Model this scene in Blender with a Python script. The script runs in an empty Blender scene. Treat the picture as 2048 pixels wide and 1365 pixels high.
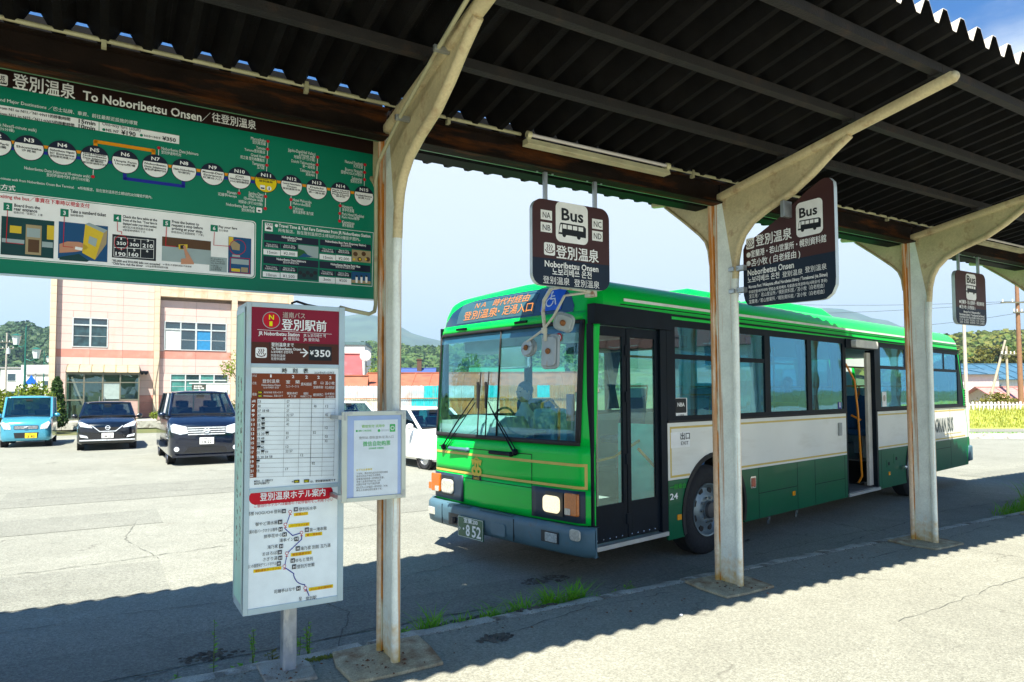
import bpy, math, random
from mathutils import Vector, Matrix
rad=math.radians; PI=math.pi
S=bpy.context.scene; COL=S.collection
# ---------------------------------------------------------------- camera
F_PX,PITCH,ROLL,CY=1360.9,.0445,-.0042,724.067
cam_d=bpy.data.cameras.new('camera'); cam=bpy.data.objects.new('camera',cam_d); COL.objects.link(cam)
cam_d.sensor_width=36; cam_d.lens=F_PX/2048*36; cam_d.shift_y=(CY-682.5)/2048; cam_d.clip_start=.05; cam_d.clip_end=9000
Fw=Vector((0,math.cos(PITCH),math.sin(PITCH))); Up=Vector((0,-math.sin(PITCH),math.cos(PITCH))); Rt=Vector((1,0,0))
R2=Rt*math.cos(ROLL)+Up*math.sin(ROLL); U2=-Rt*math.sin(ROLL)+Up*math.cos(ROLL)
cam.matrix_world=Matrix(((R2.x,U2.x,-Fw.x,0),(R2.y,U2.y,-Fw.y,0),(R2.z,U2.z,-Fw.z,1.8),(0,0,0,1)))
S.camera=cam
# ---------------------------------------------------------------- render look
S.render.engine='CYCLES'; S.cycles.use_denoising=True
S.cycles.max_bounces=8; S.cycles.transparent_max_bounces=16; S.cycles.diffuse_bounces=3; S.cycles.glossy_bounces=3; S.cycles.transmission_bounces=4
S.cycles.sample_clamp_indirect=6; S.cycles.caustics_reflective=False; S.cycles.caustics_refractive=False
S.view_settings.view_transform='Standard'; S.view_settings.look='None'; S.view_settings.gamma=1; S.view_settings.use_curve_mapping=False
S.view_settings.exposure=1.58
# ---------------------------------------------------------------- sky and sun
SUN_TRAVEL=Vector((.10,.565,-1)).normalized()
W=bpy.data.worlds.new('World'); S.world=W; W.use_nodes=True
def _world():
    nt=W.node_tree; N=nt.nodes; L=nt.links; N.clear()
    out=N.new('ShaderNodeOutputWorld'); bg=N.new('ShaderNodeBackground'); bg.inputs[1].default_value=.058
    sky=N.new('ShaderNodeTexSky'); sky.sky_type='NISHITA'; sky.sun_disc=False
    sky.sun_elevation=math.asin(-SUN_TRAVEL.z); sky.sun_rotation=math.atan2(-SUN_TRAVEL.x,-SUN_TRAVEL.y)%(2*PI); sky.air_density=1.0; sky.dust_density=.6; sky.ozone_density=2.5
    hs=N.new('ShaderNodeHueSaturation'); hs.inputs['Saturation'].default_value=1.5; hs.inputs['Value'].default_value=.95; L.new(sky.outputs[0],hs.inputs['Color'])
    tn=N.new('ShaderNodeMix'); tn.data_type='RGBA'; tn.blend_type='MULTIPLY'; tn.inputs['Factor'].default_value=1; L.new(hs.outputs[0],tn.inputs[6]); tn.inputs[7].default_value=(.03,.80,1.05,1)
    tc=N.new('ShaderNodeTexCoord'); sp=N.new('ShaderNodeSeparateXYZ'); L.new(tc.outputs['Generated'],sp.inputs[0])
    mp=N.new('ShaderNodeMapping'); mp.inputs['Scale'].default_value=(2.2,2.2,7); L.new(tc.outputs['Generated'],mp.inputs[0])
    no=N.new('ShaderNodeTexNoise'); no.inputs['Scale'].default_value=1.6; no.inputs['Detail'].default_value=9; no.inputs['Roughness'].default_value=.58; L.new(mp.outputs[0],no.inputs['Vector'])
    # cloud cover is thick towards the horizon and thins out overhead
    el=N.new('ShaderNodeMapRange'); el.inputs['From Min'].default_value=.27; el.inputs['From Max'].default_value=.45; el.inputs['To Min'].default_value=.62; el.inputs['To Max'].default_value=-.34; el.clamp=True
    L.new(sp.outputs['Z'],el.inputs['Value'])
    ad=N.new('ShaderNodeMath'); ad.operation='ADD'; L.new(no.outputs['Fac'],ad.inputs[0]); L.new(el.outputs[0],ad.inputs[1])
    cr=N.new('ShaderNodeMapRange'); cr.interpolation_type='SMOOTHSTEP'; cr.inputs['From Min'].default_value=.38; cr.inputs['From Max'].default_value=.82; L.new(ad.outputs[0],cr.inputs['Value'])
    mx=N.new('ShaderNodeMix'); mx.data_type='RGBA'; L.new(cr.outputs[0],mx.inputs['Factor']); L.new(tn.outputs[2],mx.inputs[6]); mx.inputs[7].default_value=(5.4,5.9,6.7,1)
    L.new(mx.outputs[2],bg.inputs[0]); L.new(bg.outputs[0],out.inputs[0])
_world()
sun_d=bpy.data.lights.new('sun','SUN'); sun_d.energy=5; sun_d.angle=rad(.53); sun_d.color=(1,.94,.82)
sun=bpy.data.objects.new('sun',sun_d); COL.objects.link(sun); sun.rotation_euler=SUN_TRAVEL.to_track_quat('-Z','Y').to_euler()
# ---------------------------------------------------------------- materials
_M={}
def mat(name,col,rough=.55,metal=0.,var=.12,scale=6.,bump=0.,bscale=60.,coat=0.,spec=.5,stain=None,stain_amt=.0,stain_scale=(1.5,1.5,1.5),stain_lo=.55,stain_hi=.7,fine=0.,fine_scale=180.,zfade=None,emit=0,emcol=None,low=None):
    """procedural painted / mineral surface: broad tone variation, optional fine grain, an optional second colour in noisy patches"""
    if name in _M: return _M[name]
    m=bpy.data.materials.new(name); m.use_nodes=True; nt=m.node_tree; N=nt.nodes; L=nt.links; b=N['Principled BSDF']
    b.inputs['Roughness'].default_value=rough; b.inputs['Metallic'].default_value=metal; b.inputs['Specular IOR Level'].default_value=spec
    b.inputs['Coat Weight'].default_value=coat; b.inputs['Coat Roughness'].default_value=.06
    tc=N.new('ShaderNodeTexCoord'); vec=tc.outputs['Object']
    cur=N.new('ShaderNodeRGB'); cur.outputs[0].default_value=(*col,1); cur=cur.outputs[0]
    def mulc(c,noise_sc,amt,detail=5):
        no=N.new('ShaderNodeTexNoise'); no.inputs['Scale'].default_value=noise_sc; no.inputs['Detail'].default_value=detail; L.new(vec,no.inputs['Vector'])
        mr=N.new('ShaderNodeMapRange'); mr.inputs['From Min'].default_value=.3; mr.inputs['From Max'].default_value=.7; mr.inputs['To Min'].default_value=1-amt; mr.inputs['To Max'].default_value=1+amt; L.new(no.outputs['Fac'],mr.inputs['Value'])
        vm=N.new('ShaderNodeVectorMath'); vm.operation='SCALE'; L.new(c,vm.inputs[0]); L.new(mr.outputs[0],vm.inputs['Scale']); return vm.outputs[0]
    if var: cur=mulc(cur,scale,var)
    if fine: cur=mulc(cur,fine_scale,fine,2)
    def patch(c,col2,amt,sc,lo,hi,seed=0):
        mp=N.new('ShaderNodeMapping'); mp.inputs['Scale'].default_value=sc; mp.inputs['Location'].default_value=(seed,seed*.7,0); L.new(vec,mp.inputs[0])
        no=N.new('ShaderNodeTexNoise'); no.inputs['Scale'].default_value=1; no.inputs['Detail'].default_value=7; no.inputs['Roughness'].default_value=.62; L.new(mp.outputs[0],no.inputs['Vector'])
        mr=N.new('ShaderNodeMapRange'); mr.inputs['From Min'].default_value=lo; mr.inputs['From Max'].default_value=hi; mr.inputs['To Max'].default_value=amt; L.new(no.outputs['Fac'],mr.inputs['Value']); fo=mr.outputs[0]
        if zfade:
            sz=N.new('ShaderNodeSeparateXYZ'); L.new(vec,sz.inputs[0]); zr=N.new('ShaderNodeMapRange'); zr.inputs['From Min'].default_value=zfade[0]; zr.inputs['From Max'].default_value=zfade[1]; zr.inputs['To Min'].default_value=zfade[2]; L.new(sz.outputs['Z'],zr.inputs['Value'])
            mu=N.new('ShaderNodeMath'); mu.operation='MULTIPLY'; L.new(fo,mu.inputs[0]); L.new(zr.outputs[0],mu.inputs[1]); fo=mu.outputs[0]
        mx=N.new('ShaderNodeMix'); mx.data_type='RGBA'; L.new(fo,mx.inputs['Factor']); L.new(c,mx.inputs[6]); mx.inputs[7].default_value=(*col2,1); return mx.outputs[2]
    if stain and stain_amt: cur=patch(cur,stain,stain_amt,stain_scale,stain_lo,stain_hi)
    if low:  # wear that sits at the foot of a thing (height, colour)
        sp=N.new('ShaderNodeSeparateXYZ'); L.new(vec,sp.inputs[0]); no=N.new('ShaderNodeTexNoise'); no.inputs['Scale'].default_value=18; L.new(vec,no.inputs['Vector'])
        ma=N.new('ShaderNodeMath'); ma.operation='MULTIPLY_ADD'; ma.inputs[1].default_value=-low[0]*1.6; L.new(no.outputs['Fac'],ma.inputs[0]); L.new(sp.outputs['Z'],ma.inputs[2])
        mr=N.new('ShaderNodeMapRange'); mr.inputs['From Min'].default_value=-low[0]*.9; mr.inputs['From Max'].default_value=low[0]*.1; mr.inputs['To Min'].default_value=.9; mr.inputs['To Max'].default_value=0; L.new(ma.outputs[0],mr.inputs['Value'])
        mx=N.new('ShaderNodeMix'); mx.data_type='RGBA'; L.new(mr.outputs[0],mx.inputs['Factor']); L.new(cur,mx.inputs[6]); mx.inputs[7].default_value=(*low[1],1); cur=mx.outputs[2]
    L.new(cur,b.inputs['Base Color'])
    if bump:
        no=N.new('ShaderNodeTexNoise'); no.inputs['Scale'].default_value=bscale; no.inputs['Detail'].default_value=4; L.new(vec,no.inputs['Vector'])
        bu=N.new('ShaderNodeBump'); bu.inputs['Strength'].default_value=bump; bu.inputs['Distance'].default_value=.01; L.new(no.outputs['Fac'],bu.inputs['Height']); L.new(bu.outputs[0],b.inputs['Normal'])
    if emit: b.inputs['Emission Color'].default_value=(*(emcol or col),1); b.inputs['Emission Strength'].default_value=emit
    _M[name]=m; return m
def glass(name,tint,refl=.08,rough=.01,gcol=(1,1,1)):
    if name in _M: return _M[name]
    m=bpy.data.materials.new(name); m.use_nodes=True; nt=m.node_tree; N=nt.nodes; L=nt.links; N.remove(N['Principled BSDF']); out=N['Material Output']
    t=N.new('ShaderNodeBsdfTransparent'); t.inputs[0].default_value=(*tint,1); g=N.new('ShaderNodeBsdfGlossy'); g.inputs['Roughness'].default_value=rough; g.inputs['Color'].default_value=(*gcol,1)
    f=N.new('ShaderNodeLayerWeight'); f.inputs[0].default_value=.5; pw=N.new('ShaderNodeMath'); pw.operation='POWER'; pw.inputs[1].default_value=4; L.new(f.outputs['Facing'],pw.inputs[0]); a=N.new('ShaderNodeMath'); a.operation='MULTIPLY_ADD'; a.inputs[1].default_value=.8; a.inputs[2].default_value=.04+refl; a.use_clamp=True; L.new(pw.outputs[0],a.inputs[0])
    no=N.new('ShaderNodeTexNoise'); no.inputs['Scale'].default_value=1.3; tc=N.new('ShaderNodeTexCoord'); L.new(tc.outputs['Object'],no.inputs['Vector']); bu=N.new('ShaderNodeBump'); bu.inputs['Strength'].default_value=.06; bu.inputs['Distance'].default_value=.05; L.new(no.outputs['Fac'],bu.inputs['Height']); L.new(bu.outputs[0],g.inputs['Normal'])
    mx=N.new('ShaderNodeMixShader'); L.new(a.outputs[0],mx.inputs[0]); L.new(t.outputs[0],mx.inputs[1]); L.new(g.outputs[0],mx.inputs[2]); L.new(mx.outputs[0],out.inputs[0])
    _M[name]=m; return m
def asphalt(name,base,dark,crack=.5,scl=1.0):
    if name in _M: return _M[name]
    m=bpy.data.materials.new(name); m.use_nodes=True; nt=m.node_tree; N=nt.nodes; L=nt.links; b=N['Principled BSDF']; b.inputs['Roughness'].default_value=.93; b.inputs['Specular IOR Level'].default_value=.25
    tc=N.new('ShaderNodeTexCoord'); vec=tc.outputs['Object']
    def noise(sc,det=5,ro=.6,v=vec):
        n=N.new('ShaderNodeTexNoise'); n.inputs['Scale'].default_value=sc; n.inputs['Detail'].default_value=det; n.inputs['Roughness'].default_value=ro; L.new(v,n.inputs['Vector']); return n
    def mr(src,a,b_,c,d):
        r=N.new('ShaderNodeMapRange'); r.inputs['From Min'].default_value=a; r.inputs['From Max'].default_value=b_; r.inputs['To Min'].default_value=c; r.inputs['To Max'].default_value=d; L.new(src,r.inputs['Value']); return r.outputs[0]
    def mul(a,b_):
        q=N.new('ShaderNodeMath'); q.operation='MULTIPLY'; L.new(a,q.inputs[0]); L.new(b_,q.inputs[1]); return q.outputs[0]
    agg=N.new('ShaderNodeTexVoronoi'); agg.inputs['Scale'].default_value=95*scl; L.new(vec,agg.inputs['Vector'])
    aggc=N.new('ShaderNodeSeparateColor'); L.new(agg.outputs['Color'],aggc.inputs[0])
    k=mul(mr(aggc.outputs[0],0,1,.72,1.22),mr(noise(.35).outputs['Fac'],.3,.7,.86,1.1)); k=mul(k,mr(noise(2.6,7,.7).outputs['Fac'],.3,.7,.9,1.08)); k=mul(k,mr(noise(30*scl,3).outputs['Fac'],.35,.65,.9,1.08))
    # cracks
    w=noise(1.7,4); ws=N.new('ShaderNodeVectorMath'); ws.operation='MULTIPLY_ADD'; L.new(w.outputs['Color'],ws.inputs[0]); ws.inputs[1].default_value=(.9,.9,.9); L.new(vec,ws.inputs[2])
    vo=N.new('ShaderNodeTexVoronoi'); vo.feature='DISTANCE_TO_EDGE'; vo.inputs['Scale'].default_value=.42; L.new(ws.outputs[0],vo.inputs['Vector'])
    cm=mul(mr(vo.outputs['Distance'],.0,.008,1,0),mr(noise(.8,3).outputs['Fac'],.5,.6,0,crack))
    rgb=N.new('ShaderNodeRGB'); rgb.outputs[0].default_value=(*base,1)
    vm=N.new('ShaderNodeVectorMath'); vm.operation='SCALE'; L.new(rgb.outputs[0],vm.inputs[0]); L.new(k,vm.inputs['Scale'])
    mx=N.new('ShaderNodeMix'); mx.data_type='RGBA'; L.new(cm,mx.inputs['Factor']); L.new(vm.outputs[0],mx.inputs[6]); mx.inputs[7].default_value=(*dark,1)
    # scattered rusty or oily spots
    st=mul(mr(noise(.9,8,.7).outputs['Fac'],.66,.76,0,.55),mr(noise(6,4).outputs['Fac'],.4,.6,.2,1)); mx2=N.new('ShaderNodeMix'); mx2.data_type='RGBA'; L.new(st,mx2.inputs['Factor']); L.new(mx.outputs[2],mx2.inputs[6]); mx2.inputs[7].default_value=(base[0]*.5,base[1]*.36,base[2]*.3,1)
    L.new(mx2.outputs[2],b.inputs['Base Color'])
    ad=N.new('ShaderNodeMath'); ad.operation='MULTIPLY_ADD'; ad.inputs[1].default_value=-1.6; L.new(cm,ad.inputs[0]); L.new(agg.outputs['Distance'],ad.inputs[2])
    bu=N.new('ShaderNodeBump'); bu.inputs['Strength'].default_value=.55; bu.inputs['Distance'].default_value=.006; L.new(ad.outputs[0],bu.inputs['Height']); L.new(bu.outputs[0],b.inputs['Normal'])
    _M[name]=m; return m
def leafmat(name,c1,c2,trans=.3):
    if name in _M: return _M[name]
    m=bpy.data.materials.new(name); m.use_nodes=True; nt=m.node_tree; N=nt.nodes; L=nt.links; b=N['Principled BSDF']; b.inputs['Roughness'].default_value=.6; b.inputs['Specular IOR Level'].default_value=.25
    g=N.new('ShaderNodeNewGeometry'); mx=N.new('ShaderNodeMix'); mx.data_type='RGBA'; L.new(g.outputs['Random Per Island'],mx.inputs['Factor']); mx.inputs[6].default_value=(*c1,1); mx.inputs[7].default_value=(*c2,1)
    L.new(mx.outputs[2],b.inputs['Base Color']); tr=N.new('ShaderNodeBsdfTranslucent'); L.new(mx.outputs[2],tr.inputs[0]); ms=N.new('ShaderNodeMixShader'); ms.inputs[0].default_value=trans
    L.new(b.outputs[0],ms.inputs[1]); L.new(tr.outputs[0],ms.inputs[2]); L.new(ms.outputs[0],N['Material Output'].inputs[0]); _M[name]=m; return m
# ---------------------------------------------------------------- mesh builder
def V3(*a): return Vector(a)
class B:
    def __init__(s): s.v=[]; s.f=[]; s.mi=[]; s.m=0
    def add(s,vs,fs):
        n=len(s.v); s.v+= [tuple(v) for v in vs]; s.f+=[tuple(n+i for i in f) for f in fs]; s.mi+=[s.m]*len(fs); return s
    def box(s,x0,x1,y0,y1,z0,z1):
        return s.add([(x0,y0,z0),(x1,y0,z0),(x1,y1,z0),(x0,y1,z0),(x0,y0,z1),(x1,y0,z1),(x1,y1,z1),(x0,y1,z1)],[(0,3,2,1),(4,5,6,7),(0,1,5,4),(1,2,6,5),(2,3,7,6),(3,0,4,7)])
    def cyl(s,p0,p1,r,n=12,r1=None,cap=True):
        p0=Vector(p0);p1=Vector(p1);r1=r if r1 is None else r1; d=(p1-p0).normalized(); a=d.orthogonal().normalized(); b=d.cross(a)
        vs=[]
        for k in range(n):
            t=2*PI*k/n; q=a*math.cos(t)+b*math.sin(t); vs+=[p0+q*r,p1+q*r1]
        fs=[(2*k,2*((k+1)%n),2*((k+1)%n)+1,2*k+1) for k in range(n)]
        if cap: fs+=[tuple(2*k for k in range(n))[::-1],tuple(2*k+1 for k in range(n))]
        return s.add(vs,fs)
    def tube(s,pts,r,n=8,r1=None,flat=None):
        pts=[Vector(p) for p in pts]; m=len(pts); vs=[]; up=None
        for i,p in enumerate(pts):
            d=(pts[min(i+1,m-1)]-pts[max(i-1,0)]).normalized()
            if up is None: up=d.orthogonal().normalized()
            up=(up-d*up.dot(d)).normalized(); b=d.cross(up); rr=r if r1 is None else r+(r1-r)*i/(m-1)
            for k in range(n):
                t=2*PI*k/n; vs.append(p+(up*math.cos(t)+b*math.sin(t))*rr)
        fs=[(i*n+k,i*n+(k+1)%n,(i+1)*n+(k+1)%n,(i+1)*n+k) for i in range(m-1) for k in range(n)]
        fs+=[tuple(range(n))[::-1],tuple((m-1)*n+k for k in range(n))]
        return s.add(vs,fs)
    def prism(s,poly,ax,a0,a1):
        """poly in the other two axes, pushed from a0 to a1 along ax"""
        def P(p,a): return {'x':(a,p[0],p[1]),'y':(p[0],a,p[1]),'z':(p[0],p[1],a)}[ax]
        n=len(poly); vs=[P(p,a0) for p in poly]+[P(p,a1) for p in poly]
        return s.add(vs,[tuple(range(n)),tuple(range(2*n-1,n-1,-1))]+[(k,k+n,(k+1)%n+n,(k+1)%n) for k in range(n)])
    def quad(s,*p): return s.add(p,[tuple(range(len(p)))])
    def sph(s,c,r,nu=10,nv=7):
        if not isinstance(r,(tuple,list)): r=(r,r,r)
        vs=[(c[0],c[1],c[2]-r[2])]
        for j in range(1,nv):
            ph=-PI/2+PI*j/nv
            for k in range(nu): t=2*PI*k/nu; vs.append((c[0]+r[0]*math.cos(ph)*math.cos(t),c[1]+r[1]*math.cos(ph)*math.sin(t),c[2]+r[2]*math.sin(ph)))
        vs.append((c[0],c[1],c[2]+r[2])); e=len(vs)-1
        fs=[(0,1+(k+1)%nu,1+k) for k in range(nu)]+[(e,e-nu+k,e-nu+(k+1)%nu) for k in range(nu)]
        fs+=[(1+j*nu+k,1+j*nu+(k+1)%nu,1+(j+1)*nu+(k+1)%nu,1+(j+1)*nu+k) for j in range(nv-2) for k in range(nu)]
        return s.add(vs,fs)
    def grid(s,fn,nu,nv):
        vs=[fn(i/nu,j/nv) for i in range(nu+1) for j in range(nv+1)]
        return s.add(vs,[(i*(nv+1)+j,(i+1)*(nv+1)+j,(i+1)*(nv+1)+j+1,i*(nv+1)+j+1) for i in range(nu) for j in range(nv)])
    def lathe(s,prof,c,ax='z',n=24):
        """prof: (radius, height) pairs; closed only by radius 0"""
        vs=[]
        for r,h in prof:
            for k in range(n):
                t=2*PI*k/n; a,b=r*math.cos(t),r*math.sin(t)
                vs.append({'z':(c[0]+a,c[1]+b,c[2]+h),'y':(c[0]+a,c[1]+h,c[2]+b),'x':(c[0]+h,c[1]+a,c[2]+b)}[ax])
        return s.add(vs,[(j*n+k,j*n+(k+1)%n,(j+1)*n+(k+1)%n,(j+1)*n+k) for j in range(len(prof)-1) for k in range(n)])
    def bar(s,p0,p1,w,h):
        p0=Vector(p0);p1=Vector(p1);d=(p1-p0).normalized(); u=Vector((0,0,1)) if abs(d.z)<.9 else Vector((0,1,0)); a=d.cross(u).normalized(); b=a.cross(d).normalized()
        vs=[p+a*i*w/2+b*j*h/2 for p in (p0,p1) for i,j in ((-1,-1),(1,-1),(1,1),(-1,1))]
        return s.add(vs,[(0,1,2,3),(7,6,5,4),(0,4,5,1),(1,5,6,2),(2,6,7,3),(3,7,4,0)])
def rrect(x0,y0,x1,y1,r,n=5):
    P=[]
    for cx,cy,a in ((x1-r,y1-r,0),(x0+r,y1-r,90),(x0+r,y0+r,180),(x1-r,y0+r,270)):
        for k in range(n+1): t=rad(a+90*k/n); P.append((cx+r*math.cos(t),cy+r*math.sin(t)))
    return P
def part(name,b,mats,parent=None,smooth=0,bevel=0,solid=0,weld=False,fix=True):
    me=b if isinstance(b,bpy.types.Mesh) else None
    if me is None:
        me=bpy.data.meshes.new(name); me.from_pydata(b.v,[],b.f)
        if isinstance(mats,bpy.types.Material): mats=[mats]
        for m in mats: me.materials.append(m)
        if len(mats)>1: me.polygons.foreach_set('material_index',b.mi)
        if fix:
            import bmesh
            bm=bmesh.new(); bm.from_mesh(me); 
            if weld: bmesh.ops.remove_doubles(bm,verts=bm.verts,dist=1e-5)
            bmesh.ops.recalc_face_normals(bm,faces=bm.faces); bm.to_mesh(me); bm.free()
        if smooth:
            me.polygons.foreach_set('use_smooth',[True]*len(me.polygons)); me.set_sharp_from_angle(angle=rad(smooth))
        me.update()
    o=bpy.data.objects.new(name,me); COL.objects.link(o)
    if parent: o.parent=parent
    if solid: q=o.modifiers.new('thickness','SOLIDIFY'); q.thickness=solid; q.offset=0
    if bevel:
        q=o.modifiers.new('bevel','BEVEL'); q.width=bevel; q.segments=2; q.limit_method='ANGLE'; q.angle_limit=rad(40); q.harden_normals=False
    return o
def tag(o,label,cat,group=None,kind=None):
    if label: o['label']=label
    if cat: o['category']=cat
    if group: o['group']=group
    if kind: o['kind']=kind
    return o
def empty(name,loc,rz=0,label=None,cat=None,group=None):
    o=bpy.data.objects.new(name,None); COL.objects.link(o); o.location=loc; o.rotation_euler=(0,0,rz); o.empty_display_size=.2
    return tag(o,label,cat,group)
def copytree(o,loc=None,rz=None,label=None,group=None,parent=None):
    c=o.copy(); COL.objects.link(c)
    if parent is not None: c.parent=parent
    if loc is not None: c.location=loc
    if rz is not None: c.rotation_euler=(0,0,rz)
    if label: c['label']=label
    if group: c['group']=group
    for ch in o.children: copytree(ch,parent=c)
    return c
def struct(name,b,m,**k): o=part(name,b,m,**k); o['kind']='structure'; return o
class Fr:
    def __init__(s,o,h): s.o=Vector((o[0],o[1],0)); s.h=h; s.X=Vector((math.sin(h),math.cos(h),0)); s.Y=Vector((-math.cos(h),math.sin(h),0)); s.rz=PI/2-h
    def w(s,x,y,z=0): return s.o+s.X*x+s.Y*y+Vector((0,0,z))
SH=Fr((-.7874,4.3575),1.0281); BU=Fr((.6644,6.1767),.8547); FB=Fr((-25.7,37.7),rad(60))
PZ=.13   # platform height
# ---------------------------------------------------------------- flat print
PC=dict(white=(.88,.90,.88),ink=(.012,.016,.02),green=(.0,.19,.105),navy=(.008,.014,.032),red=(.55,.004,.02),yellow=(.8,.62,.0),yel2=(.85,.8,.0),orange=(.75,.28,.0),blue=(.01,.02,.30),wine=(.24,.008,.03),brown=(.075,.022,.012),brown2=(.062,.026,.026),
 tan=(.5,.42,.36),paper=(.84,.93,.93),rustb=(.21,.045,.014),paleblue=(.40,.55,.85),lime=(.25,.6,.08),grn2=(.0,.5,.09),pgrey=(.33,.42,.42),pgrey2=(.1,.13,.13),pdark=(.006,.05,.05),pblue=(.01,.08,.2),pyel=(.7,.5,.03),ptan=(.38,.3,.16),pbrown=(.10,.05,.02),pgreen=(.02,.12,.03),skin=(.55,.27,.16),lgreen=(.02,.35,.03),amber=(1,.42,.1),plate=(.0,.1,.05),slate=(.012,.024,.045))
def pmat(c):
    if c=='amber': return mat('led_amber',(.02,.02,.02),emit=.5,emcol=(1,.34,.07),var=0)
    return mat('print_'+c,PC[c],rough=.42,var=.06,scale=9,spec=.22)
_TX={}
def textmesh(s,bold):
    k=(s,bold)
    if k in _TX: return _TX[k]
    c=bpy.data.curves.new('t','FONT'); c.body=s; c.resolution_u=2
    if bold and ord(max(s))<0x1000: c.offset=.022
    o=bpy.data.objects.new('t',c); COL.objects.link(o); dg=bpy.context.evaluated_depsgraph_get(); dg.update()
    me=bpy.data.meshes.new_from_object(o.evaluated_get(dg)); vs=[v.co[:2] for v in me.vertices]; fs=[tuple(p.vertices) for p in me.polygons]
    bpy.data.objects.remove(o); bpy.data.curves.remove(c); bpy.data.meshes.remove(me); _TX[k]=(vs,fs); return vs,fs
def do_print(entries,parent,M,names=('printed_shape','lettering'),base=.0012,step=.0006):
    """M(u,v,offset)->local point; shapes and letters become two flat printed meshes"""
    out=[B(),B()]; cols=[[],[]]
    def put(i,col,vs,fs,L):
        if not vs or not fs: return
        if col not in cols[i]: cols[i].append(col)
        out[i].m=cols[i].index(col); out[i].add([M(u,v,base+step*L) for u,v in vs],fs)
    for e in entries:
        k=e[0]
        if k=='t':
            _,u0,u1,v,h,s,col,bold,L=e; vs,fs=textmesh(s,bold)
            if not vs: continue
            xs=[p[0] for p in vs]; a,b=min(xs),max(xs); cjk=any(ord(ch)>0x2000 for ch in s); sv=h/(.90 if cjk else .76); su=(u1-u0)/max(b-a,.01)
            cb=bold and ord(max(s))>=0x1000
            for q,(ox,oy) in enumerate([(-.018,0),(.018,0),(0,.014),(0,-.014)] if cb else [(0,0)]):
                put(1,col,[(u0+(p[0]-a+ox)*su,v+(p[1]-.36+oy)*sv) for p in vs],fs,L+q*.12)
        elif k=='r':
            _,x0,y0,x1,y1,col,L,r=e; P=rrect(x0,y0,x1,y1,min(r,(x1-x0)/2.01,(y1-y0)/2.01)) if r else [(x0,y0),(x1,y0),(x1,y1),(x0,y1)]; put(0,col,P,[tuple(range(len(P)))],L)
        elif k=='e': _,x,y,r,col,L=e; P=[(x+r*math.cos(2*PI*i/28),y+r*math.sin(2*PI*i/28)) for i in range(28)]; put(0,col,P,[tuple(range(28))],L)
        elif k=='h':
            _,x,y,r,c,col,L=e; a=math.asin(c/r); P=[(x+r*math.cos(a+(PI-2*a)*i/14),y+r*math.sin(a+(PI-2*a)*i/14)) for i in range(15)]; put(0,col,P,[tuple(range(15))],L)
        elif k=='p': put(0,e[2],e[1],[tuple(range(len(e[1])))],e[3])
        elif k=='l':
            _,P,w,col,L=e
            for a,b in zip(P[:-1],P[1:]):
                dx,dy=b[0]-a[0],b[1]-a[1]; d=math.hypot(dx,dy) or 1; nx,ny=-dy/d*w/2,dx/d*w/2; ex,ey=dx/d*w*.35,dy/d*w*.35
                put(0,col,[(a[0]+nx-ex,a[1]+ny-ey),(a[0]-nx-ex,a[1]-ny-ey),(b[0]-nx+ex,b[1]-ny+ey),(b[0]+nx+ex,b[1]+ny+ey)],[(0,1,2,3)],L)
    for i in (0,1):
        if out[i].f: part(names[i],out[i],[pmat(c) for c in cols[i]],parent,fix=False)
HAZE=True
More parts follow.
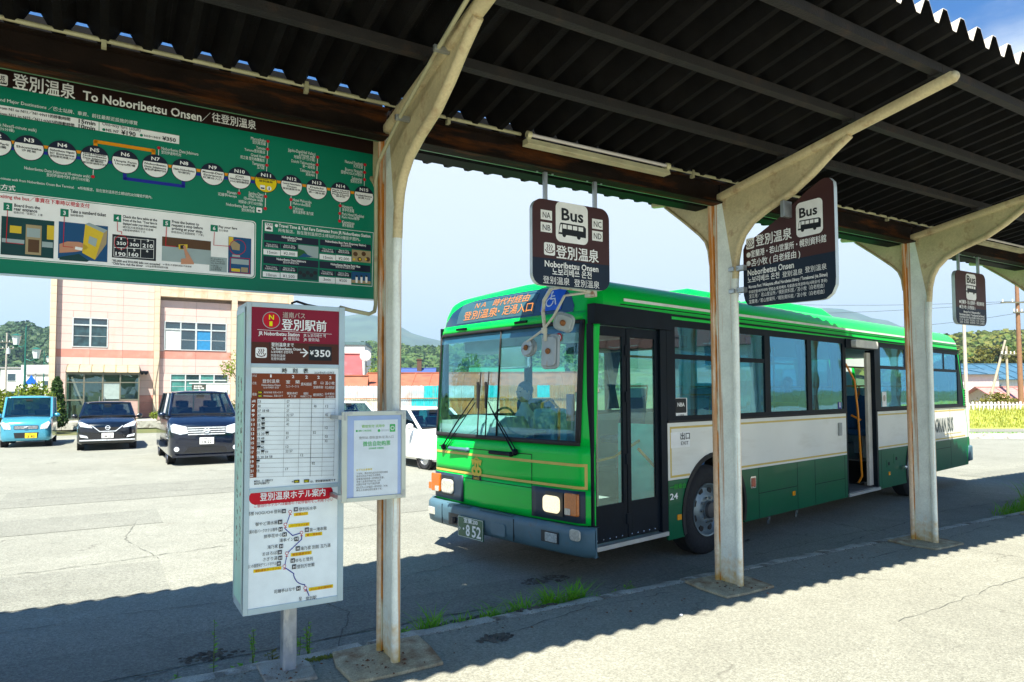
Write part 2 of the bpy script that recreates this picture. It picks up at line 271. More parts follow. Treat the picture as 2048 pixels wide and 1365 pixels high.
BOARD_PRINT = [
 ('r',-2.087,3.44,-2.036,3.501,'white',1,0.01),
 ('t',-2.091,-2.049,3.48,0.026,'BUS','ink',1,3),
 ('r',-2.078,3.448,-2.04,3.463,'ink',3,0.004),
 ('r',-2.074,3.454,-2.065,3.461,'white',4,0.0),
 ('r',-2.062,3.455,-2.054,3.462,'white',4,0.0),
 ('r',-2.051,3.456,-2.042,3.462,'white',4,0.0),
 ('t',-2.014,-1.734,3.475,0.082,'登別温泉','white',1,5),
 ('t',-1.697,-1.089,3.471,0.054,'To Noboribetsu Onsen','white',1,5),
 ('t',-1.086,-1.04,3.477,0.058,'／','white',0,5),
 ('t',-1.031,-0.776,3.482,0.057,'往登別溫泉','white',1,5),
 ('t',-2.171,-1.427,3.364,0.023,'Bus Stops and Major Destinations ／巴士站牌、車資、前往最鄰近設施的導覽','white',0,5),
 ('r',-2.231,3.284,-1.208,3.335,'white',1,0.0),
 ('t',-2.166,-1.754,3.32,0.019,'Travel time from N1 to N11／N1→N11的移動時間','ink',1,5),
 ('t',-1.714,-1.634,3.321,0.025,'15min','ink',1,5),
 ('t',-2.165,-1.734,3.289,0.02,'Travel time from N11 to N15／N11→N15的移動時間','ink',1,5),
 ('t',-1.714,-1.635,3.292,0.026,'10min','ink',1,5),
 ('l',[(-1.617,3.353),(-1.616,3.272)],0.003,'green',2),
 ('t',-1.601,-1.411,3.329,0.021,'One-way fare (adult)','ink',0,5),
 ('e',-1.593,3.295,0.008,'green',3),
 ('t',-1.582,-1.52,3.296,0.016,'N5. N7','ink',1,5),
 ('t',-1.508,-1.435,3.298,0.027,'¥190','ink',1,5),
 ('e',-1.406,3.299,0.008,'green',3),
 ('t',-1.392,-1.309,3.3,0.016,'N10～N15','ink',1,5),
 ('t',-1.298,-1.226,3.303,0.024,'¥350','ink',1,5),
 ('t',-2.089,-1.905,3.229,0.019,'Park Nixe(5-minute walk)','white',0,5),
 ('t',-2.097,-2.002,3.207,0.016,'(歩行5分鐘)','white',0,5),
 ('e',-2.078,3.125,0.069,'navy',3),
 ('e',-2.078,3.125,0.065,'white',4),
 ('h',-2.078,3.125,0.066,0.022,'navy',5),
 ('t',-2.1,-2.056,3.168,0.022,'N2','white',1,6),
 ('t',-2.134,-2.022,3.126,0.0125,'Marine Park','ink',1,6),
 ('t',-2.12,-2.036,3.109,0.0125,'海洋公園','ink',1,6),
 ('e',-1.936,3.126,0.069,'navy',3),
 ('e',-1.936,3.126,0.065,'white',4),
 ('h',-1.936,3.126,0.066,0.022,'navy',5),
 ('t',-1.958,-1.914,3.169,0.022,'N3','white',1,6),
 ('t',-1.992,-1.88,3.126,0.0125,'Shiomizaka','ink',1,6),
 ('t',-1.968,-1.904,3.109,0.0125,'汐見坂','ink',1,6),
 ('e',-1.786,3.126,0.069,'navy',3),
 ('e',-1.786,3.126,0.065,'white',4),
 ('h',-1.786,3.126,0.066,0.022,'navy',5),
 ('t',-1.808,-1.764,3.169,0.022,'N4','white',1,6),
 ('t',-1.842,-1.73,3.135,0.0125,'Noboribetsu Higashi','ink',1,6),
 ('t',-1.842,-1.73,3.118,0.0125,'IC Entrance','ink',1,6),
 ('t',-1.842,-1.73,3.101,0.0125,'登別東交流道入口','ink',1,6),
 ('e',-1.634,3.127,0.069,'navy',3),
 ('e',-1.634,3.127,0.065,'white',4),
 ('h',-1.634,3.127,0.066,0.022,'navy',5),
 ('t',-1.656,-1.612,3.17,0.022,'N5','white',1,6),
 ('t',-1.69,-1.578,3.146,0.0105,'Sanai Hospital/','ink',1,6),
 ('t',-1.69,-1.578,3.133,0.0105,'Noboribetsu','ink',1,6),
 ('t',-1.69,-1.578,3.119,0.0105,'Date Jidaimura','ink',1,6),
 ('t',-1.676,-1.592,3.106,0.0105,'三愛醫院','ink',1,6),
 ('t',-1.69,-1.578,3.092,0.0105,'登別伊達時代村','ink',1,6),
 ('e',-1.484,3.129,0.069,'navy',3),
 ('e',-1.484,3.129,0.065,'white',4),
 ('h',-1.484,3.129,0.066,0.022,'navy',5),
 ('t',-1.506,-1.462,3.172,0.022,'N6','white',1,6),
 ('t',-1.54,-1.428,3.129,0.0125,'Utopia Farm','ink',1,6),
 ('t',-1.534,-1.434,3.112,0.0125,'Utopia牧場','ink',1,6),
 ('e',-1.331,3.13,0.069,'navy',3),
 ('e',-1.331,3.13,0.065,'white',4),
 ('h',-1.331,3.13,0.066,0.022,'navy',5),
 ('t',-1.353,-1.309,3.173,0.022,'N7','white',1,6),
 ('t',-1.387,-1.275,3.139,0.0125,'Noboribetsu','ink',1,6),
 ('t',-1.387,-1.275,3.122,0.0125,'Date Jidaimura','ink',1,6),
 ('t',-1.387,-1.275,3.105,0.0125,'登別伊達時代村','ink',1,6),
 ('e',-1.179,3.131,0.069,'navy',3),
 ('e',-1.179,3.131,0.065,'white',4),
 ('h',-1.179,3.131,0.066,0.022,'navy',5),
 ('t',-1.201,-1.157,3.174,0.022,'N8','white',1,6),
 ('t',-1.235,-1.123,3.132,0.0125,'Naka-Noboribetsu','ink',1,6),
 ('t',-1.211,-1.147,3.115,0.0125,'中登別','ink',1,6),
 ('e',-1.022,3.132,0.069,'navy',3),
 ('e',-1.022,3.132,0.065,'white',4),
 ('h',-1.022,3.132,0.066,0.022,'navy',5),
 ('t',-1.044,-1.0,3.175,0.022,'N9','white',1,6),
 ('t',-1.078,-0.966,3.141,0.0125,'Momiji-Dani','ink',1,6),
 ('t',-1.072,-0.972,3.124,0.0125,'Entrance','ink',1,6),
 ('t',-1.075,-0.97,3.107,0.0125,'紅葉谷入口','ink',1,6),
 ('e',-0.868,3.133,0.069,'navy',3),
 ('e',-0.868,3.133,0.065,'white',4),
 ('h',-0.868,3.133,0.066,0.022,'navy',5),
 ('t',-0.898,-0.838,3.176,0.022,'N10','white',1,6),
 ('t',-0.893,-0.843,3.142,0.0125,'JCHO','ink',1,6),
 ('t',-0.924,-0.812,3.125,0.0125,'Noboribetsu Hospital','ink',1,6),
 ('t',-0.924,-0.812,3.108,0.0125,'JCHO登別醫院前','ink',1,6),
 ('e',-0.711,3.134,0.069,'navy',3),
 ('e',-0.711,3.134,0.065,'yellow',4),
 ('h',-0.711,3.134,0.066,0.022,'navy',5),
 ('t',-0.741,-0.681,3.177,0.022,'N11','white',1,6),
 ('t',-0.767,-0.655,3.153,0.0125,'Noboribetsu Onsen','ink',1,6),
 ('t',-0.753,-0.669,3.136,0.0125,'登別溫泉','ink',1,6),
 ('e',-0.552,3.136,0.069,'navy',3),
 ('e',-0.552,3.136,0.065,'white',4),
 ('h',-0.552,3.136,0.066,0.022,'navy',5),
 ('t',-0.582,-0.522,3.179,0.022,'N12','white',1,6),
 ('t',-0.608,-0.496,3.145,0.0125,'Central Noboribetsu','ink',1,6),
 ('t',-0.583,-0.521,3.128,0.0125,'Onsen','ink',1,6),
 ('t',-0.608,-0.496,3.111,0.0125,'登別溫泉中央','ink',1,6),
 ('e',-0.391,3.136,0.069,'navy',3),
 ('e',-0.391,3.136,0.065,'white',4),
 ('h',-0.391,3.136,0.066,0.022,'navy',5),
 ('t',-0.421,-0.361,3.179,0.022,'N13','white',1,6),
 ('t',-0.434,-0.348,3.145,0.0125,'Daiichi','ink',1,6),
 ('t',-0.447,-0.335,3.128,0.0125,'Takimotokan','ink',1,6),
 ('t',-0.444,-0.339,3.111,0.0125,'第一滝本館','ink',1,6),
 ('e',-0.232,3.138,0.069,'navy',3),
 ('e',-0.232,3.138,0.065,'white',4),
 ('h',-0.232,3.138,0.066,0.022,'navy',5),
 ('t',-0.262,-0.202,3.181,0.022,'N14','white',1,6),
 ('t',-0.288,-0.176,3.15,0.0105,'Park Hotel','ink',1,6),
 ('t',-0.288,-0.176,3.137,0.0105,'Miyabitei','ink',1,6),
 ('t',-0.288,-0.176,3.123,0.0105,'Park Hotel','ink',1,6),
 ('t',-0.264,-0.201,3.11,0.0105,'雅亭前','ink',1,6),
 ('e',-0.071,3.138,0.069,'navy',3),
 ('e',-0.071,3.138,0.065,'white',4),
 ('h',-0.071,3.138,0.066,0.022,'navy',5),
 ('t',-0.101,-0.041,3.181,0.022,'N15','white',1,6),
 ('t',-0.127,-0.015,3.139,0.0125,'Footbath Entrance','ink',1,6),
 ('t',-0.113,-0.029,3.122,0.0125,'足湯入口','ink',1,6),
 ('r',-0.746,3.082,-0.716,3.11,'white',6,0.004),
 ('e',-0.691,3.095,0.014,'white',6),
 ('t',-0.695,-0.687,3.095,0.02,'i','ink',1,7),
 ('r',-0.742,3.086,-0.72,3.095,'ink',7,0),
 ('l',[(-2.078,3.144),(-1.936,3.145)],0.017,'orange',1),
 ('l',[(-1.936,3.145),(-1.786,3.145)],0.017,'orange',1),
 ('l',[(-1.786,3.145),(-1.634,3.146)],0.017,'orange',1),
 ('l',[(-1.331,3.142),(-1.179,3.143)],0.017,'orange',1),
 ('l',[(-1.179,3.143),(-1.022,3.144)],0.017,'orange',1),
 ('l',[(-1.022,3.144),(-0.868,3.145)],0.017,'orange',1),
 ('l',[(-0.868,3.145),(-0.711,3.146)],0.017,'orange',1),
 ('l',[(-0.711,3.146),(-0.552,3.148)],0.017,'orange',1),
 ('l',[(-0.552,3.148),(-0.391,3.148)],0.017,'orange',1),
 ('l',[(-0.391,3.148),(-0.232,3.15)],0.017,'orange',1),
 ('l',[(-0.232,3.15),(-0.071,3.15)],0.017,'orange',1),
 ('l',[(-2.078,3.111),(-1.936,3.112)],0.017,'blue',1),
 ('l',[(-1.936,3.112),(-1.786,3.112)],0.017,'blue',1),
 ('l',[(-1.786,3.112),(-1.634,3.113)],0.017,'blue',1),
 ('l',[(-1.634,3.113),(-1.484,3.115)],0.017,'blue',1),
 ('l',[(-1.179,3.119),(-1.022,3.12)],0.017,'blue',1),
 ('l',[(-1.022,3.12),(-0.868,3.121)],0.017,'blue',1),
 ('l',[(-0.868,3.121),(-0.711,3.122)],0.017,'blue',1),
 ('l',[(-1.631,3.177),(-1.632,3.22),(-1.342,3.22),(-1.342,3.184)],0.019,'orange',1),
 ('l',[(-1.485,3.06),(-1.485,3.032),(-1.181,3.034),(-1.181,3.069)],0.019,'blue',1),
 ('l',[(-1.315,3.241),(-1.316,3.188)],0.003,'white',1),
 ('e',-1.315,3.241,0.009,'red',2),
 ('l',[(-1.64,3.018),(-1.639,3.063)],0.003,'white',1),
 ('e',-1.64,3.018,0.009,'red',2),
 ('l',[(-0.701,3.397),(-0.703,3.346),(-0.704,3.294),(-0.706,3.242),(-0.708,3.191)],0.003,'white',1),
 ('e',-0.701,3.397,0.0095,'red',2),
 ('e',-0.703,3.346,0.01,'red',2),
 ('e',-0.704,3.294,0.01,'red',2),
 ('e',-0.706,3.242,0.0095,'red',2),
 ('l',[(-0.387,3.35),(-0.389,3.299),(-0.39,3.249),(-0.391,3.204)],0.004,'white',1),
 ('e',-0.387,3.35,0.01,'red',2),
 ('e',-0.389,3.299,0.0105,'red',2),
 ('e',-0.39,3.249,0.01,'red',2),
 ('l',[(-0.065,3.355),(-0.067,3.302),(-0.068,3.252),(-0.069,3.201)],0.003,'white',1),
 ('e',-0.065,3.355,0.0105,'red',2),
 ('e',-0.067,3.302,0.0105,'red',2),
 ('e',-0.068,3.252,0.0105,'red',2),
 ('l',[(-0.869,3.039),(-0.869,3.078)],0.003,'white',1),
 ('e',-0.869,3.039,0.0095,'red',2),
 ('l',[(-0.713,2.964),(-0.712,3.041),(-0.711,3.083)],0.004,'white',1),
 ('e',-0.713,2.964,0.01,'red',2),
 ('e',-0.712,3.041,0.01,'red',2),
 ('l',[(-0.557,2.992),(-0.555,3.044),(-0.554,3.081)],0.004,'white',1),
 ('e',-0.557,2.992,0.01,'red',2),
 ('e',-0.555,3.044,0.01,'red',2),
 ('l',[(-0.237,2.945),(-0.236,2.996),(-0.234,3.048),(-0.233,3.089)],0.003,'white',1),
 ('e',-0.237,2.945,0.0105,'red',2),
 ('e',-0.236,2.996,0.01,'red',2),
 ('e',-0.234,3.048,0.0105,'red',2),
 ('t',-1.301,-1.103,3.242,0.02,'Noboribetsu Date Jidaimura','white',0,5),
 ('t',-1.302,-1.196,3.219,0.019,'登別伊達時代村','white',0,5),
 ('t',-1.954,-1.653,3.016,0.018,'Noboribetsu Date Jidaimura(10-minute walk)','white',0,5),
 ('t',-1.855,-1.656,2.994,0.018,'登別伊達時代村 (歩行10分鐘)','white',0,5),
 ('t',-2.213,-1.344,2.943,0.018,'※All hotels are within 20-minute walk from Noboribetsu Onsen Bus Terminal.\u3000※所有飯店，皆在登別溫泉巴士總站的20分鐘徒步圈內。','white',0,5),
 ('t',-0.804,-0.715,3.398,0.021,'Manseikaku','white',0,5),
 ('t',-0.795,-0.716,3.375,0.021,'登別萬世閣','white',0,5),
 ('t',-0.772,-0.716,3.346,0.021,'Yumoto','white',0,5),
 ('t',-0.841,-0.718,3.321,0.021,'Yumoto登別飯店','white',0,5),
 ('t',-0.803,-0.718,3.293,0.02,'Grand Hotel','white',0,5),
 ('t',-0.865,-0.721,3.268,0.021,'祝之宿 登別格蘭飯店','white',0,5),
 ('t',-0.795,-0.722,3.241,0.021,'Tamanoyu','white',0,5),
 ('t',-0.766,-0.722,3.221,0.021,'玉乃湯','white',0,5),
 ('t',-0.577,-0.402,3.367,0.022,'Jigoku-Dani(Hell Valley)','white',0,5),
 ('t',-0.508,-0.403,3.348,0.021,'5-minute walk','white',0,5),
 ('t',-0.539,-0.405,3.327,0.022,'地獄谷 (步行5分鐘)','white',0,5),
 ('t',-0.555,-0.404,3.298,0.021,'Daiichi Takimotokan','white',0,5),
 ('t',-0.484,-0.405,3.275,0.021,'第一滝本館','white',0,5),
 ('t',-0.501,-0.405,3.247,0.022,'Takimoto Inn','white',0,5),
 ('t',-0.464,-0.407,3.225,0.021,'滝本INN','white',0,5),
 ('t',-0.204,-0.08,3.355,0.022,'Natural Footbath','white',0,5),
 ('t',-0.146,-0.081,3.333,0.022,'天然足湯','white',0,5),
 ('t',-0.202,-0.083,3.303,0.023,'Bourou Noguchi','white',0,5),
 ('t',-0.231,-0.084,3.279,0.023,'望楼NOGUCHI登別','white',0,5),
 ('t',-0.156,-0.086,3.25,0.023,'Sekisuitei','white',0,5),
 ('t',-0.165,-0.086,3.228,0.022,'登別石水亭','white',0,5),
 ('t',-0.938,-0.884,3.037,0.02,'Hanaya','white',0,5),
 ('t',-0.99,-0.883,3.016,0.02,'花鐘亭Hanaya','white',0,5),
 ('t',-0.814,-0.726,3.05,0.021,'Jigoku-Dani','white',0,5),
 ('t',-0.813,-0.727,3.031,0.02,'(Hell Valley)','white',0,5),
 ('t',-0.84,-0.727,3.013,0.021,'10-minute walk','white',0,5),
 ('t',-0.872,-0.73,2.987,0.021,'地獄谷 (步行10分鐘)','white',0,5),
 ('t',-0.943,-0.775,2.96,0.02,'Noboribetsu Bear Park','white',0,5),
 ('t',-0.854,-0.777,2.937,0.02,'登別熊牧場','white',0,5),
 ('t',-0.543,-0.425,3.045,0.021,'Hotel Mahoroba','white',0,5),
 ('t',-0.543,-0.431,3.022,0.022,'Mahoroba酒店','white',0,5),
 ('t',-0.542,-0.476,2.992,0.021,'Takinoya','white',0,5),
 ('t',-0.543,-0.411,2.968,0.022,'登別温泉郷 滝乃家','white',0,5),
 ('t',-0.221,-0.15,3.048,0.022,'Hanayura','white',0,5),
 ('t',-0.221,-0.14,3.024,0.022,'旅亭花遊羅','white',0,5),
 ('t',-0.221,-0.071,2.997,0.023,'Park Hotel Miyabitei','white',0,5),
 ('t',-0.222,-0.102,2.975,0.022,'Park Hotel雅亭','white',0,5),
 ('t',-0.22,-0.137,2.942,0.022,'Kiyomizuya','white',0,5),
 ('t',-0.22,-0.142,2.92,0.022,'清水屋飯店','white',0,5),
 ('r',-0.766,2.933,-0.732,2.965,'white',1,0.005),
 ('r',-0.757,2.94,-0.741,2.95,'ink',2,0.0),
 ('t',-2.18,-1.99,2.896,0.029,'公車搭乘方式','white',1,5),
 ('r',-2.228,2.515,-0.767,2.875,'white',1,0.021),
 ('r',-2.224,2.518,-0.771,2.87,'green',2,0.02),
 ('r',-2.222,2.522,-0.776,2.866,'white',3,0.018),
 ('t',-2.227,-1.653,2.848,0.025,'Pay in cash when exiting the bus／車資在下車時以現金支付','red',1,5),
 ('r',-2.039,2.773,-2.001,2.815,'green',4,0.0),
 ('t',-2.026,-2.014,2.794,0.023,'2','white',1,6),
 ('r',-1.788,2.774,-1.75,2.816,'green',4,0.0),
 ('t',-1.775,-1.763,2.795,0.023,'3','white',1,6),
 ('r',-1.536,2.777,-1.498,2.819,'green',4,0.0),
 ('t',-1.524,-1.51,2.798,0.023,'4','white',1,6),
 ('r',-1.286,2.78,-1.248,2.82,'green',4,0.0),
 ('t',-1.274,-1.259,2.8,0.023,'5','white',1,6),
 ('r',-1.029,2.782,-0.988,2.822,'green',4,0.0),
 ('t',-1.016,-1.001,2.802,0.023,'6','white',1,6),
 ('t',-1.993,-1.88,2.807,0.018,'Board from the','ink',1,5),
 ('t',-1.994,-1.892,2.788,0.019,'rear entrance','ink',1,5),
 ('t',-1.995,-1.868,2.768,0.013,'從後方的「乘車口」上車','ink',0,5),
 ('t',-1.743,-1.573,2.809,0.02,'Take a numberd ticket','ink',1,5),
 ('t',-1.742,-1.68,2.787,0.013,'抽取整理券','ink',0,5),
 ('t',-1.491,-1.317,2.812,0.016,'Check the fare table at the','ink',1,5),
 ('t',-1.49,-1.317,2.792,0.016,'front of the bus. *Your fare is','ink',1,5),
 ('t',-1.49,-1.316,2.772,0.015,'displayed under your ticket number.','ink',1,5),
 ('t',-1.49,-1.336,2.751,0.014,'確認前方車資表顯示的金額','ink',0,5),
 ('t',-1.49,-1.376,2.734,0.012,'※整理券號碼的下方','ink',0,5),
 ('t',-1.239,-1.093,2.815,0.018,'Press the button to','ink',1,5),
 ('t',-1.24,-1.072,2.795,0.018,'request a stop before','ink',1,5),
 ('t',-1.24,-1.072,2.774,0.018,'arriving at your stop.','ink',1,5),
 ('t',-1.241,-1.066,2.752,0.014,'即將到站之前請按鈕「下車」','ink',0,5),
 ('t',-0.983,-0.878,2.816,0.016,'Pay your fare','ink',1,5),
 ('t',-0.983,-0.929,2.793,0.013,'支付車資','ink',0,5),
 ('t',-1.54,-1.297,2.554,0.014,'*¥5,000 and ¥10,000 bills not accepted','ink',1,5),
 ('t',-1.54,-1.385,2.538,0.014,'*Child fare: Ask the driver','ink',1,5),
 ('t',-1.283,-1.131,2.555,0.011,'※1萬或5千面額的紙鈔不能使用','ink',0,5),
 ('t',-1.372,-1.255,2.537,0.012,'※兒童票價請詢問司機','ink',0,5),
 ('r',-2.046,2.537,-1.814,2.742,'pdark',4,0.0),
 ('r',-2.042,2.742,-1.816,2.741,'green',5,0.0),
 ('r',-2.009,2.657,-1.959,2.696,'pyel',5,0.0),
 ('r',-2.042,2.603,-1.945,2.624,'pgrey',5,0.0),
 ('r',-1.94,2.549,-1.87,2.71,'ptan',5,0.0),
 ('r',-1.935,2.643,-1.876,2.692,'pgrey',6,0.0),
 ('r',-1.928,2.562,-1.879,2.631,'pbrown',6,0.0),
 ('r',-1.846,2.639,-1.814,2.717,'pyel',5,0.0),
 ('r',-1.867,2.595,-1.818,2.625,'pgrey',5,0.0),
 ('l',[(-2.021,2.775),(-2.023,2.602),(-1.949,2.601)],0.003,'red',8),
 ('r',-1.794,2.541,-1.562,2.745,'pblue',4,0.0),
 ('p',[(-1.789,2.62),(-1.753,2.638),(-1.698,2.641),(-1.684,2.637),(-1.653,2.615),(-1.674,2.597),(-1.715,2.584),(-1.788,2.571)],'skin',5),
 ('p',[(-1.671,2.744),(-1.582,2.705),(-1.621,2.549),(-1.683,2.582)],'pyel',5),
 ('p',[(-1.671,2.744),(-1.654,2.755),(-1.565,2.723),(-1.582,2.705)],'pgrey',5),
 ('p',[(-1.582,2.705),(-1.565,2.723),(-1.568,2.644),(-1.621,2.549)],'ptan',5),
 ('p',[(-1.65,2.68),(-1.612,2.667),(-1.62,2.622),(-1.656,2.64)],'pgrey',6),
 ('p',[(-1.715,2.614),(-1.68,2.61),(-1.684,2.594),(-1.717,2.598)],'white',6),
 ('p',[(-1.787,2.549),(-1.697,2.575),(-1.649,2.541),(-1.659,2.534),(-1.787,2.533)],'pdark',5),
 ('l',[(-1.769,2.776),(-1.771,2.608),(-1.726,2.608)],0.003,'red',8),
 ('r',-1.54,2.571,-1.319,2.704,'ink',4,0.0),
 ('l',[(-1.531,2.689),(-1.332,2.69),(-1.331,2.583),(-1.531,2.579),(-1.531,2.689)],0.002,'white',5),
 ('l',[(-1.465,2.69),(-1.465,2.581)],0.002,'white',5),
 ('l',[(-1.398,2.689),(-1.398,2.581)],0.002,'white',5),
 ('l',[(-1.53,2.629),(-1.331,2.638)],0.003,'white',5),
 ('t',-1.5,-1.493,2.683,0.015,'1','white',1,6),
 ('t',-1.518,-1.472,2.656,0.019,'350','white',1,6),
 ('t',-1.435,-1.425,2.683,0.015,'2','white',1,6),
 ('t',-1.453,-1.407,2.655,0.019,'300','white',1,6),
 ('t',-1.367,-1.357,2.686,0.015,'3','white',1,6),
 ('t',-1.389,-1.336,2.656,0.023,'210','white',1,6),
 ('t',-1.502,-1.491,2.623,0.015,'4','white',1,6),
 ('t',-1.523,-1.473,2.595,0.022,'190','white',1,6),
 ('t',-1.436,-1.425,2.625,0.015,'5','white',1,6),
 ('t',-1.457,-1.409,2.598,0.023,'160','white',1,6),
 ('t',-1.37,-1.359,2.625,0.015,'6','white',1,6),
 ('l',[(-1.463,2.664),(-1.464,2.651),(-1.469,2.639),(-1.477,2.629),(-1.487,2.623),(-1.498,2.621),(-1.509,2.623),(-1.518,2.629),(-1.525,2.639),(-1.529,2.65),(-1.529,2.663),(-1.526,2.676),(-1.519,2.687),(-1.51,2.695),(-1.5,2.7),(-1.489,2.7),(-1.479,2.696),(-1.47,2.688),(-1.465,2.677),(-1.463,2.664)],0.003,'red',8),
 ('l',[(-1.517,2.777),(-1.516,2.724),(-1.495,2.722),(-1.495,2.709)],0.003,'red',8),
 ('r',-1.289,2.576,-1.025,2.72,'pgrey',4,0.0),
 ('r',-1.289,2.664,-1.026,2.719,'pbrown',5,0.0),
 ('p',[(-1.202,2.681),(-1.154,2.687),(-1.154,2.657),(-1.201,2.652)],'pyel',6),
 ('p',[(-1.193,2.678),(-1.172,2.681),(-1.171,2.658),(-1.192,2.656)],'ink',7),
 ('p',[(-1.178,2.675),(-1.165,2.679),(-1.156,2.648),(-1.118,2.58),(-1.117,2.571),(-1.187,2.565),(-1.187,2.597),(-1.161,2.603)],'skin',8),
 ('l',[(-1.267,2.777),(-1.27,2.666),(-1.217,2.667)],0.004,'red',9),
 ('r',-0.927,2.538,-0.794,2.762,'pblue',4,0.0),
 ('r',-0.925,2.707,-0.899,2.76,'pyel',5,0.0),
 ('p',[(-0.919,2.723),(-0.9,2.741),(-0.86,2.718),(-0.862,2.681),(-0.904,2.682)],'ptan',6),
 ('r',-0.909,2.595,-0.807,2.627,'pgrey',5,0.0),
 ('r',-0.908,2.548,-0.857,2.567,'pyel',5,0.0),
 ('r',-0.852,2.548,-0.812,2.578,'ptan',5,0.0),
 ('r',-0.904,2.639,-0.859,2.652,'pgrey',5,0.0),
 ('l',[(-0.827,2.705),(-0.829,2.689),(-0.836,2.674),(-0.848,2.663),(-0.862,2.655),(-0.877,2.652),(-0.892,2.654),(-0.904,2.662),(-0.914,2.673),(-0.919,2.687),(-0.919,2.703),(-0.914,2.718),(-0.905,2.731),(-0.893,2.741),(-0.878,2.746),(-0.863,2.747),(-0.849,2.742),(-0.837,2.733),(-0.83,2.72),(-0.827,2.705)],0.003,'red',8),
 ('l',[(-0.915,2.633),(-0.803,2.635),(-0.803,2.543),(-0.916,2.539),(-0.915,2.633)],0.003,'red',8),
 ('l',[(-1.007,2.779),(-1.01,2.698),(-0.924,2.7)],0.003,'red',8),
 ('r',-1.032,2.538,-0.933,2.627,'pgrey',4,0.0),
 ('t',-1.024,-0.953,2.615,0.011,"It's possible to",'ink',0,5),
 ('t',-1.024,-0.944,2.603,0.011,'make change for','ink',0,5),
 ('t',-1.024,-0.944,2.59,0.011,'less than ¥1000','ink',0,5),
 ('t',-1.023,-0.982,2.575,0.011,'on the bus','ink',0,5),
 ('t',-1.024,-0.961,2.562,0.011,'一千日圓以下','ink',0,5),
 ('t',-1.024,-0.964,2.55,0.011,'可在車內換零','ink',0,5),
 ('l',[(-0.729,2.887),(-0.003,2.894),(-0.01,2.524),(-0.735,2.52),(-0.729,2.887)],0.003,'white',1),
 ('r',-0.714,2.822,-0.666,2.874,'white',2,0.0),
 ('t',-0.711,-0.669,2.864,0.015,'TAXI','ink',1,5),
 ('r',-0.705,2.833,-0.674,2.843,'ink',3,0.004),
 ('r',-0.699,2.845,-0.68,2.851,'ink',3,0.003),
 ('e',-0.643,2.864,0.01,'white',2),
 ('t',-0.63,-0.024,2.867,0.023,'Travel Time & Taxi Fare Estimates from JR Noboribetsu Station','white',1,5),
 ('t',-0.632,-0.096,2.835,0.023,'所有飯店，皆在登別溫泉巴士總站的20分鐘徒步圈內。','white',0,5),
 ('r',-0.718,2.764,-0.377,2.807,'navy',2,0.0),
 ('r',-0.717,2.721,-0.511,2.752,'navy',2,0.0),
 ('r',-0.721,2.672,-0.618,2.706,'white',4,0.0),
 ('r',-0.615,2.676,-0.511,2.71,'white',4,0.0),
 ('t',-0.61,-0.484,2.796,0.016,'Noboribetsu Onsen','white',1,5),
 ('t',-0.576,-0.52,2.779,0.014,'登別溫泉','white',0,5),
 ('t',-0.697,-0.638,2.689,0.02,'15min','ink',0,5),
 ('t',-0.598,-0.527,2.692,0.02,'¥2,000','ink',0,5),
 ('t',-0.704,-0.637,2.74,0.011,'Time (min.)','white',0,5),
 ('t',-0.708,-0.632,2.727,0.011,'所需時間(分鐘)','white',0,5),
 ('t',-0.597,-0.53,2.744,0.011,'Approx. Fare','white',0,5),
 ('t',-0.602,-0.525,2.731,0.011,'預估的車資','white',0,5),
 ('l',[(-0.618,2.76),(-0.617,2.666)],0.003,'green',3),
 ('r',-0.507,2.68,-0.377,2.756,'pgrey',5,0.0),
 ('p',[(-0.507,2.731),(-0.47,2.722),(-0.432,2.681),(-0.507,2.68)],'pgreen',6),
 ('p',[(-0.506,2.674),(-0.47,2.703),(-0.413,2.686)],'pblue',7),
 ('r',-0.366,2.769,-0.02,2.807,'navy',2,0.0),
 ('r',-0.366,2.725,-0.156,2.749,'navy',2,0.0),
 ('r',-0.369,2.675,-0.263,2.711,'white',4,0.0),
 ('r',-0.261,2.679,-0.156,2.714,'white',4,0.0),
 ('t',-0.332,-0.055,2.8,0.015,'Noboribetsu Bear Park (Ropeway Station)','white',1,5),
 ('t',-0.23,-0.158,2.782,0.014,'登別熊牧場','white',0,5),
 ('t',-0.343,-0.283,2.692,0.021,'15min','ink',0,5),
 ('t',-0.243,-0.171,2.694,0.021,'¥2,000','ink',0,5),
 ('t',-0.35,-0.283,2.747,0.011,'Time (min.)','white',0,5),
 ('t',-0.355,-0.278,2.732,0.012,'所需時間(分鐘)','white',0,5),
 ('t',-0.241,-0.176,2.75,0.012,'Approx. Fare','white',0,5),
 ('t',-0.246,-0.171,2.736,0.012,'預估的車資','white',0,5),
 ('l',[(-0.264,2.756),(-0.263,2.668)],0.003,'green',3),
 ('r',-0.152,2.682,-0.021,2.762,'ptan',5,0.0),
 ('e',-0.128,2.734,0.0155,'pbrown',6),
 ('e',-0.099,2.701,0.0155,'pbrown',6),
 ('e',-0.071,2.74,0.0155,'pbrown',6),
 ('e',-0.042,2.706,0.0155,'pbrown',6),
 ('e',-0.138,2.697,0.008,'pyel',7),
 ('e',-0.097,2.701,0.008,'pyel',7),
 ('e',-0.056,2.705,0.008,'pyel',7),
 ('r',-0.72,2.617,-0.377,2.662,'navy',2,0.0),
 ('r',-0.72,2.575,-0.512,2.606,'navy',2,0.0),
 ('r',-0.723,2.531,-0.619,2.564,'white',4,0.0),
 ('r',-0.616,2.531,-0.511,2.566,'white',4,0.0),
 ('t',-0.64,-0.457,2.651,0.015,'Noboribetsu Date Jidaimura','white',1,5),
 ('t',-0.601,-0.501,2.633,0.014,'登別伊達時代村','white',0,5),
 ('t',-0.7,-0.641,2.545,0.02,'10min','ink',0,5),
 ('t',-0.601,-0.528,2.546,0.02,'¥1,500','ink',0,5),
